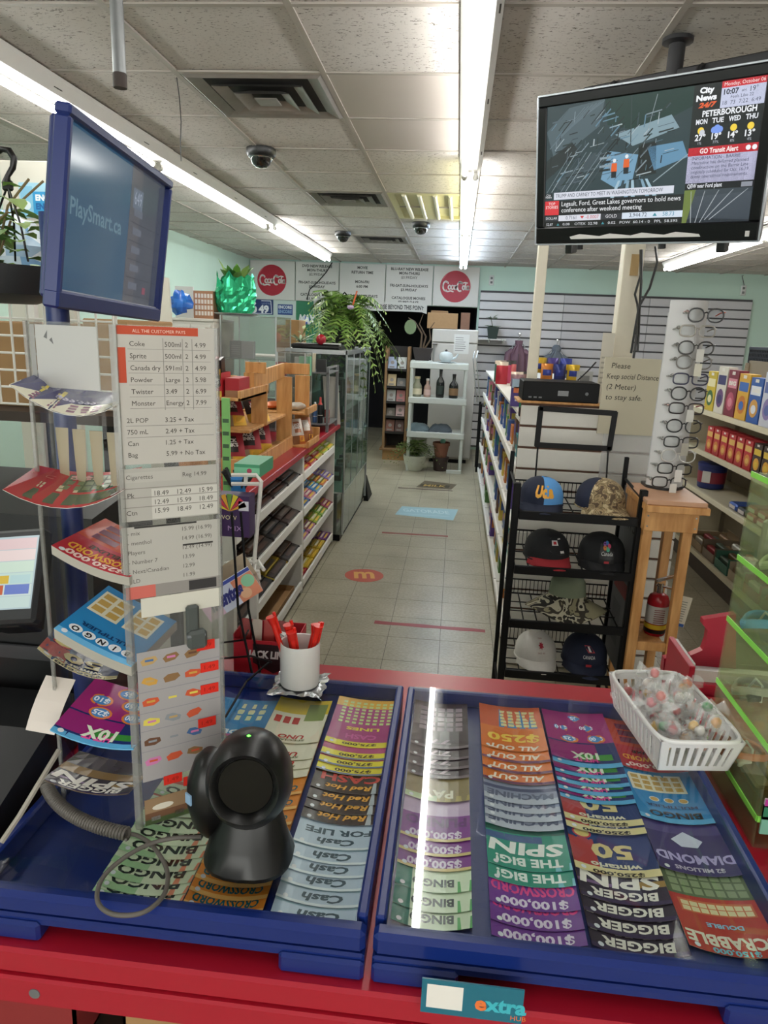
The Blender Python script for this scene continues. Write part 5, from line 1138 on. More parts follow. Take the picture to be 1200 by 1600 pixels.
# jerky bags leaning
def jerky(c, w, h, lean, yaw, label, cols_, group='jerky bags on the pine rack'):
    c = Vector(c); r = Vector((math.cos(yaw), math.sin(yaw), 0)); f = Vector((math.sin(yaw), -math.cos(yaw), 0)); u = Vector((0, 0, 1))*math.cos(lean)-f*math.sin(lean); n = r.cross(u)
    def fn(s): return lambda a, b: c+r*((a-.5)*w)+u*(b*h)+n*s*(.016*math.sin(PI*min(1, a*1.0))*math.sin(PI*min(1, b*.95+.02))+.0006)
    def col(a, b):
        if b > .94: return cols_[0]
        if abs(a-.5) < .3 and .45 < b < .9: return cols_[1]
        if b < .35 and a > .5: return cols_[2]
        return cols_[0] if b > .3 else cols_[3]
    mb = MB(); mb.grid(fn(1), 8, 9, col); mb.grid(lambda a, b: fn(-1)(1-a, b), 6, 6, cols_[0]); pr = Print(); pr.text('JACK', w*.5, h*.72, h*.09, 'e0dcd8', w=w*.5, bold=.05); pr.text("LINK'S", w*.5, h*.6, h*.09, 'e0dcd8', w=w*.55, bold=.05); pr.rect(w*.56, h*.1, w*.92, h*.3, 'e8b03a')
    for pts, cc_, ly in pr.it: mb.poly([fn(1)(p[0]/w, p[1]/h)+n*.0012 for p in pts], cc_)
    return tag(mb.build('jerky_bag', FOILP, base=True, smooth=60), label, 'bag', group)
C1 = ['9a2c38', '2e2626', 'd8a83a', '9a7a60']
fx = XC_-.04
for k, (yy, xx, zz, lb) in enumerate(((YC_-.86, fx-.02, 1.0085, 'red and brown jerky bag in the pine tray corner, yellow foot'), (YC_-.62, fx, 1.0085, 'red and black jerky bag upright in the middle of the pine tray'), (YC_-.40, fx, 1.0085, 'red and black jerky bag at the post end of the pine tray'))):
    jerky((xx, yy, zz), .15, .20, .45, math.radians(35), lb, C1)
jerky((XC_-.1, YC_-.72, zs3+.001), .15, .17, .6, math.radians(40), 'red jerky bag lying back on the middle pine shelf', C1); jerky((XC_-.02, YC_-.5, zs3+.001), .13, .15, .7, math.radians(40), 'black and yellow jerky bag lying on the middle pine shelf', ['2e2626', '9a2c38', 'd8a83a', 'c89a3a'])
C2 = ['c8bcb0', '9a5a34', 'c8703a', '8a5a38']
for k in range(2): jerky((-.965+.035*k, YC_+.06+.11*k, 1.0105), .1, .165, .35, math.radians(50), ['white and brown snack bag in the end tray of the pine rack', 'brown snack bag behind the white one in the end tray'][k], C2 if k == 0 else ['9a5a34', 'c8bcb0', '8a4a2a', 'a86a40'])
for k, (xx, c_) in enumerate(((-1.16, 'c86a3a'), (-1.0, 'c8c4bc'))):
    mb = MB(); mb.blob((xx, YC_+.14, zs+.027), .06, 10, 6, .18, c_, sz=.42, seed=k+3); tag(mb.build('snack_pouch', FOILP, base=True, smooth=60), ['orange snack pouch lying on the pine rack shelf', 'white snack pouch lying on the pine rack shelf'][k], 'pouch')
# red cartons on the upper left pine shelf
def jl2(pr, w, h): jl(pr, w, h*1.15); pr.up(); pr.rect(0, 0, w, h*.24, 'd8b03a'); pr.up(); pr.text('TERIYAKI', w*.5, h*.06, h*.1, '6a2a1a', w=w*.6)
zc_ = zs2-.0145
label_box('jerky_carton', 'red jerky carton with a yellow foot on the upper pine shelf', 'box', XC_-.25, YC_-1.0, zc_, XC_-.07, YC_-.86, zc_+.115, 'b8202c', jl2, open_=.03)
label_box('jerky_carton', 'small red carton beside the header board of the pine rack', 'box', XC_-.06, YC_-.98, zc_, XC_+.01, YC_-.8, zc_+.09, 'b02430', lambda pr, w, h: pr.rect(0, 0, w, h*.35, '9a7050'))
for k in range(6):
    x = XC_-.235+.028*k; mb = MB(); mb.obox((x, YC_-.92, zc_+.11), (.010, 0, 0), (0, .03, .008), (0, -.01, .07), ['7a1a22', 'a82430', '2a1a1c'][k % 3], bev=.003); mb.obox((x, YC_-.957, zc_+.1), (.006, 0, 0), (0, .0008, 0), (0, 0, .03), 'd0a040' if k > 3 else '1c1416'); tag(mb.build('jerky_stick', FOILP, base=True), 'dark red jerky stick standing in the red carton', 'snack', 'jerky sticks in the carton')
# green tub, black pens tray, blue cup in front of the pine rack
tz = 1.0
label_box('notice_card', 'bright green card standing beside the jerky bags', 'card', P(347, 690, y=3.0).x, 3.0, 1.0, P(359, 690, y=3.0).x, 3.012, P(352, 622, y=3.0).z, '8fcf7a', lambda pr, w, h: [pr.rect(w*.1, h*(.1+.13*i), w*.9, h*(.14+.13*i), '4a6a4a') for i in range(6)])
a = P(352, 700, y=2.97); t = thing('lighter_tray', 'black tray of small lighters in front of the green card', 'tray', (a.x+.03, 2.97, 1.0)); MB().box(a.x-.06, 2.96, 1.0, a.x+.08, 3.0, 1.01).build('tray', BLACK, t)
p0 = P(365, 705, y=2.75); LX, LZ = p0.x, 1.0
t = thing('pen_bucket', 'blue plastic cup on the red shelf top below the black pens', 'cup', (LX, 2.98, 1.0))
MB().lathe([(.03, 0), (.036, .07), (.043, .07), (.043, .082), (.038, .082)], (P(372, 720, y=2.98).x, 2.98, 1.0), 18).build('cup', M('blue_cup', '2a7ac0', .4), t, 40)
c0 = P(372, 690, y=2.98)
for k in range(14):
    an = rnd(0, 6.28); mb = MB(); b0 = Vector((c0.x+.02*math.cos(an), 2.98+.02*math.sin(an), 1.03)); b1 = b0+Vector((.05*math.cos(an), .03*math.sin(an), .075+rnd(0, .02)))
    mb.cyl(b0, b1, .007, n=8); mb.cyl(b1-(b1-b0)*.12, b1, .0085, n=8); tag(mb.build('marker_pen', M('pen_charcoal', '25282b', .4), base=True, smooth=40), 'charcoal marker pen in the blue cup', 'pen', 'marker pens in the blue cup')

# ------------------------------------------------------------------ clear cases and plants above the gondola
def clear_case(name, label, x0, y0, z0, x1, y1, z1, shelves=(), posts=True):
    t = thing(name, label, 'display case', ((x0+x1)/2, (y0+y1)/2, z0)); e = .004
    for a in ((x0, y0, z0+.011, x1, y0+e, z1-.005), (x0, y1-e, z0+.011, x1, y1, z1-.005)): MB().box(*a).build('pane', ACRY, t)
    for a in ((x0, y0+e, z0+.011, x0+e, y1-e, z1-.005), (x1-e, y0+e, z0+.011, x1, y1-e, z1-.005)): MB().box(*a).build('pane', ACRY, t)
    MB().box(x0, y0, z1-.005, x1, y1, z1).build('lid', clear('acrylic_lid', 'dfe3e2', .1, 1.47, .3, 'c8ccca'), t); MB().box(x0, y0, z0, x1, y1, z0+.01).build('base', M('case_grey_base', '8a8c8e', .5), t)
    for z in shelves: MB().box(x0+e, y0+e, z, x1-e, y1-e, z+.005).build('shelf', clear('acrylic_lid'), t)
    if posts:
        for x in (x0, x1-.008):
            for y in (y0-.001, y1-.007): MB().box(x, y, z0+.01, x+.008, y+.008, z1).build('corner_post', ALU, t)
    return t
ya = 5.0; a, b = P(345, 600, y=ya), P(432, 495, y=ya); x0c, x1c, z1c = a.x, b.x, b.z
clear_case('display_case', 'tall clear plastic case of papers carrying the green foil plant', x0c, ya, 1.0005, x1c, ya+.45, z1c, (1.25, 1.5))
for k in range(5): label_box('paper_pad', ['white form pad', 'grey booklet', 'white pad with red stripes', 'grey folded sheets', 'pale leaflet'][k]+' inside the tall clear case', 'paper', x0c+.03+.1*(k % 3), ya+.06+.02*k, (1.2555, 1.5055)[k % 2], x0c+.12+.1*(k % 3), ya+.1+.02*k, (1.2555, 1.5055)[k % 2]+.12, ['d8d8da', '9a9ca0', 'd0cccc', '85878a', 'c8cac8'][k], lambda pr, w, h: [pr.rect(w*.15, h*(.2+.12*i), w*.85, h*(.24+.12*i), 'c86a6a' if k == 2 else '9a9a9c') for i in range(5)])
label_box('storage_box', 'stacked dark grey box inside the tall clear case', 'box', x0c+.05, ya+.1, 1.0115, x1c-.05, ya+.4, 1.2, '55585c', None)
yb_ = 4.80; a, b = P(408, 600, y=yb_), P(488, 552, y=yb_); clear_case('display_case', 'low clear plastic case behind the pine rack with a red mug', P(432, 600, y=4.75).x, 4.75, 1.0005, -1.0, 4.98, b.z, (b.z-.16,))
m0 = P(440, 568, y=4.86); zz_ = b.z-.1545
t = thing('red_mug', 'red mug inside the low clear case', 'mug', (m0.x, 4.86, zz_)); MB().lathe([(.035, 0), (.04, .005), (.04, .085), (.036, .085), (.035, .01), (.001, .01)], (m0.x, 4.86, zz_), 18).build('body', M('red_glaze', 'a8283a', .25), t, 40); MB().tube([(m0.x+.038, 4.86, zz_+.07), (m0.x+.062, 4.86, zz_+.06), (m0.x+.06, 4.86, zz_+.03), (m0.x+.038, 4.86, zz_+.018)], .005, 6).build('handle', M('red_glaze'), t, 50)
label_box('soap_box', 'mint green packet in the low clear case', 'box', m0.x+.12, 4.86, zz_, m0.x+.2, 4.9, zz_+.13, '78b894', lambda pr, w, h: pr.rect(w*.1, h*.4, w*.9, h*.6, '4a8a6a'))
# leaves helper
def leaf(mb, o, d, L, w, c, droop=.3, mi=0):
    d = Vector(d).normalized(); s = d.cross(Vector((0, 0, 1))); s = s.normalized() if s.length > .01 else Vector((1, 0, 0)); o = Vector(o); u = s.cross(d)
    a, b, e = o+d*L*.35-Vector((0, 0, droop*L*.08)), o+d*L*.7-Vector((0, 0, droop*L*.3)), o+d*L-Vector((0, 0, droop*L*.6))
    for sg in (1, -1):
        p1, p2 = a+s*sg*w*.5+u*w*.12, b+s*sg*w*.38+u*w*.1
        q = [o, a, p1] if sg < 0 else [o, p1, a]; mb.poly(q, c, mi); q = [a, b, p2, p1] if sg < 0 else [a, p1, p2, b]; mb.poly(q, c, mi); q = [b, e, p2] if sg < 0 else [b, p2, e]; mb.poly(q, c, mi)
LEAFM = printed('leaf', .45)
# green foil wrapped plant
yp = 5.22; p = P(368, 493, y=yp); zf = z1c+.013
t = thing('foil_plant', 'leafy plant in shiny crumpled green foil on the clear case', 'potted plant', (p.x, yp, zf))
mb = MB(); rg = random.Random(4); n_ = 40; prof = [(.11, 0), (.122, .02), (.13, .045), (.136, .07), (.14, .095), (.145, .12), (.145, .145), (.138, .17), (.128, .19), (.12, .205), (.13, .22)]
rings = []
for r, z in prof: rings.append([(p.x+r*(1+rg.uniform(-.1, .1))*math.cos(2*PI*i/n_), yp+r*(1+rg.uniform(-.1, .1))*math.sin(2*PI*i/n_), zf+z*1.05+(rg.uniform(-.02, .05)+.03*math.sin(i*.9) if z > .18 else 0)) for i in range(n_)])
loft(mb, rings, n_, '1fa870', caps=False); mb.face([k for k in range(n_)][::-1], '1fa870')
mb.build('foil_wrap', M('green_foil', '3cc68f', .2, .65, var=.2), t)
for k in range(16):
    an = rg.uniform(0, 6.28); mb = MB(); o = Vector((p.x+.05*math.cos(an), yp+.05*math.sin(an), zf+.22)); d = Vector((math.cos(an), math.sin(an), rg.uniform(.8, 2.4))); leaf(mb, o, d, rg.uniform(.13, .2), rg.uniform(.055, .085), ['5f8f3a', '4f7f34', '86a85a', '3f6f30'][k % 4], rg.uniform(.1, .6)); mb.build('leaf', LEAFM, t)
MB().lathe([(.001, 0), (.13, 0), (.165, .012), (.168, .011), (.13, -.003)], (p.x, yp, z1c+.0035), 24).build('saucer', M('white_saucer', 'c9ccca', .4), t, 40)

# grey wire counter rack with glue, pens and lighters next to the pine rack
t = thing('counter_rack', 'grey metal counter rack with a shelf of glue and lighters', 'rack', (-1.0, 5.2, 1.0)); y0r = 5.1; xl, xr = P(483, 660, y=y0r).x-.05, P(519, 660, y=y0r).x; zsh = P(500, 662, y=y0r).z; zt2 = P(500, 573, y=y0r).z; xr = -.90; xl = -1.2
for x in (xl, xr-.02):
    for y in (y0r, 5.5): MB().box(x, y, 1.0, x+.02, y+.02, zt2, bev=.002).build('post', M('rack_grey', '77797c', .45), t)
zsh = 1.06
for z in (zsh-.01, zsh+.36): MB().box(xl, y0r, z, xr, 5.52, z+.009).build('shelf', M('rack_grey'), t)
for x in (xl, xr-.02): MB().box(x, y0r+.02, zt2-.015, x+.012, 5.5, zt2).build('rail', M('rack_grey'), t)
it = [('bottle', 'white glue bottle with a red cap', 'd8d4d0', 'b83038', .02, .1), ('bottle', 'yellow and black marker bottle', 'c8a02a', '26241f', .022, .13), ('bottle', 'white and pink bottle', 'd8b8bc', 'a84a58', .022, .11), ('bottle', 'blue capped glue stick', '4a6a98', 'd0d4d8', .018, .15), ('bottle', 'black spray can', '26282b', 'c83a30', .02, .19), ('bottle', 'tall red and white tube', 'a83a3a', 'd8d8d8', .018, .14)]
for k, (nm, lb, c1, c2, r, h) in enumerate(it):
    x = xl+.05+.045*k; y = y0r+.05+.03*(k % 2); mb = MB(); mb.lathe([(r*.9, 0), (r, .006), (r, h*.3), (r, h*.32), (r, h*.62), (r, h*.66), (r*.9, h*.72), (r*.42, h*.8), (r*.42, h*.98), (r*.3, h)], (x, y, zsh), 14, [c1, c1, 'd8d4cc', c1, c1, c1, c2, c2, c2]); tag(mb.build(nm, GLOSSP, base=True, smooth=40), lb+' on the grey counter rack', 'bottle')
for k in range(3):
    label_box('packet', ['white notepad packet on the upper shelf of the grey rack', 'cream card packet on the upper shelf of the grey rack', 'black packet on the upper shelf of the grey rack'][k], 'packet', xl+.04+.08*k, y0r+.03, zsh+.369, xl+.11+.08*k, y0r+.06, zsh+.369+[.1, .13, .09][k], ['d0d4d2', 'd8ceb4', '2c2c2e'][k])
mb = MB(); q = [P(500, 592, y=5.56), P(512, 592, y=5.56), P(529, 672, y=5.53), P(512, 672, y=5.53)]; a = Vector((-.89, 5.535, 1.0)); mb.obox((-.955, 5.548, 1.19), (.06, .0, 0), (0, .003, 0), (-.014, .0, .185), 'c9c6be'); tag(mb.build('white_board', MATTP, base=True), 'white foam board leaning at the end of the grey counter rack', 'board')

# ------------------------------------------------------------------ glass showcase
x0, x1, y0, y1 = -1.36, -.86, 5.68, 7.2; ZS = 1.575; zb = .42
t = thing('glass_showcase', 'tall glass showcase with mirrored base and sliding panes beside the aisle', 'showcase', ((x0+x1)/2, (y0+y1)/2, 0)); MIR = M('mirror_panel', '9aa39f', .12, .85, var=.05)
MB().box(x0+.02, y0+.02, 0, x1-.03, y1, .06).build('plinth', BLACKM, t)
for k in range(4): w = (y1-y0)/4; MB().box(x1-.018, y0+w*k+.004, .06, x1-.008, y0+w*(k+1)-.004, zb-.006, bev=.001).build('base_door', MIR, t)
MB().box(x0, y0, .06, x1-.02, y0+.012, zb-.006).build('base_end', MIR, t); MB().box(x0, y0+.013, .06, x0+.012, y1, zb-.006).build('base_back', M('showcase_white', 'b9bdba', .5), t); MB().box(x0, y1-.012, .06, x1-.02, y1, zb-.006).build('base_end', MIR, t)
MB().box(x0, y0, zb-.005, x1, y1, zb+.006).build('deck', M('showcase_white'), t)
SG = clear('showcase_glass', 'd3e2dc', .02, 1.5, .05, 'aab8b2')
for k in range(4): w = (y1-y0)/4; MB().box(x1-.006, y0+w*k+.003, zb+.007, x1, y0+w*(k+1)-.003, ZS-.04).build('pane', SG, t)
MB().box(x0+.004, y0, zb+.007, x1-.008, y0+.006, ZS-.04).build('pane', SG, t); MB().box(x0+.004, y1-.006, zb+.007, x1-.008, y1, ZS-.04).build('pane', SG, t); MB().box(x0, y0+.01, zb+.007, x0+.005, y1-.01, ZS-.04).build('back_panel', M('showcase_white'), t)
for y in (y0, y1-.014): MB().box(x1-.014, y, .06, x1+.001, y+.014, ZS).build('frame_post', ALU, t)
for k in range(1, 4): w = (y1-y0)/4; MB().box(x1-.006, y0+w*k-.004, zb, x1+.003, y0+w*k+.004, ZS-.03).build('pane_edge', ALU, t)
MB().box(x0, y0, ZS-.038, x1+.002, y1, ZS, bev=.003).build('top_frame', ALU, t)
shz = (.80, 1.13, 1.40)
for z in shz:
    MB().box(x0+.01, y0+.012, z, x1-.02, y1-.012, z+.006).build('shelf', clear('acrylic_lid'), t); MB().box(x1-.028, y0+.012, z-.05, x1-.021, y1-.012, z+.005).build('label_rail', M('label_rail', 'b5bab8', .5), t)
MB().hexa([(x1-.02, y1+.005, 0), (x1+.03, y1+.005, 0), (x1+.03, y1+.35, 0), (x1-.02, y1+.35, 0), (x1-.02, y1+.005, .28), (x1-.005, y1+.005, .28), (x1-.005, y1+.1, .26), (x1-.02, y1+.1, .26)]).build('foot_wedge', BLACKM, t)
rg = random.Random(9)
for k in range(14):
    z = (zb+.0065, *[s+.0065 for s in shz[:2]])[k % 3]; y = y0+.15+.1*k; c_ = rg.choice(['8a9a8a', 'b8a84a', '5a6a72', 'a8a09a', '7a5a5a', '9aa8a0']); h = rg.uniform(.07, .17)
    label_box('showcase_item', 'small %s box standing in the glass showcase' % {'8a9a8a': 'sage', 'b8a84a': 'yellow', '5a6a72': 'slate', 'a8a09a': 'beige', '7a5a5a': 'maroon', '9aa8a0': 'pale green'}[c_], 'box', -1.12+.02*(k % 4), y, z, -1.02+.02*(k % 4), y+.07, z+h, c_, lambda pr, w, h: pr.rect(w*.15, h*.4, w*.85, h*.7, 'd8d8d0'), group='boxes in the glass showcase: '+c_)
# dark tray with small plants on the showcase, and the big fern
ty = y0+.14; tx = -1.06
t = thing('plant_tray', 'dark tray with a spider plant and red ornament on the showcase', 'planter', (tx, ty, ZS)); MB().box(tx-.26, ty-.12, ZS, tx+.14, ty+.12, ZS+.04, bev=.012).build('tray', BLACK, t); MB().ball((tx-.02, ty-.1, ZS+.075), .042, 12, 8).build('ornament', M('red_ornament', 'a01828', .2), t, 60)
MB().box(tx+.0, ty-.12, ZS+.0405, tx+.13, ty-.02, ZS+.05).build('saucer', M('white_saucer'), t)
for k in range(15):
    an = rg.uniform(0, 6.28); mb = MB(); leaf(mb, (tx-.2, ty-.04, ZS+.04), (math.cos(an), math.sin(an), rg.uniform(.5, 1.6)), rg.uniform(.14, .26), .022, ['8fa88a', 'b8c4a0', '6a8a6a'][k % 3], .7); mb.build('leaf', LEAFM, t)
fy_, fx_ = 6.35, -1.0
t = thing('hanging_fern', 'large bushy green fern in a hanger pot on top of the showcase', 'fern', (fx_, fy_, ZS))
MB().lathe([(.1, 0), (.135, .15), (.145, .16), (.14, .17), (.001, .165)], (fx_, fy_, ZS), 20).build('pot', M('dark_pot', '2c2f2b', .5), t, 40)
MB().tube([(fx_-.14, fy_, ZS+.16), (fx_-.05, fy_, ZS+.36), (fx_-.02, fy_, ZS+.40), (fx_-.03, fy_, ZS+.44), (fx_, fy_, ZS+.47), (fx_+.03, fy_, ZS+.44), (fx_+.025, fy_, ZS+.41)], .008, 7).build('hanger', BLACK, t, 60); MB().tube([(fx_+.14, fy_, ZS+.16), (fx_+.05, fy_, ZS+.32), (fx_-.02, fy_, ZS+.40)], .005, 6).build('hanger', BLACK, t, 60)
GR = ['6f9440', '5c8236', '86a850', '4a6e2e', '95b35c']
def frond(seed, L, drop, rise):
    rg = random.Random(seed); mb = MB(); prev = None; N_ = 16; c = GR[seed % 5]
    def sp(q): return Vector((L*(q**.9)*.8, 0, rise*math.sin(min(1, q*1.6)*PI/2)-drop*q*q))
    for i in range(N_):
        q = (i+1)/N_; p = sp(q); d = (sp(min(1, q+.02))-sp(q-.02)).normalized(); l = .055*math.sin(PI*min(1, .15+q*.85))+.012
        for s in (-1, 1):
            e = p+Vector((d.x*.4*l, s*l, d.z*.4*l-.012)); w = d*.011
            mb.poly([p-w, e-w*.3, e+w*.4, p+w] if s > 0 else [p+w, e+w*.4, e-w*.3, p-w], c if i % 3 else GR[(seed+1) % 5])
    mb.tube([sp(i/8) for i in range(9)], .0022, 4, '5a6a30'); mb.v = [v+t.location for v in mb.v]
    return mb.build('frond', LEAFM, t)
base = [frond(s, L, dp, rs) for s, (L, dp, rs) in enumerate(((.52, .42, .2), (.45, .30, .26), (.58, .52, .16), (.4, .16, .30), (.50, .62, .12), (.36, .06, .32)))]
rg = random.Random(21)
for k in range(92):
    b = base[k % 6]
    o = b if k < 6 else b.copy()
    if k >= 6: COL.objects.link(o); o.parent = t
    s = rg.uniform(.75, 1.12); o.location = (rg.uniform(-.06, .06), rg.uniform(-.06, .06), .16+rg.uniform(-.01, .03)); o.rotation_euler = (rg.uniform(-.25, .25), rg.uniform(-.2, .15), rg.uniform(0, 6.28)); o.scale = (s, s, s)
# pale ivy in front of the fern
rg = random.Random(33)
for k in range(70):
    an = rg.uniform(PI*.9, PI*2.1); rr = rg.uniform(.1, .36); z = .22-.5*rr*rr+rg.uniform(-.1, .1); mb = MB(); leaf(mb, Vector((fx_+rr*math.cos(an)*1.1, fy_+rr*math.sin(an), ZS+max(.03, z))), (rg.uniform(-1, 1), rg.uniform(-1, .2), rg.uniform(-.5, .6)), rg.uniform(.04, .075), .035, ['a9bf7c', '7fa052', '9ab56a', 'c4d09a'][k % 4]); mb.build('ivy_leaf', LEAFM, t)
fl = (fx_+.1, fy_-.3, ZS+.34); MB().ball(fl, .03, 8, 5, sz=.6).build('lilac_tag', M('lilac_tag', 'b9a4c8', .5), t); MB().tube([(fl[0]+.02, fl[1], fl[2]+.02), (fl[0]+.05, fl[1], fl[2]+.13)], .007, 5).build('orange_tie', M('orange_tie', 'd8643a', .5), t)
# cartons stacked behind the clear cases
for (px0, px1, py0, py1, yy, lb) in ((430, 447, 508, 530, 6.6, 'small brown carton on the stack behind the clear cases'), (446, 467, 500, 530, 6.65, 'upright brown carton on the stack behind the clear cases'), (432, 468, 530, 556, 6.6, 'wide brown carton under the two small ones behind the cases')):
    a, b = P(px0, py1, y=yy), P(px1, py0, y=yy); mb = MB(); mb.box(a.x, yy, a.z, b.x, yy+.3, b.z, bev=.004); tag(mb.build('carton', CARD, base=True), lb, 'carton')
a, b = P(432, 556, y=6.6), P(468, 556, y=6.6); t = thing('stock_shelf', 'white stock shelf carrying brown cartons behind the clear cases', 'shelf', ((a.x+b.x)/2, 6.75, 0)); zt3 = a.z
MB().box(a.x-.3, 6.55, zt3-.025, b.x+.05, 6.98, zt3-.0005).build('top', WHITE, t)
for x in (a.x-.29, b.x+.01):
    for y in (6.56, 6.94): MB().box(x, y, 0, x+.03, y+.03, zt3-.025).build('leg', WHITE, t)
# ================================================================== the far end of the aisle
# pine card rack
y0 = 9.75; a, b = P(596, 710, y=y0), P(634, 700, y=y0); x0, x1 = a.x, b.x; zt = P(615, 541, y=y0).z
t = thing('card_rack', 'narrow wooden rack with greeting cards in two columns on a brown carton base', 'rack', ((x0+x1)/2, y0+.1, 0)); DW = M('brown_wood', '8a6a48', .55, var=.15, scale=20)
MB().box(x0, y0, .14, x0+.035, y0+.28, zt, bev=.003).build('side_panel', DW, t); MB().box(x1-.035, y0, .14, x1, y0+.28, zt, bev=.003).build('side_panel', DW, t); MB().box(x0+.035, y0+.26, .14, x1-.035, y0+.28, zt).build('back_panel', M('dark_rack_back', '2a2624', .7), t)
MB().box(x0-.03, y0-.05, .14, x1+.02, y0+.28, .165, bev=.003).build('bottom_board', DW, t); MB().box(x0+.01, y0+.01, 0, x1-.01, y0+.25, .139).build('carton_base', CARD, t)
lv = [P(615, py, y=y0).z for py in (578, 605, 629, 652, 676)]
for z in lv: MB().box(x0+.035, y0, z-.012, x1-.035, y0+.25, z, bev=.002).build('shelf', M('dark_rack_back'), t); MB().box(x0+.035, y0-.008, z-.012, x1-.035, y0, z+.02).build('shelf_lip', M('dark_rack_back'), t)
cc = [['9aa4b8', 'b8bcb8'], ['b8a078', '6a6a68'], ['a8a8a4', 'b87a7a'], ['6a6258', 'c8a8a8'], ['7a4a3a', '5a3a34']]
nmz = [['pale blue', 'white'], ['tan and red', 'grey'], ['white floral', 'rose patterned'], ['dark', 'pink'], ['brown', 'dark brown']]
wv = (x1-x0-.08)/2
for i, z in enumerate(lv):
    for j in range(2):
        xx = x0+.04+j*(wv+.004); hgt = .17 if (i, j) not in ((3, 0), (1, 1)) else .12
        mb = MB(); mb.hexa([(xx, y0+.01, z+.0005), (xx+wv-.01, y0+.01, z+.0005), (xx+wv-.01, y0+.02, z+.0005), (xx, y0+.02, z+.0005), (xx, y0+.07, z+hgt), (xx+wv-.01, y0+.07, z+hgt), (xx+wv-.01, y0+.08, z+hgt), (xx, y0+.08, z+hgt)], cc[i][j])
        pr = Print(); pr.rect(.02, .03, wv-.04, .05, '7a7470'); pr.disc(wv/2-.005, hgt*.6, wv*.2, '8a8078', 10); mb.flat(pr, (xx, y0+.01, z), (1, 0, 0), Vector((0, .06, hgt)).normalized(), .001)
        tag(mb.build('greeting_card', PRINT, base=True), '%s greeting card on the %s shelf of the wooden card rack' % (nmz[i][j], ['top', 'second', 'third', 'fourth', 'bottom'][i]), 'card')
# white plastic shelf tower
y0 = 9.0; D_ = .42; x0 = P(633, 730, y=y0).x; x1 = P(722, 730, y=y0).x; PL = M('resin_white', 'c6cac4', .5, var=.03)
sz = [P(678, py, y=y0).z for py in (567, 622, 676)]
t = thing('plastic_shelf', 'white resin shelf tower with bottles and folded clothes', 'shelf', ((x0+x1)/2, y0+D_/2, 0))
for z in sz:
    MB().box(x0, y0, z-.075, x1, y0+.03, z, bev=.006).build('shelf_front', PL, t); MB().box(x0, y0+.03, z-.03, x1, y0+D_, z, bev=.004).build('shelf', PL, t)
for x in (x0+.005, x1-.05):
    for y in (y0+.032, y0+D_-.047):
        zz = [0]+[v for v in sorted(sz)]
        for q in range(3): MB().cyl((x+.022, y, zz[q] if q == 0 else zz[q]+.0005), (x+.022, y, zz[q+1]-.03), .022, n=10).build('leg', PL, t, 40)
MB().box(x1-.2, y0-.02, 0, x1-.01, y0+.02, .045, bev=.004).build('foot_block', PL, t)
def bottle(x, y, z, h, r, c, lab, cap, label, neck=.3):
    t = thing('bottle', label, 'bottle', (x, y, z)); MB().lathe([(r*.9, 0), (r, .008), (r, h*.5), (r*.9, h*.58), (r*neck, h*.72), (r*neck, h*.92)], (x, y, z), 14).build('glass', M('bottle_'+c, c, .15), t, 40)
    MB().lathe([(r*1.02, h*.12), (r*1.02, h*.42)], (x, y, z), 14, caps=False).build('label', M('blabel_'+lab, lab, .6), t, 40); MB().cyl((x, y, z+h*.9), (x, y, z+h), r*neck*1.15, n=10).build('cap', M('bcap_'+cap, cap, .4), t, 40)
z = sz[1]; yy = y0+.12
for px, h, r, c, lab, cap, nk, lb in ((651, .25, .06, '8a8a72', 'd8cfb0', 'c8b890', .55, 'squat olive bottle with a cream label on the white resin shelf'), (667, .23, .045, 'b8988a', 'd0b0a8', 'd8d0c8', .4, 'small pinkish bottle on the white resin shelf'), (687, .36, .052, '1a1c1a', '25302a', '2a2a2a', .36, 'tall dark wine bottle on the white resin shelf'), (708, .30, .058, '17191a', '8a6a4a', '1a1a1a', .36, 'dark bottle with a brown label on the white resin shelf')):
    bottle(P(px, 620, y=yy).x, yy, z, h, r, c, lab, cap, lb, nk)
for k, (px, lb) in enumerate(((653, 'folded grey-blue garment on the low resin shelf, left of the other'), (688, 'folded slate garment in clear bag on the low resin shelf'))):
    x = P(px, 672, y=y0+.2).x; mb = MB(); rg = random.Random(k+60); mb.grid(lambda u, v: (x+(u-.5)*.3, y0+.04+v*.33, sz[2]+.001+.085*(1-abs(2*u-1)**4)*(1-abs(2*v-1)**4)+rg.uniform(-.008, .008)*(0 < u < 1)), 12, 12); mb.box(x-.14, y0+.05, sz[2]+.0005, x+.14, y0+.36, sz[2]+.03, bev=.01)
    tag(mb.build('folded_garment', M('slate_cloth%d' % k, ['5f7076', '4c555c'][k], .8, var=.3, scale=14, bump=.4), base=True, smooth=60), lb, 'clothing')
# planter with bare twigs and teapot on top
zt = sz[0]; x = P(660, 560, y=y0+.2).x; t = thing('bonsai_planter', 'dark square planter with bare twisted twigs on the resin shelf', 'potted plant', (x-.02, y0+.2, zt))
MB().box(x-.14, y0+.08, zt, x+.13, y0+.34, zt+.015, bev=.005).build('saucer', PL, t); q = [(x+sx_*r, y0+.2+sy_*r, zt+z) for z, r in ((.016, .085), (.17, .125)) for sx_, sy_ in ((-1, -1), (1, -1), (1, 1), (-1, 1))]; MB().hexa(q).build('pot', M('dark_planter', '3a3434', .6), t)
for k, pts in enumerate((((0, 0), (.03, .15), (-.06, .3), (-.02, .42)), ((.02, 0), (.09, .12), (.07, .24), (.13, .33)), ((-.03, 0), (-.02, .18), (-.12, .33), (-.2, .37)))): MB().tube([(x+a_, y0+.2, zt+.16+b_) for a_, b_ in pts], [.014, .011, .007, .004], 6).build('branch', M('bark', '5a4a3a', .8), t, 60)
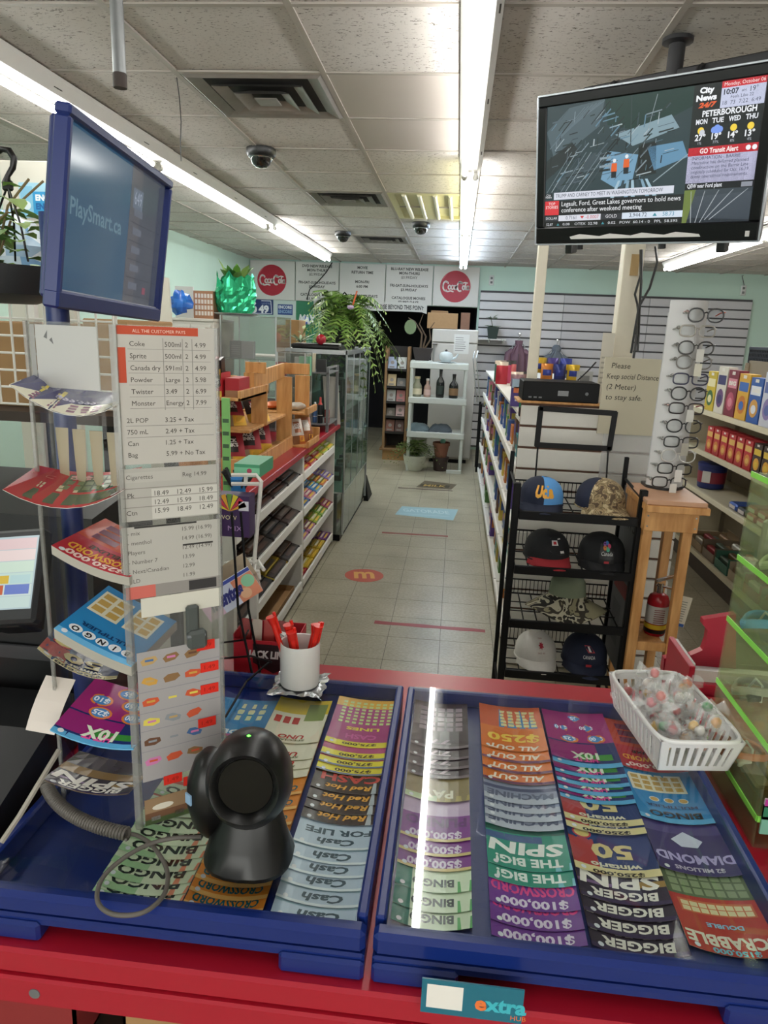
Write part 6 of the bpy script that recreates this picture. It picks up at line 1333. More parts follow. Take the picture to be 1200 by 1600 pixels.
mb = MB(); c_ = Vector((x-.17, y0+.18, zt+.42)); mb.poly([c_+Vector((.075*math.cos(i*PI/6), .0, .09*math.sin(i*PI/6))) for i in range(12)], '6a7c5a'); mb.poly([c_+Vector((.075*math.cos(-i*PI/6), .002, .09*math.sin(-i*PI/6))) for i in range(12)], '6a7c5a'); mb.build('leaf', LEAFM, t)
x = P(698, 562, y=y0+.2).x; t = thing('gravy_boat', 'white china pot on a saucer on top of the resin shelf', 'teapot', (x, y0+.15, zt)); CH = M('white_china', 'c4ced0', .2)
MB().lathe([(.06, 0), (.12, .012), (.122, .016), (.06, .008)], (x, y0+.15, zt), 20).build('saucer', CH, t, 40); MB().lathe([(.05, .009), (.085, .05), (.09, .09), (.07, .125), (.02, .14)], (x-.01, y0+.15, zt), 20).build('body', CH, t, 40)
MB().tube([(x+.07, y0+.15, zt+.05), (x+.115, y0+.15, zt+.07), (x+.14, y0+.15, zt+.115)], [.018, .013, .009], 8).build('spout', CH, t, 60); MB().ball((x-.01, y0+.15, zt+.15), .018, 8, 6).build('lid_knob', M('dark_knob', '3a3636', .4), t, 60)
# white door panel / old refrigerator behind the shelf, cartons on top
yf = 9.75; a, b = P(676, 513, y=yf), P(735, 700, y=yf); xf0, xf1 = a.x, b.x; zf = a.z
t = thing('refrigerator', 'old white refrigerator with a paper note and grey magnet behind the resin shelf', 'refrigerator', ((xf0+xf1)/2, yf+.3, 0)); FR = M('fridge_white', 'bdb9b2', .45, var=.03)
MB().box(xf0, yf+.04, .05, xf1, yf+.6, zf, bev=.012).build('body', FR, t); zsplit = P(705, 536, y=yf).z
MB().box(xf0, yf, zsplit+.006, xf1, yf+.038, zf-.005, bev=.01).build('freezer_door', FR, t); MB().box(xf0, yf, .08, xf1, yf+.038, zsplit-.006, bev=.01).build('door', FR, t); MB().box(xf0+.02, yf-.03, zsplit-.3, xf0+.045, yf, zsplit-.03, bev=.006).build('handle', M('fridge_grey', '8a8a86', .4), t); MB().box(xf0+.05, yf+.06, 0, xf1-.05, yf+.58, .05).build('plinth', BLACKM, t)
c_ = P(680, 538, y=yf); MB().lathe([(.035, 0), (.035, .01)], (c_.x, yf-.011, c_.z), 12).build('magnet', M('dark_knob'), t)
a, b = P(710, 522, y=yf), P(732, 552, y=yf); label_box('note', 'handwritten white note on the old refrigerator', 'paper', a.x, yf-.003, b.z-.01, b.x, yf-.001, a.z, 'd0d0cc', lambda pr, w, h: [pr.rect(w*.1, h*(.15+.11*i), w*rnd(.6, .9), h*(.15+.11*i)+.008, '8a8a88') for i in range(7)], mat=MATTP)
for k, (px0, px1, py0, dep, lb, cl) in enumerate(((667, 716, 490, .0, 'wide brown carton on the old refrigerator, in front', '9a7a56'), (719, 735, 489, .12, 'darker brown carton beside the wide one on the refrigerator', '7a5a48'), (672, 700, 486, .33, 'carton at the back on top of the refrigerator', '8a6c4c'))):
    a, b = P(px0, 513, y=yf+dep+.02), P(px1, py0, y=yf+dep+.02); mb = MB(); mb.box(max(a.x, xf0-.1), yf+dep+.03, zf+.0005, b.x, yf+dep+.3, b.z, bev=.004); tag(mb.build('carton', M('carton_'+cl, cl, .85, var=.1), base=True), lb, 'carton')
# potted fern and stacked terracotta pots on the floor
def pot_fern(x, y, r, label):
    t = thing('potted_fern', label, 'potted plant', (x, y, 0)); MB().lathe([(r*.6, 0), (r*.75, .03), (r*.95, .14), (r, .2), (r*.93, .2), (r*.9, .17), (.001, .17)], (x, y, 0), 20).build('pot', M('cream_pot', 'c3c5b8', .4, var=.1, scale=15), t, 40)
    rg = random.Random(5); fb = []
    for s in range(3):
        mb = MB(); L = .36-.05*s; N_ = 12
        def sp(q): return Vector((L*q, 0, .2*math.sin(min(1, q*1.7)*PI/2)-(.34-.1*s)*q*q))
        for i in range(N_):
            q = (i+1)/N_; p = sp(q); l = .035*math.sin(PI*min(1, .2+q*.8))+.01
            for sg in (-1, 1): e = p+Vector((.012, sg*l, -.008)); w = Vector((.009, 0, 0)); mb.poly([p-w, e-w*.3, e+w*.4, p+w] if sg > 0 else [p+w, e+w*.4, e-w*.3, p-w], ['5a7038', '748a4a', '4a5c30', '8a9a5c'][(i+s) % 4])
        mb.v = [v+t.location for v in mb.v]; fb.append(mb.build('frond', LEAFM, t))
    for k in range(60):
        o = fb[k % 3]
        if k >= 3: o = o.copy(); COL.objects.link(o); o.parent = t
        s = rg.uniform(.7, 1.15); o.location = (rg.uniform(-.05, .05), rg.uniform(-.05, .05), .17); o.rotation_euler = (rg.uniform(-.3, .3), rg.uniform(-.7, .1), rg.uniform(0, 6.28)); o.scale = (s, s, s)
    return t
pf = P(646, 737, z=0); pot_fern(pf.x, pf.y+.12, .15, 'trailing fern in a cream pot on the floor before the resin shelf')
pf = P(687, 737, z=0); t = thing('stacked_pots', 'terracotta pot stacked on a dark plastic pot beside the floor fern', 'flower pot', (pf.x, pf.y+.1, 0)); TC = M('terracotta', '8a5a48', .7)
MB().lathe([(.085, 0), (.1, .15), (.108, .15), (.108, .18), (.1, .18)], (pf.x, pf.y+.1, 0), 18).build('lower_pot', M('brown_plastic_pot', '3a2c2a', .5), t, 40); MB().lathe([(.075, .18), (.1, .33), (.112, .33), (.112, .37), (.1, .37), (.09, .34), (.001, .34)], (pf.x, pf.y+.1, 0), 18).build('upper_pot', TC, t, 40); MB().blob((pf.x+.02, pf.y+.08, .385), .035, 8, 5, .2, seed=3).build('mint_cloth', M('mint_cloth', '8ad0b8', .7), t, 60)
# black shoe rack, wire easel and small things at the slatted wall
ys_ = 9.2; a, b = P(742, 735, y=ys_), P(800, 735, y=ys_); t = thing('shoe_rack', 'low black shelf rack with shoes beside the slatted wall', 'rack', ((a.x+b.x)/2, ys_+.2, 0)); zt = P(760, 632, y=ys_).z
for x in (a.x+.02, b.x-.02):
    for y in (ys_, ys_+.38): MB().box(x-.015, y, 0, x+.015, y+.02, zt).build('post', BLACKM, t)
rz = [.05, .35, .65, zt-.02]
for z in rz: MB().box(a.x+.036, ys_, z-.012, b.x-.036, ys_+.4, z).build('shelf', BLACKM, t)
def shoe(x, y, z, c1, c2, label):
    mb = MB(); s = .13
    mb.grid(lambda u, v: (x+(v-.5)*.07*(1-.3*abs(2*u-1)**3), y-.13+u*.26, z+.002+(.035+.06*max(0, u-.35))*math.sin(PI*min(1, max(0, v)))**.6), 12, 8, lambda u, v: c1 if .2 < u < .85 else c2); mb.box(x-.035, y-.13, z, x+.035, y+.13, z+.014, 'c8c8c4', bev=.006); tag(mb.build('shoe', PRINT, base=True, smooth=50), label, 'shoe')
for k, (dx, z, c1, c2, lb) in enumerate(((.12, rz[1], '2a8f6a', 'b8c83a', 'green and yellow running shoe on the black shoe rack'), (.23, rz[1], '2a8f6a', '3a5ab8', 'green and blue running shoe on the black shoe rack'), (.12, rz[0], '24262a', '3a3c40', 'black shoe on the lowest shelf of the shoe rack'), (.24, rz[0], '2c2e32', '6a6c70', 'black and grey shoe on the lowest shelf of the rack'))): shoe(a.x+dx+.05, ys_+.16, z, c1, c2, lb)
label_box('paper_stack', 'stack of yellowish papers on top of the black shoe rack', 'paper', a.x+.06, ys_+.05, zt-.0195, a.x+.32, ys_+.3, zt+.02, 'b8ae7a')
t = thing('wire_easel', 'silver wire easel leaning at the slatted wall', 'easel', (P(745, 640, y=9.5).x, 9.55, zt-.02))
for px0, px1 in ((739, 746), (744, 751)): MB().tube([P(px0+3, 548, y=9.5), P(px0, 560, y=9.45), P(px1-1, 628, y=9.3)], .007, 6).build('leg', CHROME, t)
MB().tube([P(740, 585, y=9.42), P(751, 587, y=9.42)], .006, 6).build('crossbar', CHROME, t)
# small shelf bracket with potted plant on the slatted wall
yw = YB-.05; a, b = P(742, 527, y=yw-.3), P(791, 531, y=yw-.3); t = thing('wall_shelf', 'short white shelf on brackets on the slatted wall', 'shelf', ((a.x+b.x)/2, yw-.15, b.z)); MB().box(a.x, yw-.3, b.z-.015, b.x, yw, b.z+.005, bev=.003).build('board', WHITE, t)
for x in (a.x+.2, b.x-.05): MB().box(x, yw-.3, b.z-.05, x+.02, yw, b.z-.0155).build('bracket', WHITE, t); MB().tube([(x+.01, yw-.3, b.z-.04), (x+.01, yw-.34, b.z-.05), (x+.01, yw-.34, b.z-.0)], .008, 6).build('hook', CHROME, t)
px_ = P(770, 520, y=yw-.2).x; t = thing('potted_seedling', 'small leafy plant in a dark green square pot on the wall shelf', 'potted plant', (px_, yw-.17, b.z+.005)); zb_ = b.z+.0052
q = [(px_+sx_*r, yw-.17+sy_*r, zb_+z) for z, r in ((0, .06), (.17, .085)) for sx_, sy_ in ((-1, -1), (1, -1), (1, 1), (-1, 1))]; MB().hexa(q).build('pot', M('green_pot', '2a3a34', .5), t)
rg = random.Random(8)
for k in range(12): mb = MB(); an = rg.uniform(0, 6.28); leaf(mb, (px_+rg.uniform(-.04, .04), yw-.17+rg.uniform(-.04, .04), zb_+.16+(.12 if k < 3 else 0)), (math.cos(an)-(.6 if k < 3 else 0), math.sin(an), .4), .13, .08, ['4a6a48', '3a5a40', '6a8a5a'][k % 3]); mb.build('leaf', LEAFM, t)
MB().tube([(px_, yw-.17, zb_+.15), (px_-.05, yw-.19, zb_+.32)], .005, 5).build('stem', M('stem_green', '4a5a34', .6), t)
# jackets on hangers
def garment(name, label, px0, px1, pyt, pyb, y, base, hood, mat, zip_c):
    a, b = P(px0, pyb, y=y), P(px1, pyt, y=y); xc, w, zt, zb2 = (a.x+b.x)/2, (b.x-a.x), b.z, a.z; h = zt-zb2; t = thing(name, label, 'jacket', (xc, y, zb2)); n = 28
    rings = []
    for q in range(13):
        v = q/12; z = zb2+h*v*.93; ww = w*.32*(1+.06*math.cos(v*9)) if v < .84 else w*(.32-.22*((v-.84)/.16)**1.2); dp = .09*(1-.35*v)
        if v > .95: ww = w*.09; dp = .05
        rings.append([(xc+ww*math.cos(2*PI*i/n)*(1+.02*math.sin(5*i)), y+dp*math.sin(2*PI*i/n)+.012*math.sin(i*2.1+q*.5), z) for i in range(n)])
    mb = loft(MB(), rings, n); mb.build('body', mat, t, 60)
    for s in (-1, 1):
        mb = MB(); pts = [(xc+s*w*.2, y, zt-h*.16), (xc+s*w*.35, y-.01, zt-h*.2), (xc+s*w*.41, y-.02, zt-h*.5), (xc+s*w*.44, y-.01, zt-h*.82), (xc+s*w*.445, y, zb2+h*.1)]; mb.tube(pts, [w*.1, w*.115, w*.1, w*.085, w*.07], 12); mb.build('sleeve', mat, t, 60)
    if hood: mb = MB(); mb.blob((xc, y+.02, zt-h*.06), w*.17, 12, 7, .06, seed=2); mb.build('hood', mat, t, 60)
    else: MB().lathe([(w*.11, 0), (w*.13, .05), (w*.14, .085), (w*.12, .08)], (xc, y, zt-h*.1), 16, sy=.6).build('collar', mat, t, 60)
    MB().box(xc-.006, y-.112, zb2+h*.03, xc+.006, y-.085, zt-h*.2).build('zipper', M('zip_'+zip_c, zip_c, .5), t)
    mb = MB(); mb.tube([(xc-w*.24, y, zt-h*.12), (xc, y, zt+.01), (xc+w*.24, y, zt-h*.12)], .008, 6); mb.tube([(xc, y, zt+.01), (xc, y, zt+.04), (xc+.02, y+.01, zt+.065), (xc, y+.02, zt+.085), (xc-.02, y+.02, zt+.07)], .005, 6); mb.build('hanger', M('clear_hanger', '9a9a9a', .3), t, 60)
    MB().box(xc-.012, y, zt+.072, xc+.012, YB-.048, zt+.088).build('wall_hook', CHROME, t); return t
garment('jacket', 'mauve quilted jacket hanging on the slatted wall', 780, 834, 531, 640, YB-.28, 0, False, M('mauve_quilt', '7a5a68', .6, var=.1, scale=8, bump=.9, bscale=9), '5a4450')
garment('hoodie', 'grey zip hoodie hanging on the slatted wall behind the chip bags', 838, 893, 541, 640, YB-.28, 0, True, M('grey_fleece', '6c747e', .85, var=.08, scale=60), '2a2c30')

# ================================================================== left background
# hanging basket with ivy
yh = 1.7; a, b = P(-60, 408, y=yh), P(85, 470, y=yh); xc, zc = (a.x+b.x)/2-.04, a.z
t = thing('hanging_planter', 'black oval planter with leafy ivy and a black plastic hanger', 'potted plant', (xc, yh, b.z)); hpz = b.z-.01
MB().lathe([(.10, 0), (.155, .02), (.175, a.z-b.z-.02), (.18, a.z-b.z), (.17, a.z-b.z), (.16, a.z-b.z-.03), (.001, a.z-b.z-.03)], (xc, yh, hpz), 28, sy=.8).build('pot', M('planter_black', '222326', .45), t, 40)
hk = P(12, 290, y=yh)
MB().tube([P(-8, 242, y=yh), P(3, 233, y=yh), P(14, 235, y=yh), P(22, 248, y=yh), P(20, 262, y=yh), P(12, 275, y=yh), P(10, 288, y=yh)], [.005, .007, .008, .008, .007, .006, .011], 8).build('hook', BLACK, t, 60); MB().obox(hk, (.013, 0, 0), (0, .006, 0), (0, 0, .012), bev=.004).build('hook_plate', BLACK, t)
for px, dy in ((44, -.1), (24, .08), (-40, 0)): MB().tube([hk, P((12+px)/2+4, 350, y=yh+dy*.5), P(px, 408, y=yh+dy)], .0025, 5).build('strand', BLACK, t)
rg = random.Random(17); zr = a.z
for k in range(64):
    an = rg.uniform(0, 6.28); rr = rg.uniform(.0, .17); o = Vector((xc+rr*math.cos(an), yh+rr*math.sin(an)*.8, zr-.01+rg.uniform(0, .2)*(1-rr*2.5)))
    mb = MB(); leaf(mb, o, (math.cos(an), math.sin(an), rg.uniform(-.2, .5)), rg.uniform(.04, .075), rg.uniform(.035, .06), ['6f9a4a', '8ab05e', '5a8440', 'a4c078'][k % 4], .5); mb.build('leaf', LEAFM, t)
for k in range(9):
    an = rg.uniform(0, 6.28); o = Vector((xc, yh, zr-.03)); e = o+Vector((.16*math.cos(an), .12*math.sin(an), .12+rg.uniform(0, .12))); MB().tube([o, o+(e-o)*.5+Vector((0, 0, .05)), e], .003, 5).build('stem', M('vine_stem', '7a6a4a', .7), t, 60)
# white wall board with lottery poster
yw = 3.4; a, b = P(12, 420, y=yw), P(97, 245, y=yw); t = thing('partition_board', 'white partition board behind the hanging planter', 'partition', ((a.x+b.x)/2, yw, 0)); x0, x1 = a.x-.25, P(300, 500, y=yw).x
zl, zr2 = P(25, 243, y=yw).z, P(300, 320, y=yw).z
x1 = P(110, 400, y=yw).x; MB().box(x0+.25, yw, 0, x1, yw+.04, zl-.02, bev=.004).build('board', M('partition_white', 'd8d4c8', .6, var=.04, scale=3), t)
a, b = P(34, 340, y=yw), P(100, 287, y=yw)
def fencore(pr, w, h): pr.rect(w*.03, h*.05, w*.3, h*.9, '8ac4e0'); pr.rect(w*.3, h*.1, w, h*.75, '3a9ad0').up(); pr.disc(w*.16, h*.35, w*.09, 'e4f0f4', 14); pr.text('ENCORE', w*.66, h*.5, h*.16, 'f4f8fa', w=w*.6, bold=.05); pr.text('ENCORE', w*.66, h*.25, h*.16, '2060a0', w=w*.6, bold=.05)
poster('poster', 'light blue lottery poster on the white partition board', a.x, a.z, b.x, b.z, 'a8d4e8', fencore, y=yw)
# bag of blue film and white clutter under the basket plant
mb = MB(); p = P(10, 385, y=2.95); mb.blob(p, .14, 12, 8, .25, lambda r: r.choice(['9ab8d0', 'b8ccd8', '7aa4c8', 'd0dce4']), seed=8); 
t = thing('stock_bag', 'pale blue plastic bag of stock on a wire shelf behind the planter', 'bag', p); mb.build('bag', GLOSSP, t, 60); MB().box(p.x-.2, 2.8, p.z-.16, p.x+.16, 3.1, p.z-.135).build('shelf', WHITE, t); MB().box(p.x-.2, 2.85, 0, p.x-.17, 2.88, p.z-.16).build('leg', WHITE, t); MB().box(p.x+.13, 2.85, 0, p.x+.16, 2.88, p.z-.16).build('leg', WHITE, t)
# white wire grid panel with cartons behind
yg = 1.95; t = thing('wire_grid', 'white wire grid panel behind the ticket tower', 'grid panel', (P(40, 640, y=yg).x, yg, 1.0))
xa, xb = P(-30, 560, y=yg).x, P(180, 560, y=yg).x; za, zb3 = P(40, 632, y=yg).z, P(40, 470, y=yg).z
nx = 9
for i in range(nx): x = xa+(xb-xa)*i/(nx-1); MB().cyl((x, yg, za), (x, yg, zb3), .0035, n=6).build('upright_wire', WIREW, t)
for i in range(7): z = za+(zb3-za)*i/6; MB().cyl((xa, yg+.005, z), (xb, yg+.005, z), .0035, n=6).build('cross_wire', WIREW, t)
for x in (xa, xb): MB().cyl((x, yg+.012, 0), (x, yg+.012, zb3), .006, n=6).build('stand', WIREW, t)
t = thing('storage_table', 'dark storage table behind the wire grid', 'table', (xa+.3, 2.3, 0)); zt4 = P(60, 640, y=2.1).z; MB().box(xa-.2, 2.03, zt4-.03, P(205, 640, y=2.1).x, 2.6, zt4).build('top', M('shelf_dark_wood'), t)
for x in (xa-.15, P(200, 640, y=2.1).x-.06): MB().box(x, 2.05, 0, x+.04, 2.09, zt4-.03).build('leg', BLACKM, t); MB().box(x, 2.5, 0, x+.04, 2.54, zt4-.03).build('leg', BLACKM, t)
for k, (px0, px1, py, lb) in enumerate(((-40, 45, 500, 'brown carton behind the wire grid at the left'), (48, 125, 520, 'brown carton with printed knots behind the wire grid'), (128, 200, 497, 'tall brown carton behind the ticket tower'))):
    a, b = P(px0, py, y=2.15), P(px1, py, y=2.15); mb = MB(); mb.box(a.x, 2.15, zt4+.0005, b.x, 2.5, a.z, bev=.004); mb.box(a.x+.02, 2.148, a.z-.06, b.x-.02, 2.15, a.z-.045, bev=0); tag(mb.build('carton', M('carton_%d' % k, ['9c7b54', 'a88358', 'b08c62'][k], .85, var=.12, scale=10), base=True), lb, 'carton')
# clutter by the mint wall, seen between display and foil plant
yc = 4.2
q = P(255, 500, y=yc); t = thing('leaning_board', 'tall white board leaning by the mint wall behind the display', 'board', q); p1, p2, p3 = P(245, 440, y=yc), P(252, 432, y=yc), P(277, 505, y=yc)
MB().hexa([(p1.x-.1, yc, 0), (p3.x+.04, yc, 0), (p3.x+.04, yc+.02, 0), (p1.x-.1, yc+.02, 0), (p1.x-.1, yc+.1, p2.z+.02), (p2.x, yc+.1, p2.z), (p2.x, yc+.12, p2.z), (p1.x-.1, yc+.12, p2.z+.02)]).build('board', M('partition_white'), t)
yk = 4.9; zt5 = P(300, 497, y=yk).z
t = thing('blue_bin_shelf', 'white cupboard under the clutter beside the mint wall', 'cupboard', (P(300, 497, y=yk).x, yk+.2, 0)); xs0, xs1 = P(262, 500, y=yk).x, P(334, 500, y=yk).x
MB().box(xs0, yk, 0, xs1, yk+.45, zt5-.02, bev=.004).build('body', GW, t); MB().box(xs0-.01, yk-.01, zt5-.0195, xs1, yk+.46, zt5, bev=.003).build('top', GW, t); MB().box(xs0+.02, yk-.008, .1, (xs0+xs1)/2-.005, yk, zt5-.04).build('door', WHITE, t); MB().box((xs0+xs1)/2+.005, yk-.008, .1, xs1-.02, yk, zt5-.04).build('door', WHITE, t)
a = P(283, 490, y=yk+.1); mb = MB(); mb.blob((a.x, yk+.1, zt5+.1), .075, 12, 8, .3, lambda r: r.choice(['2a6ac8', '3a7ad8', '2458b0']), seed=4); tag(mb.build('blue_bag', GLOSSP, base=True, smooth=50), 'crumpled bright blue plastic bag by the mint wall', 'bag')
a, b = P(303, 497, y=yk+.2), P(333, 455, y=yk+.2)
label_box('lattice_box', 'brown lattice patterned box by the mint wall', 'box', a.x, yk+.2, zt5+.0005, b.x, yk+.4, b.z, 'a87858', lambda pr, w, h: [pr.rect(w*(.08+.155*i), h*(.12+.21*j), w*(.19+.155*i), h*(.27+.21*j), 'dcd6cc') for i in range(6) for j in range(4)])
a, b = P(276, 497, y=yk+.42), P(302, 448, y=yk+.42); label_box('white_box', 'plain white box behind the blue bag', 'box', a.x, yk+.405, zt5+.0005, b.x, yk+.43, b.z, 'd4d4d2')
a, b = P(249, 504, y=yc-.3), P(264, 492, y=yc-.3)
p = P(262, 352, z=CEIL-.05); mb = MB(); mb.obox((XL+.012, p.y+.1, CEIL-.06), (.006, 0, 0), (0, .12, 0), (0, 0, .05), 'd8606a', bev=.01); tag(mb.build('wall_tag', PRINT, base=True), 'small pink tag high on the mint wall', 'tag')
# ================================================================== white gondola on the right of the aisle
YE = 3.6; XA = .335; XB = 1.16; ZG = 1.33
zpan = P(870, 632, y=YE).z
t = thing('shop_gondola', 'long white shelf gondola with a slatted end panel behind the hat rack', 'shelf unit', (.75, 6.3, 0)); GB = M('groove_brown', '6a4a3a', .7)
MB().box(XA, YE+.02, 0, XB, YE+.04, zpan).build('end_backing', GB, t)
ns = 13; hs = (zpan-.01)/ns; f0 = MB().box(XA, YE, 0, XB, YE+.019, hs-.012, bev=.003).build('slat', GW, t)
f0.location.z = .01; kids(t, f0, [(0, 0, hs*k) for k in range(1, ns)])
bays = [3.645, 4.55, 5.6, 6.65, 7.7, 8.7]; lev = (.14, .45, .76, 1.06)
for y in bays: MB().box(XA+.09, y, 0, .74, y+.022, ZG, bev=.002).build('upright', GW, t)
MB().box(.74, 3.645, 0, .76, 8.722, ZG).build('center_panel', GW, t)
for a, b in zip(bays, bays[1:]):
    for z in lev: MB().box(XA+.02, a+.0225, z-.02, .739, b-.0005, z, bev=.002).build('shelf', GW, t); MB().box(XA+.004, a+.0225, z-.028, XA+.0195, b-.0005, z+.018, bev=.002).build('shelf_lip', WHITE, t)
# products along the aisle side
rg = random.Random(12)
PC = [('purple', '5a3f8a'), ('teal', '3a8a90'), ('orange', 'c87a3a'), ('white', 'c8c8c4'), ('green', '5a8a4a'), ('blue', '3a5a9a'), ('yellow', 'c8b04a'), ('brown', '6a4a3a'), ('pink', 'c87a90')]
PN = ['carton', 'soap box', 'tissue box', 'tea box', 'bandage box']
used_lb = {}
for bi, (a, b) in enumerate(zip(bays, bays[1:])):
    for li, z in enumerate(lev):
        y = a+.05
        while y < b-.16:
            w = rg.uniform(.08, .15)
            if rg.random() < (.78 if li > 1 else .6):
                nm, c = rg.choice(PC); h = rg.uniform(.1, .22); lb = '%s %s on the %s shelf of the white aisle gondola' % (nm, rg.choice(PN), ['bottom', 'second', 'third', 'upper'][li])
                mb = MB(); x0 = XA+.024+rg.uniform(0, .03); mb.box(x0, y, z+.0005, x0+.12, y+w, z+h, c); pr = Print(); c2 = rg.choice(PC)[1]; pr.rect(w*.1, h*.5, w*.9, h*.85, c2); pr.rect(w*.15, h*.15, w*.8, h*.3, 'd8d4cc')
                mb.flat(pr, (x0, y+w, z+.0005), (0, -1, 0), (0, 0, 1), .0005); pr2 = Print(); pr2.rect(.01, h*.45, .11, h*.85, c2); mb.flat(pr2, (x0, y, z+.0005), (1, 0, 0), (0, 0, 1), .0005)
                tag(mb.build('product_box', PRINT, base=True), lb, 'box', lb)
            y += w+.015
# named things near the end panel
def fpur(pr, w, h): pr.rect(0, h*.68, w, h, 'a8c0d0'); pr.rect(w*.1, h*.5, w*.9, h*.72, 'd8784a').up(); pr.rect(w*.2, h*.2, w*.7, h*.3, 'd8d0e0')
a = P(779, 652, y=4.2); label_box('product_box', 'tall purple box with an orange band on the gondola top near the end panel', 'box', XA+.0, 4.3, ZG+.0005, XA+.11, 4.36, ZG+.16, '4a3a80', fpur)
def pbottle(x, y, z, r, h, c1, c2, cap, lb):
    t = thing('product_bottle', lb, 'bottle', (x, y, z)); MB().lathe([(r*.92, 0), (r, .008), (r, h*.25), (r, h*.62), (r*.85, h*.72), (r*.4, h*.8)], (x, y, z), 14, [c1, c1, c2, c1, c1]).build('body', GLOSSP, t, 40); MB().cyl((x, y, z+h*.8), (x, y, z+h), r*.5, n=10).build('cap', M('capc_'+cap, cap, .4), t, 40)
pbottle(XA+.035, 3.78, ZG, .032, .19, '2a2c34', '3a8a6a', 'dcdcdc', 'dark bottle with a white cap on the gondola top by the black media box')
# red and pink bags clipped further along the gondola top
for k, (px, c, lb) in enumerate(((777, 'b83040', 'red snack bag standing on the gondola top'), (787, 'c84a70', 'pink snack bag standing on the gondola top'), (768, '4a7a6a', 'green snack bag standing on the gondola top'), (795, 'd06a6a', 'coral snack bag standing on the gondola top'), (806, '8a6a72', 'mauve striped bag standing on the gondola top'), (818, '7a5a5a', 'brown striped bag standing on the gondola top'))):
    yy = 6.3+.14*k if k < 4 else 5.6+.12*k; x = max(XA+.06, P(px, 610, y=yy).x); x = min(x, .68); mb = MB(); h = .19 if k < 4 else .12
    def fb(s): return lambda u, v: (x+(u-.5)*.1, yy+s*(.001+.03*math.sin(PI*u)*math.sin(PI*min(1, v*.95+.03))), ZG+.001+v*h)
    mb.grid(fb(-1), 6, 6, lambda u, v: c if v < .8 else '3a3a3c' if k % 2 else 'd8c8b8'); mb.grid(lambda u, v: fb(1)(1-u, v), 6, 6, c); tag(mb.build('snack_bag', FOILP, base=True, smooth=60), lb, 'bag')
MB().box(.76, 3.645, ZG-.02, XB, 8.7, ZG-.0005).build('top_board', GW, t0 if False else COL.objects['shop_gondola'])
MB().box(XA, 3.645, ZG-.015, .74, 3.9, ZG-.0005).build('top_board', GW, COL.objects['shop_gondola']); MB().box(XB-.02, 3.645, 0, XB, 8.7, ZG-.02).build('side_panel', GW, COL.objects['shop_gondola']); MB().box(XA+.02, 3.9, ZG-.015, .74, 8.7, ZG-.0005).build('top_board', GW, COL.objects['shop_gondola'])
# two posts up to the ceiling
PC_ = M('post_cream', 'd9d2c0', .55, var=.04)
a, b = P(841, 395, y=4.0), P(857, 395, y=4.0); mb = MB(); mb.box(a.x, 4.0, ZG, b.x, 4.0+(b.x-a.x), CEIL-.0055, bev=.003); tag(mb.build('post', PC_, base=True), 'slim cream post rising from the gondola to the ceiling', 'post')
a, b = P(958, 550, y=4.0), P(989, 550, y=4.0); t = thing('pillar', 'thick cream pillar with hanging black cables behind the notice', 'pillar', ((a.x+b.x)/2, 4.05, ZG)); MB().box(a.x, 4.0, ZG, b.x, 4.1, CEIL-.0055, bev=.004).build('shaft', PC_, t)
p = P(993, 415, y=3.999); MB().box(p.x-.025, 3.992, p.z-.05, p.x+.015, 3.9995, p.z+.055).build('tan_patch', M('tan_patch', 'b89a6a', .6), t)
a = P(955, 530, y=3.98); label_box('paper_notice', 'faded white paper taped beside the thick pillar', 'paper', P(938, 560, y=3.97).x, 3.97, ZG, P(957, 560, y=3.97).x, 3.974, P(945, 520, y=3.97).z, 'd4cfc2', lambda pr, w, h: [pr.rect(w*.1, h*(.4+.06*i), w*.8, h*(.42+.06*i), 'b0aca0') for i in range(6)], mat=MATTP)
for k, pts in enumerate((((1001, 390), (1001, 430), (992, 460), (996, 475), (998, 500), (990, 560)), ((1003, 390), (1002, 440), (999, 490), (998, 520), (996, 550)), ((1024, 385), (1027, 410), (1015, 450), (998, 480), (993, 510), (986, 552)))):
    tag(MB().tube([P(x, y, y=3.94-.02*k) for x, y in pts], .006, 6).build('cable', BLACK, base=True, smooth=60), 'black cable hanging down the front of the thick cream pillar', 'cable', 'cables on the pillar')
# media box on a thin board, chip bags behind it
a, b = P(815, 628, y=YE+.02), P(937, 603, y=YE+.02); zb_ = zpan+.012
t = thing('media_box', 'black slim media box on the end of the gondola', 'electronics', ((a.x+b.x)/2, YE+.1, zb_))
MB().box(a.x, YE+.005, zb_, b.x, YE+.24, zb_+(b.z-a.z), bev=.004).build('body', M('media_black', '08080a', .5, spec=.2), t); w_ = b.x-a.x
MB().box(a.x+w_*.46, YE+.003, zb_+.03, a.x+w_*.6, YE+.0055, zb_+.055).build('display', M('media_display', '1c1e20', .08), t); MB().cyl((b.x-.06, YE+.002, zb_+.045), (b.x-.06, YE+.006, zb_+.045), .008, n=12).build('button', GREYP, t)
for k in range(3): MB().box(a.x+.03+.025*k, YE+.003, zb_+.015, a.x+.045+.025*k, YE+.0055, zb_+.022).build('badge', GREYP, t)
tag(MB().box(a.x-.02, YE, zpan, b.x+.02, YE+.26, zpan+.0115, bev=.002).build('thin_board', PINE, base=True), 'thin pine board under the black media box', 'board')
a2 = P(936, 598, y=YE+.3); tag(MB().tube([Vector((P(902, 605, y=YE+.2).x, YE+.2, zb_+(b.z-a.z)+.004)), P(918, 580, y=YE+.25), P(931, 566, y=YE+.3)], .004, 6).build('antenna', BLACK, base=True), 'thin black antenna beside the chip bags', 'antenna')
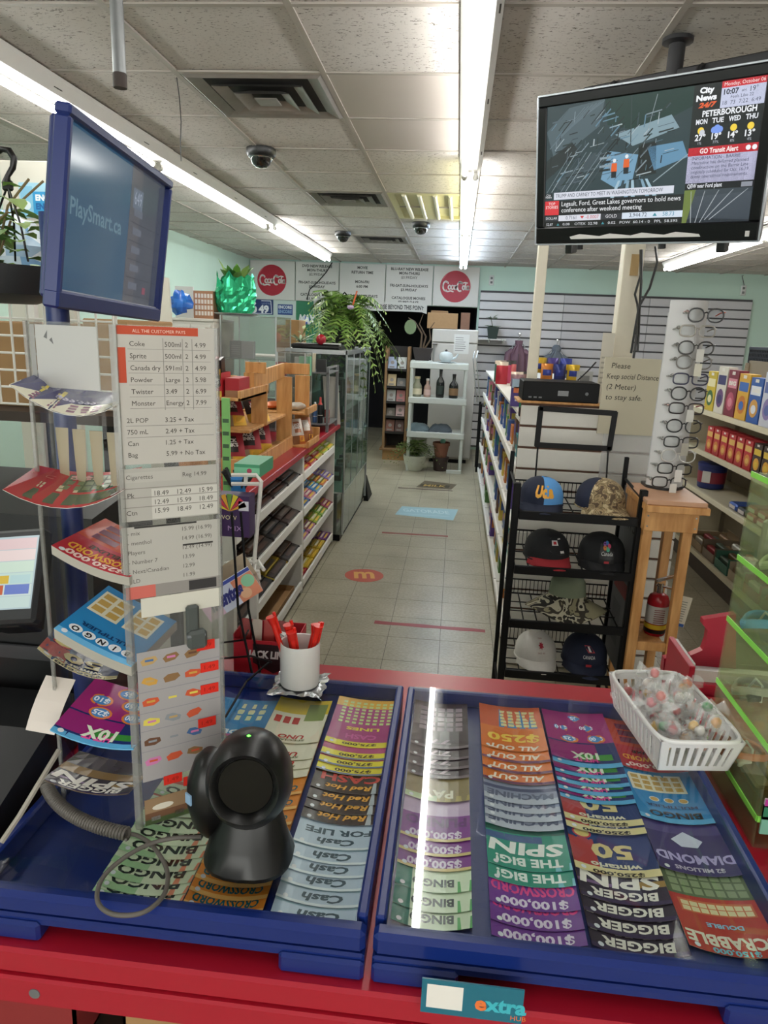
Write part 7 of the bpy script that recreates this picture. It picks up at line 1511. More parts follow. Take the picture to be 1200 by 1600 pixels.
label_box('card_stand', 'small clear printed card behind the black media box', 'card', P(900, 600, y=YE+.4).x, YE+.4, ZG, P(925, 600, y=YE+.4).x, YE+.41, P(912, 580, y=YE+.4).z, 'b0b2b0', lambda pr, w, h: pr.rect(w*.2, h*.6, w*.8, h*.9, '7a7c7c'))
rg = random.Random(6); cb = [('yellow', 'e0b830'), ('orange', 'd8863a'), ('blue', '3a48a0'), ('golden', 'e8c040'), ('navy', '2e3a80'), ('amber', 'e0a030'), ('violet', '5a4a98')]
x00 = P(843, 590, y=4.12).x
for k in range(18):
    nm, c = cb[(k*3) % 7]; ly_ = k//6; row = (k % 6)//3; x = x00+.072*(k % 3)+.02*ly_-.03*row; y = 4.14+.09*row; zz = ZG+.001+.088*ly_+(.03 if row and ly_ == 2 else 0); an = rg.uniform(-.3, .3); le = rg.uniform(-.015, .015)
    def pil(s): return lambda u, v: (x+(u-.5)*.066*math.cos(an), y+(u-.5)*.066*math.sin(an)+le*v+s*(.0008+.026*(math.sin(PI*u)*math.sin(PI*min(1, v*.92+.04)))**.7), zz+.086*v)
    mb = MB(); mb.grid(pil(-1), 7, 8, lambda u, v: ('3a48a0' if c != '3a48a0' else 'e0b830') if .3 < v < .62 and .2 < u < .8 else c); mb.grid(lambda u, v: pil(1)(1-u, v), 5, 6, c); tag(mb.build('chip_bag', FOILP, base=True, smooth=60), nm+' chip bag in the heap behind the black media box', 'bag', 'chip bags in a heap: '+nm)
# notice board
a, b = P(946, 558, y=YE-.012), P(1046, 700, y=YE-.012)
def fn_(pr, w, h):
    for i, (s, x) in enumerate((('Please', .1), ('Keep social Distance', .05), ('(2 Meter)', .06), ('to stay safe.', .06))): pr.text(s, w*x, h-.05-.05*i, .025, '3a3834', 'l', wmax=w*.72, shear=.12)
label_box('notice', 'cream handwritten social distance notice above the slatted end panel', 'notice', a.x, YE-.014, zpan-.13, b.x-.02, YE-.002, a.z, 'cfc8b2', fn_, mat=MATTP)
a = P(935, 705, y=YE-.02); MBp = MB().box(P(940, 700, y=YE).x, YE-.006, P(1000, 760, y=YE).z, XB-.01, YE-.003, zpan-.1305); tag(MBp.build('plastic_sheet', WRAP, base=True), 'clear plastic sheet hanging below the notice', 'plastic sheet')

# ------------------------------------------------------------------ black hat rack
YH = 3.0; YH2 = 3.38
t = thing('hat_rack', 'black wire hat rack with four shelves against the slatted panel', 'rack', (.55, 3.2, 0))
xl, xr = P(797, 850, y=YH).x-.004, P(1000, 870, y=YH).x; ztop = P(806, 762, y=YH).z
for x in (xl, xr-.03):
    MB().box(x, YH, 0, x+.03, YH+.03, ztop+.02, bev=.003).build('front_post', BLACKM, t); MB().box(x+.004, YH2-.02, 0, x+.024, YH2, ztop+.1, bev=.003).build('rear_post', BLACKM, t)
    for z in (.1, ztop-.02): MB().cyl((x+.015, YH+.03, z), (x+.015, YH2-.02, z+.02), .007, n=6).build('side_bar', BLACKM, t)
# side cards
mb = MB(); mb.box(xr-.012, YH+.032, .25, xr-.008, YH2-.022, ztop-.03, '6a6a6c'); pr = Print()
pr.text('HATS', .15, ztop-.45, .07, '2a2a2c', w=.24); pr.rect(.03, .35, .27, .42, '8a3a3a'); pr.rect(.05, .1, .2, .3, '5a5a5e'); mb.flat(pr, (xr-.012, YH2-.022, .25), (0, -1, 0), (0, 0, 1), .0005); mb.build('side_panel', printed('rack_card', .6), t)
hz = [P(900, py, y=YH).z for py in (812, 898, 983, 1062)]
for z in hz:
    MB().box(xl+.03, YH-.012, z-.012, xr-.03, YH+.004, z+.026, bev=.002).build('shelf_lip', BLACKM, t); mb = MB()
    for k in range(9): x = xl+.04+(xr-xl-.08)*k/8; mb.cyl((x, YH+.004, z-.003), (x, YH2, z+.012), .0035, n=5)
    for k in range(4): y = YH+.07+.1*k; mb.cyl((xl+.03, y, z-.0055+.006*k), (xr-.03, y, z-.0055+.006*k), .003, n=5)
    mb.build('shelf_wires', BLACKM, t); mb = MB()
    for k in range(26): x = xl+.04+(xr-xl-.08)*k/25; mb.cyl((x, YH2-.004, z+.012), (x, YH2-.002, z+.085), .0022, n=4)
    mb.cyl((xl+.03, YH2-.003, z+.085), (xr-.03, YH2-.003, z+.085), .004, n=5); mb.cyl((xl+.03, YH2-.003, z+.012), (xr-.03, YH2-.003, z+.012), .004, n=5); mb.build('back_wires', BLACKM, t)
# sign frame on two rods
ys = YH2+.02; c1, c2, c3, c4 = P(845, 638, y=ys), P(961, 646, y=ys), P(952, 701, y=ys), P(839, 695, y=ys)
for p, q in ((c1, c2), (c2, c3), (c3, c4), (c4, c1)):
    d = (q-p); L_ = d.length; d.normalize(); MB().obox((p+q)/2, d*(L_/2+.008), Vector((0, 1, 0))*.006, d.cross(Vector((0, 1, 0)))*.0125, bev=.002).build('sign_frame', BLACKM, t)
for p, px in ((c4+Vector((.005, 0, 0)), 833), (c3-Vector((.005, 0, 0)), 945)): e = P(px, 790, y=ys-.05); MB().cyl(p, e, .004, n=6).build('sign_rod', BLACKM, t); 

def camo_mat(name, cols, sc):
    m = bpy.data.materials.new(name); m.use_nodes = True; nt = m.node_tree; N = nt.nodes.new; L = nt.links.new; b = nt.nodes['Principled BSDF']; tc = N('ShaderNodeTexCoord'); n = N('ShaderNodeTexNoise'); n.inputs['Scale'].default_value = sc; n.inputs['Detail'].default_value = 2; n.inputs['Distortion'].default_value = 1.2
    r = N('ShaderNodeValToRGB'); r.color_ramp.interpolation = 'CONSTANT'; r.color_ramp.elements[0].color = lin(cols[0])+(1,); r.color_ramp.elements[1].position = .42; r.color_ramp.elements[1].color = lin(cols[1])+(1,)
    for p_, c in ((.5, cols[2]), (.58, cols[3])): e = r.color_ramp.elements.new(p_); e.color = lin(c)+(1,)
    L(tc.outputs['Object'], n.inputs[0]); L(n.outputs[0], r.inputs[0]); L(r.outputs[0], b.inputs['Base Color']); b.inputs['Roughness'].default_value = .85; return m
CAMO = camo_mat('camo_tan', ['5a4a38', 'a08a68', '7a6a4c', 'c2b08c'], 28); CAMO2 = camo_mat('camo_grey', ['1f1c18', 'b0aa94', '3a342a', '8a8468'], 11)
def cloth(n, c): return M('cap_'+n, c, .85, var=.06, scale=120)
def cap(px, pyb, z, y, w, mats, label, emblem=None, yaw=0., name='cap', visor=True, bend=.02, hk=.6):
    """cap facing the till: crown of six panels, visor, button"""
    p = P(px, pyb, y=y); x = p.x; r = w/2; t = thing(name, label, 'cap', (x, y, z)); cy, sy = math.cos(yaw), math.sin(yaw)
    def W(a, b, c): return (x+a*cy-b*sy, y+a*sy+b*cy, z+c)
    H = w*hk; n = 6
    def crown(u, v):            # u around, v up
        an = u; k = math.cos(v*PI/2)**.75 if v < 1 else 0; s = 1+.05*math.sin(v*PI); return W(r*k*s*math.cos(an), r*1.12*k*s*math.sin(an)+.0*v, .012+H*math.sin(v*PI/2)**.92)
    for pi in range(6):
        mb = MB(); a0 = -PI/2+pi*PI/3; mb.grid(lambda u, v: crown(a0+u*PI/3, v*.985), 6, 7); mb.build('panel', mats[pi], t, 80)
    MB().ball(W(0, 0, .012+H*.995), w*.035, 8, 5, sz=.6).build('button', mats[0], t, 60)
    MB().tube([W(r*1.005*math.cos(a*PI/12), r*1.125*math.sin(a*PI/12), .012) for a in range(24)], .004, 5, closed=True).build('sweatband', mats[2], t, 60)
    if visor:
        mb = MB(); mv = mats[6]
        def vis(u, v): an = -PI*.93+u*PI*.86; k = 1+v*(.75*max(0, -math.sin(an))**1.2); return W(r*math.cos(an)*(1+.06*v)*.98, r*1.12*math.sin(an)*k, .016-bend*1.1*v-.9*bend*(math.cos(an)**2)*v+.010)
        mb.sheet(vis, 16, 5, .003); mb.build('visor', mv, t, 60)
    if emblem:
        pr = Print(); emblem(pr); mb = MB()
        for pts, c, ly in pr.it:
            q = []
            for a_, b_ in pts:
                an = -PI/2+a_/r; v = max(.02, min(.95, b_/H)); k = math.cos(v*PI/2)**.75; s = (1+.05*math.sin(v*PI))+.025+.006*ly; q.append(W(r*k*s*math.cos(an), r*1.12*k*s*math.sin(an), .012+H*math.sin(v*PI/2)**.92))
            mb.poly(q, c)
        mb.build('emblem', PRINT, t)
    return t
BK = cloth('black', '16171a'); NV = cloth('navy', '1b2238'); LB = cloth('skyblue', '5a9ad8'); WH = cloth('white', 'c9c6c0'); RD = cloth('red', 'a02830'); GN = cloth('olive', '77806a')
def e_ucla(pr): pr.text('Ucla', 0, .028, .036, 'e8a83c', w=.085, bold=.06, shear=.1)
def e_flag(pr): pr.poly([(-.03, .078), (.045, .078), (.045, .02), (.02, .018), (-.03, .03)], '2a2a2c').up(); pr.rect(-.02, .05, .012, .068, 'd8d8d8'); pr.rect(-.012, .054, .004, .064, 'b02a34'); pr.rect(.02, .025, .04, .075, 'd0d0d0')
def e_can(pr):
    pr.rect(-.032, .006, .032, .082, '131416', 8, 6); pr.up()
    for k, c in enumerate(('c84a6a', '4a8ac8', '8a5aa8', 'c8763a', '4aa88a')): pr.disc(.012*math.cos(k*1.26), .062+.012*math.sin(k*1.26), .009, c, 8)
    pr.up(); pr.text('Canada', 0, .03, .012, 'd8d8d8', w=.05, shear=.15); pr.rect(-.01, .008, .01, .014, 'b03038')
def e_maple(pr): pr.poly([(.016*math.cos(i*PI/7)*(1 if i % 2 else .55), .06+.016*math.sin(i*PI/7)*(1 if i % 2 else .55)) for i in range(14)], 'a02838').up(); pr.text('CANADA', 0, .085, .006, '8a4a48', w=.04); pr.text('SINCE 1867', 0, .032, .005, '8a4a48', w=.035)
def e_cd(pr): pr.poly([(-.03, .075), (.005, .075), (.03, .05), (-.005, .05)], 'b83a44'); pr.poly([(-.01, .072), (.0, .072), (.012, .053), (.0, .053)], 'e0d8d8').up(); pr.text('CANADA', 0, .03, .011, 'd8d8d8', w=.055); pr.rect(-.012, .006, .012, .014, 'b03038')
yc_ = YH+.17
HZ = [z+.016 for z in hz]
cap(845, 780, HZ[0], yc_, .195, [LB, LB, NV, NV, NV, NV, NV], 'navy and sky blue cap with golden lettering on the top hat shelf', e_ucla)
cap(938, 780, HZ[0], yc_, .21, [CAMO, CAMO, CAMO, NV, NV, CAMO, CAMO], 'tan camouflage cap with a navy back on the top hat shelf', None, yaw=.35)
cap(852, 880, HZ[1], yc_, .2, [BK, BK, BK, BK, BK, BK, RD], 'black cap with red and white trim on the second hat shelf', e_flag, yaw=.25)
cap(937, 885, HZ[1], yc_, .205, [BK]*7, 'black cap with colourful maple leaf emblem on the second hat shelf', e_can)
cap(833, 1050, HZ[3], yc_, .19, [WH]*7, 'white cap with a small dark red maple leaf on the lowest hat shelf', e_maple, yaw=.15)
cap(909, 1055, HZ[3], yc_, .205, [NV]*7, 'navy cap with a red and white flag emblem on the lowest hat shelf', e_cd)
p = P(882, 965, y=yc_); t = thing('bucket_hat', 'wide-brimmed camouflage hat with an olive crown on the third hat shelf', 'hat', (p.x, yc_, HZ[2]))
def brim(u, v): an = u*2*PI; k = .082+.105*v; return (p.x+k*math.cos(an), yc_+k*.85*math.sin(an), HZ[2]+.07-.05*v*(1+.35*math.sin(3*an))+.002)
MB().sheet(brim, 30, 5, .006).build('brim', CAMO2, t, 60); MB().lathe([(.086, 0), (.084, .04), (.078, .09), (.068, .105), (.03, .115), (.001, .116)], (p.x, yc_, HZ[2]+.058), 24, sy=.88).build('crown', GN, t, 50); MB().lathe([(.0875, 0), (.0865, .03)], (p.x, yc_, HZ[2]+.06), 24, sy=.88, caps=False).build('band', CAMO2, t, 50)

# ------------------------------------------------------------------ pine stand, eyeglass tower, fire extinguisher
YS = 2.95; xa, xb = P(1005, 830, y=YS).x, P(1090, 830, y=YS).x; zt = P(1050, 782, y=YS).z; YS2 = YS+.33
t = thing('pine_stand', 'tall pine stand carrying the eyeglass tower', 'stand', ((xa+xb)/2, YS+.16, 0))
MB().box(xa-.005, YS-.02, zt-.02, xb+.02, YS2+.02, zt, bev=.003).build('top_board', M('pale_board', 'c79a7a', .45), t); MB().box(xa-.005, YS-.03, zt-.05, xb+.03, YS2+.02, zt-.0205, bev=.003).build('under_board', PINE, t)
MB().box(xa, YS, zt-.135, xb, YS+.02, zt-.0505, bev=.002).build('apron', PINE, t); MB().box(xa, YS2-.02, zt-.135, xb, YS2, zt-.0505, bev=.002).build('apron', PINE, t); MB().box(xa, YS+.02, zt-.135, xa+.02, YS2-.02, zt-.0505).build('apron', PINE, t); MB().box(xb-.02, YS+.02, zt-.135, xb, YS2-.02, zt-.0505).build('apron', PINE, t)
for x in (xa+.005, xb-.05):
    for y in (YS+.022, YS2-.06): MB().box(x, y, 0, x+.04, y+.038, zt-.0505, bev=.002).build('leg', PINE, t)
zr = P(1030, 1012, y=YS).z
MB().box(xa+.0455, YS+.024, zr-.03, xb-.0505, YS+.05, zr+.01, bev=.002).build('stretcher', PINE, t); MB().box(xa+.0455, YS2-.058, zr-.03, xb-.0505, YS2-.03, zr+.01, bev=.002).build('stretcher', PINE, t); MB().box(xa+.047, YS+.051, zr-.012, xb-.052, YS2-.061, zr, bev=.002).build('low_shelf', PINE, t)
for x_ in (xb-.012, xa+.012):
    for z_ in (zt-.07, zt-.115): MB().cyl((x_, YS-.001, z_), (x_, YS+.001, z_), .004, n=8).build('screw', CHROME, t)
# extinguisher on the low shelf
ex = P(1020, 1000, y=YS+.16); ez = zr+.0005; t = thing('fire_extinguisher', 'red fire extinguisher with inspection tag inside the pine stand', 'fire extinguisher', (ex.x, YS+.16, ez)); er = .047; ehz = P(1020, 925, y=YS+.16).z-ez; ex.x = max(ex.x, xa+.046+er)
ER = M('extinguisher_red', 'a81c26', .25)
MB().lathe([(er*.9, 0), (er, .01), (er, ehz*.82), (er*.85, ehz*.93), (er*.4, ehz)], (ex.x, YS+.16, ez), 20).build('cylinder', ER, t, 40)
MB().lathe([(er*1.01, ehz*.3), (er*1.01, ehz*.72)], (ex.x, YS+.16, ez), 20, caps=False).build('label', M('ext_label', 'cfcfca', .5), t, 40); MB().lathe([(er*1.02, ehz*.17), (er*1.02, ehz*.28)], (ex.x, YS+.16, ez), 20, caps=False).build('yellow_band', M('ext_yellow', 'd8b82a', .5), t, 40); MB().lathe([(er*1.02, ehz*.07), (er*1.02, ehz*.16)], (ex.x, YS+.16, ez), 20, caps=False).build('black_band', BLACK, t, 40)
for k in range(7): MB().box(ex.x-.025, YS+.16-er*1.025-.001, ez+ehz*(.34+.05*k), ex.x+.02, YS+.16-er*1.0, ez+ehz*(.355+.05*k)).build('print_line', M('ext_print', '8a4a4a', .5), t)
MB().cyl((ex.x, YS+.16, ez+ehz), (ex.x, YS+.16, ez+ehz+.045), .014, n=12).build('valve', CHROME, t, 40); MB().obox((ex.x+.025, YS+.15, ez+ehz+.075), (.045, -.008, .02), (0, .008, 0), (-.003, 0, .006), bev=.002).build('lever', CHROME, t); MB().obox((ex.x+.025, YS+.15, ez+ehz+.03), (.045, -.008, -.006), (0, .007, 0), (0, 0, .004), bev=.002).build('carry_handle', CHROME, t)
mb = MB(); tp = Vector((ex.x+.075, YS+.09, ez+ehz-.055)); mb.obox(tp, (.036, 0, -.006), (0, .0008, 0), (.010, 0, .07), 'cfc9b8'); pr = Print()
for k in range(9): pr.rect(.008, .025+.011*k, .058, .029+.011*k, '8a8a80')
pr.rect(0, 0, .07, .014, '3a5a9a'); U_ = Vector((.036, 0, -.006)).normalized(); V_ = Vector((.010, 0, .07)).normalized(); mb.flat(pr, tp-U_*.036-V_*.07-Vector((0, .0008, 0)), U_, V_, .0004); mb.build('tag', MATTP, t)
# eyeglass tower
yg = YS+.2; gx0, gx1 = P(1014, 770, y=yg).x, P(1071, 772, y=yg).x; gz0 = zt; gz1 = P(1090, 469, y=yg).z
t = thing('eyeglass_tower', 'tall curved white display panel for reading glasses', 'display stand', ((gx0+gx1)/2, yg+.05, zt)); WP = M('display_white', 'd6d5d6', .4, var=.02)
gc, gw = (gx0+gx1)/2, (gx1-gx0)/2
mb = MB(); mb.grid(lambda u, v: (gc+(u-.5)*2*gw, yg+.06*(2*u-1)**2, gz0+.006+(gz1-gz0-.006)*v), 12, 1); mb.grid(lambda u, v: (gc+(.5-u)*2*gw, yg+.06*(2*u-1)**2+.004, gz0+.006+(gz1-gz0-.006)*v), 12, 1); mb.build('panel', WP, t, 60)
MB().prism([(gc+(i/12-.5)*2*gw*1.05, yg-.006+.06*(2*i/12-1)**2) for i in range(13)]+[(gc+gw*1.05, yg+.14), (gc-gw*1.05, yg+.14)], (0, 0, gz0), (1, 0, 0), (0, 1, 0), (0, 0, 1), .012).build('base', M('display_base', '2a2a2c', .4), t)
MB().box(gc-gw, yg+.07, gz0+.012, gc+gw, yg+.075, gz1-.05).build('back_panel', WP, t)
LEN = clear('lens_clear', 'f4f6f6', .02, 1.4, .0)
def glasses(px, py, c, w, label, rnd_, tagc=None, temple=None):
    p = P(px, py, y=yg-.035); x, z = p.x, p.z; y = yg-.035; t = thing('eyeglasses', label, 'glasses', (x, y, z)); m = M('frame_'+c, c, .3); hw = w/2
    for s in (-1, 1):
        cx = x+s*hw*.52; rx, rz = hw*.42, hw*(.36 if rnd_ else .3); n = 20; e = .9 if rnd_ else .6
        ring = [Vector((cx+rx*math.copysign(abs(math.cos(2*PI*i/n))**e, math.cos(2*PI*i/n)), y-.004*math.cos(2*PI*i/n)*s*0, z+rz*math.copysign(abs(math.sin(2*PI*i/n))**e, math.sin(2*PI*i/n)))) for i in range(n)]
        MB().tube(ring, .0033, 6, closed=True).build('rim', m, t, 60); MB().poly(ring[::-1]).build('lens', LEN, t)
        MB().tube([(x+s*hw*.94, y, z+rz*.5), (x+s*hw*1.02, y+.006, z+rz*.55), (x+s*hw*.99, y+.05, z+rz*.5), (x+s*hw*.9, y+.085, z+rz*.1)], .0028, 6).build('temple', M('frame_'+(temple or c), temple or c, .3), t, 60)
    MB().tube([(x-hw*.12, y, z+hw*.1), (x, y-.002, z+hw*.17), (x+hw*.12, y, z+hw*.1)], .003, 6).build('bridge', m, t, 60)
    MB().cyl((x-hw*1.02, y+.008, z+.012), (x-hw*1.02, y+.09, z+.004), .0045, n=8).build('holder_peg', clear('acrylic_edge'), t); MB().ball((x-hw*1.02, y+.004, z+.012), .0085, 8, 6).build('peg_knob', clear('acrylic_edge'), t, 60)
    if tagc: MB().box(x+hw*.05, y-.006, z-hw*.75, x+hw*.45, y-.005, z-hw*.05).build('price_tag', M('tag_'+tagc, tagc, .6), t)
    return t
GL = [(370, 235, '1b1b1d', 1, None, 'c05040', 'black round glasses highest on the white eyeglass tower'), (310, 345, 'a9a39a', 0, None, None, 'pale grey clear-framed glasses second on the eyeglass tower'), (300, 462, '2a2624', 1, 'd8d6d0', None, 'dark brown glasses with a white tag, third on the eyeglass tower'), (285, 562, '75706c', 1, 'd8d4c4', None, 'grey glasses with a cream tag, fourth on the eyeglass tower'), (262, 678, '2c2c4a', 0, None, None, 'navy square glasses on the upper half of the eyeglass tower'), (248, 780, '17181a', 1, None, None, 'black glasses with clear lenses midway on the eyeglass tower'), (232, 882, '2a2224', 0, 'd4d2cc', 'b04048', 'dark glasses with red temples midway on the eyeglass tower'), (215, 1005, '1c1d20', 1, None, None, 'black oval glasses just below the red-templed pair'), (195, 1115, '2a2a2c', 0, 'a8a498', None, 'black half-rim glasses with a printed tag low on the tower'), (175, 1212, 'c2c0bc', 1, None, None, 'clear plastic glasses low on the eyeglass tower'), (150, 1300, '1b1b1d', 0, 'd8d6d2', None, 'black narrow glasses with a white tag, second from the base'), (112, 1395, '202022', 0, 'd0cec8', None, 'black slim reading glasses lowest on the eyeglass tower')]
for (zx, zy, c, r_, tg, tm, lb) in GL: glasses(1020+zx/4.444, 440+zy/4.444, c, .148, lb, r_, tg, tm)

# ------------------------------------------------------------------ grocery shelf on the right
XS = 1.95; ZL = (1.235, .925, .62, .16); ya_, yb2 = 3.1, 6.25; SH = M('shelf_beige', 'bdb49c', .5, var=.04); SHD = M('shelf_beige_dark', '8a7f6c', .6)
t = thing('grocery_shelf', 'beige metal grocery shelf with cereal and snack boxes', 'shelf unit', (XS+.25, 4.7, 0))
MB().box(XS+.45, ya_, 0, XS+.47, yb2, 1.62).build('back_panel', SHD, t); MB().box(XS+.02, ya_, 0, XS+.449, yb2, .13).build('kick_plate', M('kick_brown', '4a4038', .6), t)
for y in (ya_, 4.15, 5.2, yb2-.02): MB().box(XS+.42, y, .13, XS+.449, y+.02, 1.6).build('upright', SHD, t)
for z in ZL: MB().box(XS+.02, ya_, z-.025, XS+.419, yb2, z-.002, bev=.002).build('shelf', SH, t); MB().box(XS, ya_, z-.035, XS+.0195, yb2, z+.004, bev=.002).build('price_rail', M('rail_cream', 'd0c8ae', .45), t)
MB().box(XS+.02, yb2, 0, XS+.45, yb2+.02, 1.25).build('end_panel', SH, t)
def cereal(y, z, w, h, d, c, c2, c3, lb, name='cereal_box', cat='cereal box', x=XS+.03, word=None, group=None):
    mb = MB(); mb.box(x, y, z, x+d, y+w, z+h, c); pr = Print(); pr.rect(w*.08, h*.62, w*.92, h*.82, c2); pr.disc(w*.5, h*.33, w*.36, c3, 16, h*.2); pr.up(); pr.disc(w*.5, h*.31, w*.22, c2, 12, h*.1)
    if word: pr.text(word, w*.5, h*.68, h*.08, 'f0ece4', w=w*.7, bold=.05)
    pr.rect(w*.35, h*.9, w*.65, h*.97, 'e0dcd4'); mb.flat(pr, (x, y+w, z), (0, -1, 0), (0, 0, 1), .0006); p2 = Print(); p2.rect(d*.15, h*.1, d*.85, h*.55, 'd8d4cc'); p2.rect(d*.15, h*.65, d*.85, h*.85, c2); mb.flat(p2, (x, y, z), (1, 0, 0), (0, 0, 1), .0006)
    return tag(mb.build(name, PRINT, base=True), lb, cat, group)
z = ZL[0]-.0018
CB = [('c8b030', 'e8e0b0', '3a6a3a', None, 'yellow and green cereal box at the far end of the top grocery shelf'), ('d4cfc2', '3a3a6a', '6a4a7a', None, 'white and violet cereal box beside the yellow-green one'), ('7a2438', 'd88a9a', 'b8506a', 'BIG', 'maroon cereal box on the top grocery shelf'), ('d8a83a', '3a6ab8', 'c8782a', None, 'yellow cereal box with a blue oval'), ('2a5aa8', 'e4e8f0', 'd8a04a', 'FLAKES', 'royal blue cereal box beside the yellow one'), ('c8ccd8', '5a6aa8', '8a7ab0', None, 'pale grey-blue cereal box'), ('b82a30', 'e8c8a8', 'd8a84a', 'OOPS', 'red cereal box on the top grocery shelf'), ('d8702a', 'f0d8a8', 'b84a28', 'PUFFS', 'orange cereal box next to the red one'), ('2a8ac0', 'e0ecf0', 'c8b84a', None, 'sky blue cereal box nearest the counter'), ('a82c34', 'f0e0c8', 'd8b04a', None, 'crimson cereal box next to the sky blue one')]
for k, (c, c2, c3, wd, lb) in enumerate(CB):
    y = 5.72-.212*k; cereal(y, z, .19, .30+.015*((k*3) % 4), .065, c, c2, c3, lb, word=wd); cereal(y+.004, z, .182, .29, .062, c, c2, c3, 'twin of the '+lb.split(' cereal')[0]+' cereal box, standing behind it', x=XS+.10)
    cereal(y+.006, z, .18, .285, .06, ['a02830', '3a5a98', 'b03a40'][k % 3], c2, c3, 'back row %s cereal box behind the %s' % (['crimson', 'blue', 'red'][k % 3], lb.split(' cereal')[0])+' one', x=XS+.17)
z = ZL[1]-.0018
for k in range(14):
    y = 5.62-.15*k; c, c2, c3, nm = ('b02a30', 'd8b060', 'c8823a', 'red cracker box with golden print on the second grocery shelf') if k not in (6, 7, 9, 10) else (('3a2a24', 'd8b83a', 'd8a030', 'dark brown snack box with a yellow flash on the second grocery shelf') if k in (6, 7) else ('1f3a4a', 'd8c03a', 'c8982a', 'navy snack box with yellow print on the second grocery shelf'))
    for q in range(2): cereal(y, z, .125, .20, .06, c, c2, c3, nm, 'cracker_box', 'snack box', XS+.03+.065*q, group=nm)
z = ZL[2]-.0018
p = P(1110, 770, x=XS+.15); t = thing('blue_tub', 'large dark blue plastic tub with a white label on the third grocery shelf', 'tub', (XS+.14, p.y, z)); MB().lathe([(.085, 0), (.1, .01), (.108, .17), (.113, .175), (.113, .2), (.1, .205)], (XS+.14, p.y, z), 24).build('body', M('tub_blue', '232f6a', .35), t, 40); MB().lathe([(.104, .05), (.1075, .14)], (XS+.14, p.y, z), 24, caps=False).build('lid_band', M('tub_red', '8a2a3a', .4), t, 40); MB().obox((XS+.07, p.y-.082, z+.1), (.025, -.02, 0), (.0008, .001, 0), (0, 0, .045)).build('label', M('ext_label'), t)
for k, (c, lb) in enumerate((('3a5aa8', 'blue biscuit pack'), ('2a2a2c', 'black biscuit pack'), ('b0264a', 'magenta biscuit pack'), ('a8203a', 'crimson biscuit pack'), ('c03058', 'pink biscuit pack'), ('30343a', 'charcoal biscuit pack'))):
    y = 4.98-.16*k
    for q in range(2 if k > 1 else 1): mb = MB(); mb.box(XS+.03, y, z+.0005+.052*q, XS+.22, y+.14, z+.05+.052*q, c, bev=.012); pr = Print(); pr.rect(.02, .012, .12, .036, 'd8d0d0'); mb.flat(pr, (XS+.03, y+.14, z+.0005+.052*q), (0, -1, 0), (0, 0, 1), .0006); tag(mb.build('biscuit_pack', FOILP, base=True), '%s on the third grocery shelf%s' % (lb, ', stacked on its twin' if q else ''), 'snack pack')
z = ZL[3]-.0018
for k, (c, lb) in enumerate((('8a7458', 'open brown shelf carton of pouches'), ('7a6a58', 'open tan shelf carton'), ('3a6a58', 'green-sided open shelf carton'), ('a89a80', 'beige open shelf carton'), ('a8323a', 'red open shelf carton of gum'), ('6a5244', 'dark brown open shelf carton'), ('b83a3a', 'bright red open shelf carton'), ('5a4a40', 'brown open shelf carton at the near end'))):
    y = 5.5-.27*k; t = thing('shelf_carton', lb+' on the bottom grocery shelf', 'carton', (XS+.14, y+.12, z)); w = .003; mb = MB(); x0, x1 = XS+.03, XS+.3; h = .12
    mb.box(x0, y, z, x1, y+.24, z+w, c); mb.box(x0, y, z+w, x0+w, y+.24, z+h*.55, c); mb.box(x1-w, y, z+w, x1, y+.24, z+h*1.2, c); mb.box(x0+w, y, z+w, x1-w, y+w, z+h, c); mb.box(x0+w, y+.24-w, z+w, x1-w, y+.24, z+h, c); mb.build('box', PRINT, t)
    for q in range(4): mb = MB(); cc_ = ['c8c0b0', 'a83a40', '5a6a5a', '8a6a4a'][(q+k) % 4]; mb.box(x0+.02+.06*q, y+.02, z+.004, x0+.065+.06*q, y+.22, z+.09+.02*(q % 2), cc_, bev=.008); mb.build('pouch', FOILP, t)
# crate and brown box on the next shelf back
p = P(1163, 596, x=2.75); t = thing('plastic_crate', 'black plastic mesh crate above the cereal boxes', 'crate', (2.95, p.y, p.z)); x0, y0c = 2.75, p.y-.25; zc0, zc1 = p.z, P(1163, 541, x=2.75).z; CB_ = M('crate_dark', '2a2f36', .5)
MB().box(x0, y0c-.35, zc0, x0+.4, y0c+.25, zc0+.01).build('floor', CB_, t)
for (ax0, ay0, ax1, ay1) in ((x0, y0c-.35, x0+.01, y0c+.25), (x0+.39, y0c-.35, x0+.4, y0c+.25), (x0+.01, y0c-.35, x0+.39, y0c-.34), (x0+.01, y0c+.24, x0+.39, y0c+.25)):
    mb = MB(); lx, ly = ax1-ax0, ay1-ay0; n = int(max(lx, ly)/.035)
    for k in range(n+1):
        if lx > ly: xx = ax0+(lx-.012)*k/n; mb.box(xx, ay0, zc0+.01, xx+.012, ay1, zc1)
        else: yy = ay0+(ly-.012)*k/n; mb.box(ax0, yy, zc0+.01, ax1, yy+.012, zc1)
    for k in range(8): zz = zc0+.01+(zc1-zc0-.03)*k/7; mb.box(ax0, ay0, zz, ax1, ay1, zz+.013)
    mb.box(ax0-.004, ay0-.004, zc1-.03, ax1+.004, ay1+.004, zc1, bev=.003); mb.build('mesh_side', CB_, t)
tag(MB().box(x0+.15, y0c-.3, zc0+.0105, x0+.37, y0c+.2, P(1185, 520, x=2.9).z, bev=.004).build('carton', CARD, base=True), 'brown carton standing in the black mesh crate', 'carton')
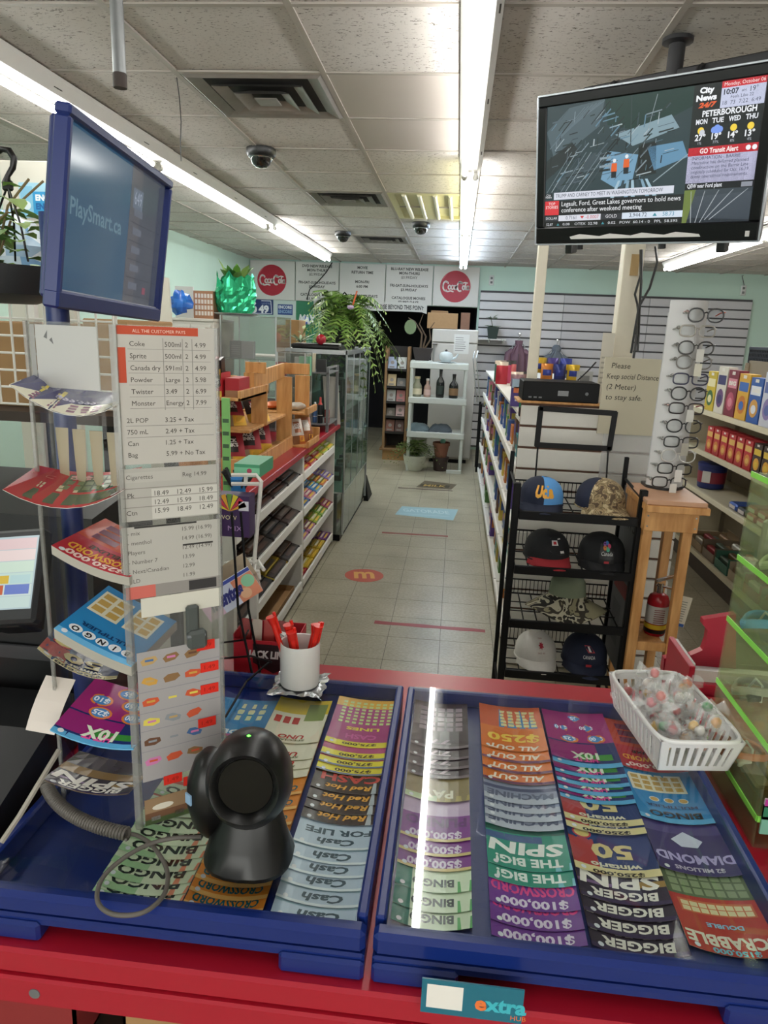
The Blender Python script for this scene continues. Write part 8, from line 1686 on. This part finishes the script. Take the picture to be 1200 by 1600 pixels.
t = thing('tall_shelf', 'beige shelf back holding the mesh crate behind the cereal', 'shelf unit', (2.95, 4.7, 0)); MB().box(2.43, 3.1, 0, 3.3, 6.25, .1).build('base', SHD, t); MB().box(2.44, 3.1, zc0-.02, 3.3, 6.25, zc0-.0005).build('top', SH, t); MB().box(2.44, 3.1, .1, 2.46, 6.25, zc0-.02).build('panel', SHD, t); MB().box(3.28, 3.1, .1, 3.3, 6.25, zc0-.02).build('panel', SHD, t)

# ------------------------------------------------------------------ red bin behind the counter, right
yr = 1.62
t = thing('red_bin', 'red-sided bin with a white tray behind the right end of the counter', 'bin', (P(1080, 1060, y=yr).x, yr, 0)); REDP = M('bin_red', 'a81c34', .35)
O = Vector((0, yr, 0)); pl = [P(x, y, y=yr) for x, y in ((1033, 1075), (1038, 1029), (1080, 1024), (1098, 1016), (1104, 1000), (1106, 985), (1098, 976), (1099, 968), (1150, 960), (1150, 1075))]
MB().prism([(p.x, p.z) for p in pl][::-1], (0, yr, 0), (1, 0, 0), (0, 0, 1), (0, 1, 0), .02).build('back_board', REDP, t)
xl_, xr_ = pl[0].x, pl[-1].x+.25; zb5 = pl[0].z; zl_ = P(1050, 1040, y=1.5).z
MB().box(xl_, 1.46, .4, xl_+.012, yr-.001, zl_+.02, bev=.002).build('side_board', REDP, t); MB().box(xl_+.0125, 1.46, .4, xr_, 1.475, zl_-.02, bev=.002).build('front_board', REDP, t); MB().box(xl_+.0125, 1.4755, zl_-.06, xr_, yr-.001, zl_-.05).build('white_tray', M('bin_white', 'c8c6c4', .4), t); MB().box(xl_+.0125, 1.4755, zl_-.0495, xr_, 1.485, zl_+.005).build('tray_wall', M('bin_white'), t); MB().box(xl_+.0125, 1.486, zl_-.0495, xl_+.02, yr-.001, zl_+.015).build('tray_wall', M('bin_white'), t)
for x in (xl_, xr_-.02): MB().box(x, 1.48, 0, x+.02, 1.6, .399).build('leg', REDP, t)

# ------------------------------------------------------------------ clear accessory tower with neon green edges
F_ = P(1101, 1192, z=ZC); Nn = P(1159, 1322, z=ZC); xt = .487; y0t, y1t = Nn.y, F_.y; xr3 = xt+.26
t = thing('accessory_tower', 'clear acrylic accessory tower with neon green shelf edges', 'display stand', (xt+.13, (y0t+y1t)/2, ZC)); NEON = tube_mat('x', '8aff5a', 0) if False else M('neon_green_acrylic', '8fe05a', .25, var=.03); NEOC = clear('neon_tint', 'f1f5e8', .05, 1.47, .07, 'd6e6b4')
ztt = P(1171, 737, x=xt).z
ztt = P(1171, 737, y=y1t).z
MB().box(xt, y0t, ZC, xt+.003, y1t, ztt).build('side_pane', NEOC, t); MB().box(xt+.003, y1t-.003, ZC, xr3, y1t, ztt).build('back_pane', NEOC, t); MB().box(xr3-.003, y0t, ZC, xr3, y1t-.003, ztt).build('side_pane', NEOC, t); MB().box(xt+.125, y0t+.003, ZC, xt+.128, y1t-.003, ztt).build('divider', NEOC, t)
lv = [P(px, py, y=y1t).z for px, py in ((1158, 870), (1133, 965), (1121, 1062), (1109, 1153))]; lv = [ztt-.003]+lv
for k, z in enumerate(lv):
    MB().box(xt+.0032, y0t, z-.0015, xr3-.0032, y1t-.0032, z+.0015).build('shelf', NEOC, t)
    MB().box(xt-.0015, y0t-.001, z-.0045, xt+.0, y1t, z+.0045).build('neon_edge', NEON, t); MB().box(xt, y0t-.004, z-.0045, xr3, y0t-.001, z+.0045).build('neon_edge', NEON, t)
MB().box(xt+.0032, y0t, ZC, xr3-.0032, y1t-.0032, ZC+.006).build('base', NEOC, t)
for z, h, c1, c2, lines in ((lv[4]+.004, .034, 'a8348a', 'cbb2c4', ('Home', 'Auto')), (ZC+.03, .048, '2a7a58', '7ab8a0', ('USB Home', 'Car Adapter'))):
    mb = MB(); mb.box(xt+.004, y0t-.008, z, xt+.14, y0t-.0045, z+h, c2); pr = Print(); pr.rect(0, h*.62, .136, h, c1).up(); pr.text('CHARGER', .05, h*.7, h*.2, 'e8f0ea', wmax=.07)
    for i, s in enumerate(lines): pr.text(s, .012, h*(.36-.29*i), h*.2, '2a2a2a', 'l', bold=.02)
    mb.flat(pr, (xt+.004, y0t-.008, z), (1, 0, 0), (0, 0, 1), .0003); mb.build('shelf_label', PRINT, t)
def coil(name, lb, c, o, r, n, tr, col, ends=None):
    mb = MB(); o = Vector(o); pts = [o+Vector((r*math.cos(i*2*PI/18)*(1+.06*math.sin(i)), r*.75*math.sin(i*2*PI/18), tr+.0025*(i/18)+.012*abs(math.sin(i*.35)))) for i in range(18*n)]; t = thing(name, lb, c, o); mb.tube(pts, tr, 6); mb.build('cord', col, t, 60)
    MB().tube([o+Vector((0, -r*.8, tr)), o+Vector((.004, -r*.4, .028)), o+Vector((.004, r*.4, .028)), o+Vector((0, r*.8, tr))], tr*.5, 6).build('tie', M('tie_white', 'c8ccd0', .5), t)
    if ends: e = o+Vector((-r*.4, -r*.85, .012)); MB().obox(e, (.012, .003, 0), (0, .006, 0), (0, 0, .0045), bev=.0015).build('plug', M('plug_'+ends, ends, .4), t); MB().obox(e-Vector((.017, .004, 0)), (.006, .0015, 0), (0, .004, 0), (0, 0, .0022)).build('plug_tip', CHROME, t)
    return t
ym = (y0t+y1t)/2
def zs_(k): return lv[k]+.0018
coil('charging_cable', 'light blue coiled charging cable in the accessory tower', 'cable', (xt+.037, ym+.055, zs_(2)), .032, 4, .004, M('cord_blue', '4a9ac8', .5)); coil('charging_cable', 'second light blue coil beside the tied one in the accessory tower', 'cable', (xt+.16, ym-.03, zs_(2)), .028, 4, .004, M('cord_blue'))
coil('charging_cable', 'grey braided cable with black plug in the accessory tower', 'cable', (xt+.039, ym+.05, zs_(3)), .032, 4, .004, M('cord_grey', '9a9890', .6), '1c1c1e'); coil('charging_cable', 'white cable on the neon shelf behind the braided one', 'cable', (xt+.16, ym, zs_(3)), .03, 3, .003, M('cord_white', 'd0d0cc', .5), 'd0d0cc')
coil('charging_cable', 'orange cable in a clear pack in the accessory tower', 'cable', (xt+.04, ym+.045, zs_(4)), .034, 3, .004, M('cord_orange', 'd0724a', .5), 'd8d4cc'); coil('charging_cable', 'red cable beside the orange one in the accessory tower', 'cable', (xt+.165, ym, zs_(4)), .03, 3, .0035, M('cord_red', 'b03a4a', .5))
coil('charging_cable', 'pale green coiled cable on the highest neon shelf', 'cable', (xt+.037, ym+.03, zs_(1)+.0), .03, 3, .004, M('cord_lime', 'b8c8a0', .5))
mb = MB(); mb.box(xt+.02, ym+.075, zs_(1), xt+.11, ym+.09, zs_(1)+.07, '8a8a7c', bev=.004); tag(mb.build('charger_pack', GLOSSP, base=True), 'grey charger pack on the highest neon shelf', 'pack')
for k, c in enumerate(('6a5a2a', '8a7a3a', '3a3a34')): mb = MB(); mb.obox((xt+.035+.04*k, ym, ZC+.0065+.03), (.014, 0, 0), (0, .05, 0), (0, 0, .029), c, bev=.004); tag(mb.build('adapter_pack', GLOSSP, base=True), ['olive adapter pack at the foot of the accessory tower', 'mustard adapter pack at the foot of the accessory tower', 'dark adapter pack at the foot of the accessory tower'][k], 'pack')
# ================================================================== television on its ceiling mount
k_ = .94; c = Vector((.59*k_, 2.719*k_, CAMZ+(2.318-CAMZ)*k_)); W_, H_ = .8*k_, .496*k_; yaw, tilt, roll = -.619, .196, -.032
r = Vector((math.cos(yaw), math.sin(yaw), 0)); n = Vector((math.sin(yaw), -math.cos(yaw), 0)); u = Vector((0, 0, 1))*math.cos(tilt)+n*math.sin(tilt)
r2 = r*math.cos(roll)+u*math.sin(roll); u2 = -r*math.sin(roll)+u*math.cos(roll); n2 = r2.cross(u2).normalized()
t = thing('television', 'flat television showing a news channel, hung from the ceiling', 'television', c-u2*H_/2); TVB = M('tv_black_gloss', '08080a', .3, spec=.3)
bz, bzb = .032, .055
MB().obox(c+u2*(H_/2-bz/2), r2*W_/2, u2*bz/2, n2*.012, bev=.004).build('bezel_bar', TVB, t); MB().obox(c-u2*(H_/2-bzb/2), r2*W_/2, u2*bzb/2, n2*.012, bev=.004).build('bezel_bar', TVB, t)
for s in (-1, 1): MB().obox(c+r2*s*(W_/2-bz/2)+u2*(bzb-bz)/2, r2*bz/2, u2*(H_/2-(bz+bzb)/2), n2*.012, bev=.003).build('bezel_bar', TVB, t)
for a, b in ((c+u2*(H_/2+.003), r2*(W_/2+.004)), (c-u2*(H_/2+.003), r2*(W_/2+.004))): MB().obox(a, b, u2*.003, n2*.010, bev=.001).build('rim_strip', M('tv_silver', 'b8bcc4', .25, .5), t)
for s in (-1, 1): MB().obox(c+r2*s*(W_/2+.003), r2*.003, u2*H_/2, n2*.010, bev=.001).build('rim_strip', M('tv_silver'), t)
MB().obox(c-n2*.037, r2*(W_/2-.02), u2*(H_/2-.02), n2*.024, bev=.012).build('back_cover', BLACK, t)
SWd, SHt = W_-2*bz, H_-bz-bzb; so = c-r2*SWd/2-u2*(H_/2-bzb); mb = MB(); mb.obox(so+r2*SWd/2+u2*SHt/2+n2*.004, r2*SWd/2, u2*SHt/2, n2*.002, '0c0d10'); pr = Print(); w, h = SWd, SHt
def R(a, b, c_, d, col): pr.rect(a*w, b*h, c_*w, d*h, col)
VX = .71
R(0, .17, VX, 1, '2a3a40'); pr.up()
# picture: a plant hall seen from above
rg = random.Random(2)
def Qd(pts, col): pr.poly([(a*w, b*h) for a, b in pts], col)
Qd([(0, .8), (.12, .97), (.3, 1), (.28, .8), (.05, .55)], '4a5a62'); Qd([(.3, 1), (.71, 1), (.71, .86), (.5, .72), (.32, .8)], '16312e'); pr.up()
Qd([(.36, .72), (.62, .82), (.66, .72), (.45, .62)], '7f97a2'); Qd([(.33, .6), (.3, .38), (.38, .3), (.46, .36), (.48, .55)], '6f98b4'); Qd([(.52, .6), (.68, .62), (.71, .5), (.56, .42)], '5f8aa8'); Qd([(.48, .62), (.56, .64), (.57, .4), (.48, .38)], '15191c'); Qd([(.1, .3), (.3, .55), (.26, .6), (.04, .36)], '3a4850'); Qd([(0, .4), (.18, .62), (.14, .7), (0, .56)], '20262a'); pr.up()
for k in range(150):
    x, y = rg.uniform(.02, .62), rg.uniform(.34, .9); q = rg.random(); dx_, dy_ = ((.05, .09) if q < .45 else (.07, .02) if q < .8 else (.004, .1)); s_ = rg.uniform(.3, 1.1)
    pr.line([(x*w, y*h), (min(.7, x+dx_*s_)*w, min(.98, y+dy_*s_)*h)], rg.uniform(.001, .0045), rg.choice(['7f8d96', '4c5a64', '1c2428', 'a8b4ba', '38464f', '5f7f92', '22302e', '14191c']))
for k in range(9): a = .01+.026*k; pr.line([(a*w, .3*h), ((a+.13)*w, (.62-.004*k)*h)], .0022, ['6f7c84', '94a0a6', '404a50'][k % 3])
for k in range(6): pr.line([((.02+.02*k)*w, (.66+.03*k)*h), ((.2+.02*k)*w, (.96+.006*k)*h)], .003, '5d6c74')
for k in range(5): Qd([(.29, .44+.032*k), (.345, .445+.032*k), (.345, .462+.032*k), (.29, .458+.032*k)], ['1c2226', '8798a2'][k % 2])
for k in range(7): Qd([(.34+.04*k, .17), (.362+.04*k, .17), (.40+.022*k, .36), (.388+.022*k, .36)], ['9fbccb', '31434e', '7fa0b4'][k % 3])
pr.line([(.5*w, .6*h), (.55*w, .98*h)], .002, '88949a'); pr.line([(.44*w, .62*h), (.43*w, 1.0*h)], .003, '2f3a3e'); pr.line([(.56*w, .33*h), (.71*w, .52*h)], .003, '8fa0a8'); pr.up()
for x, y in ((.365, .435), (.425, .46)):          # two figures in orange vests
    Qd([(x-.012, y-.05), (x+.012, y-.05), (x+.013, y), (x-.013, y)], '1a2028'); Qd([(x-.015, y), (x+.015, y), (x+.013, y+.065), (x-.013, y+.065)], 'd8602a'); pr.disc(x*w, (y+.085)*h, .006, 'dfe4e8', 8)
pr.up(); R(.05, .235, .66, .295, 'd2d6e2'); R(0, .245, .04, .29, '1a2024'); pr.up(); pr.text('TRUMP AND CARNEY TO MEET IN WASHINGTON TOMORROW', .06*w, .252*h, .0115, '2a2e38', 'l', w=.55*w); pr.text('City', .02*w, .268*h, .007, 'e8e8ee'); pr.text('News', .02*w, .25*h, .007, 'e8e8ee')
R(0, .105, .08, .225, 'd03038'); R(.08, .105, VX, .225, '121318'); pr.up(); pr.text('TOP', .04*w, .19*h, .009, 'f0e8e8'); pr.text('STORIES', .04*w, .16*h, .009, 'f0e8e8', wmax=.07*w); pr.text('Legault, Ford, Great Lakes governors to hold news', .095*w, .178*h, .0145, 'eef0f4', 'l', w=.6*w); pr.text('conference after weekend meeting', .095*w, .125*h, .0145, 'eef0f4', 'l', w=.42*w)
R(.0, .05, .08, .1, '2a2c32'); R(.08, .05, .31, .1, 'd4d6e0'); R(.31, .05, .42, .1, '2e3036'); R(.42, .05, VX, .1, 'd0dcea'); pr.up(); pr.text('DOLLAR', .04*w, .066*h, .008, 'e0e0e6', wmax=.065*w); pr.text('0.7161', .15*w, .063*h, .011, '4a4c58'); Qd([(.2, .088), (.222, .088), (.211, .064)], 'c83a3a'); pr.text('-0.0007', .265*w, .063*h, .011, 'c0404a'); pr.text('GOLD', .365*w, .064*h, .010, 'e0e0e6'); pr.text('3,944.72', .5*w, .063*h, .012, '3a3e4a'); Qd([(.57, .064), (.592, .064), (.581, .09)], '3a8a98'); pr.text('58.73', .645*w, .063*h, .012, '3a8aa0')
R(0, 0, VX, .045, '0c0d10'); pr.up(); pr.text('52.87', .03*w, .012*h, .008, 'd8dae0'); Qd([(.07, .012), (.086, .012), (.078, .032)], '3a8a98'); pr.text('0.08    OTEX  52.98', .2*w, .012*h, .008, 'd8dae0', w=.19*w); Qd([(.315, .012), (.331, .012), (.323, .032)], '3a8a98'); pr.text('0.02   POW  60.14 - 0   PPL  58.595', .52*w, .012*h, .008, 'd8dae0', w=.34*w)
# right column
R(VX, 0, 1, 1, '101218'); R(VX+.115, .82, 1, .955, 'c6cbe4'); R(VX+.115, .955, 1, 1, 'd0303c'); R(VX, .30, 1, .50, 'c9c9e6'); R(VX, .50, 1, .56, 'd0303c'); R(VX, 0, 1, .25, '4a535c'); pr.up()
pr.text('Monday, October 06', (VX+.205)*w, .967*h, .009, 'f4e4e4', w=.16*w); pr.text('City', (VX+.055)*w, .94*h, .014, 'f2f4f8', w=.06*w, bold=.05); pr.text('News', (VX+.055)*w, .888*h, .014, 'f2f4f8', w=.085*w, bold=.05); pr.text('24/7', (VX+.06)*w, .84*h, .012, 'e05a2a', w=.07*w, bold=.05, shear=.3)
pr.text('10:07', (VX+.155)*w, .91*h, .013, '2a2c3a', w=.06*w, bold=.03); pr.text('AM', (VX+.205)*w, .915*h, .006, '2a2c3a'); pr.text('19°', (VX+.245)*w, .91*h, .013, '2a2c3a', w=.03*w); pr.text('Feels Like 22', (VX+.2)*w, .88*h, .008, '4a4c60', w=.09*w); pr.text('18  73  7:22  6:49', (VX+.2)*w, .84*h, .010, '4a4c60', w=.15*w)
pr.text('PETERBOROUGH', (VX+.155)*w, .775*h, .015, 'eef0f6', w=.22*w, bold=.03)
for k, (d_, tp, pc) in enumerate((('MON', '27', '1%'), ('TUE', '19', '77%'), ('WED', '14', '8%'), ('THU', '13', '4%'))):
    x = (VX+.045+.068*k)*w; pr.text(d_, x, .725*h, .0125, 'e8eaf2', w=.048*w, bold=.03); pr.text(tp+'°', x, .61*h, .0155, 'eef0f6', wmax=.05*w, bold=.03); pr.text(pc, x, .58*h, .007, 'b8bcc8')
    if k == 1: [pr.disc(x+a*w, .675*h+b*h, .009, '7a9ae8', 12) for a, b in ((-.012, 0), (0, .012), (.012, 0), (0, -.004))]
    else: pr.disc(x, .678*h, .0095, 'f0d040', 14)
    if k == 0: pr.up(); pr.disc(x+.006*w, .665*h, .008, 'c8ccd8', 10)
pr.text('GO Transit Alert', (VX+.13)*w, .515*h, .013, 'f6e8e8', w=.16*w, bold=.03); pr.disc((VX+.25)*w, .53*h, .007, 'f0f0f4', 10); pr.disc((VX+.275)*w, .53*h, .007, 'f0f0f4', 10)
for k, s in enumerate(('INFORMATION - BARRIE', 'Metrolinx has deferred planned', 'construction on the Barrie Line', 'originally scheduled for Oct. 16-19', 'dueto operational requirements.')): pr.text(s, (VX+.02)*w, (.47-.033*k)*h, .0088, '3a3c58', 'l', wmax=.24*w, shear=.1 if k else 0)
pr.text('QEW near Ford plant', (VX+.01)*w, .265*h, .011, 'dfe2ea', 'l', wmax=.15*w, bold=.02); R(VX+.24, .255, VX+.285, .29, '8a8e98')
Qd([(VX, .25), (VX+.05, .25), (VX+.02, 0), (VX, 0)], '6a7a3a'); Qd([(VX+.04, .25), (VX+.29, .25), (VX+.29, .22), (VX+.05, .2)], '39424a')
for k in range(5): pr.line([((VX+.04+.02*k)*w, 0 if k < 3 else .02*h), ((VX+.03+.06*k)*w, .24*h)], .0022, 'a8aeb4')
mb.flat(pr, so+n2*.006, r2, u2, .00012); mb.build('screen', SCRN, t)
# torn strip of paper and a clip mark on the lower bezel
mb = MB(); ptsu = [(-.24+.037*i, .004+.004*((i*5) % 3)) for i in range(13)]; ptsl = [(-.235+.037*i, -.004-.002*((i*3) % 3)) for i in range(12, -1, -1)]; o = c-u2*(H_/2-.018)+n2*.0125; mb.prism([(a, b) for a, b in ptsl[::-1]]+[(a, b) for a, b in ptsu[::-1]], o, r2, u2, n2, .0006); mb.build('torn_sticker', M('torn_paper', 'c9c7c4', .8), t)
MB().obox(c-u2*(H_/2-.02)+r2*(W_/2-.03)+n2*.0125, r2*.006, u2*.008, n2*.0005).build('badge', M('torn_paper'), t)
# ceiling mount
fl = P(1060, 58, z=CEIL); bc = c-n2*.075; bx_ = fl
t2 = thing('tv_mount', 'black steel ceiling mount behind the television', 'bracket', fl); BK2 = M('mount_black', '232326', .5)
barc = Vector((fl.x, fl.y, 0)); 
zb6 = P(1060, 110, y=fl.y).z; MB().lathe([(.05, 0), (.05, -.012), (.034, -.018)][::-1], (fl.x, fl.y, CEIL-.0045), 16).build('flange', BK2, t2, 40); MB().cyl((fl.x, fl.y, CEIL-.02), (fl.x, fl.y, zb6-.02), .027, n=16).build('pole', BK2, t2, 40)
bl = c+u2*(H_/2-.01)-n2*.085; d0 = (Vector((fl.x, fl.y, 0))-Vector((bl.x, bl.y, 0))).dot(r)
bcen = Vector((fl.x, fl.y, zb6-.03)); MB().obox(bcen, r*.32, Vector((n.x, n.y, 0))*.02, Vector((0, 0, 1))*.028, bev=.004).build('cross_bar', BK2, t2)
for s in (-.2, .1):
    a = bcen+r*s+n*.02; b = c+r2*(s-d0*0)-n2*.06+u2*.1; b = c-n2*.062+u2*.12+r2*((a-c).dot(r2)); MB().tube([a+Vector((0, 0, .02)), a+n*.02+Vector((0, 0, .01)), b], .010, 6).build('arm', BK2, t2)
    MB().tube([b, b-u2*.38], .012, 6).build('rail', BK2, t2)
# two feet under the screen
for s in (-.25, .27): MB().obox(c+r2*s-u2*(H_/2+.02)-n2*.02, r2*.014, u2*.016, n2*.02, bev=.003).build('foot', BLACK, t)
# the lettering helper leaves the scene
bpy.data.objects.remove(_fo)
# pieces that belong to one part of a thing become its sub-parts
SUB = dict(handle=('door', 'body'), magnet=('door',), zipper=('body',), label=('glass', 'cylinder', 'body'), cap=('barrel', 'glass', 'body'), clip=('barrel',), yellow_band=('cylinder',), black_band=('cylinder',), print_line=('cylinder',), lever=('valve',), carry_handle=('valve',), trim_ring=('dome',), lid_knob=('body',), spout=('body',), flap=('body',), seam=('body',), button=('body',), indicator_light=('head',), window=('head',), lid_band=('body',), band=('crown',), plug_tip=('plug',), hook_plate=('hook',), display=('body',), rim=('side',) if False else ('bottom',), screen_edge=('screen',))
for o in [o for o in COL.objects if o.parent is None and o.type == 'EMPTY']:
    by = {}
    for ch in o.children: by.setdefault(ch.name.split('.')[0], ch)
    for ch in list(o.children):
        for p in SUB.get(ch.name.split('.')[0], ()):
            if p in by and by[p] is not ch and by[p].location.length < 1e-9: ch.parent = by[p]; break
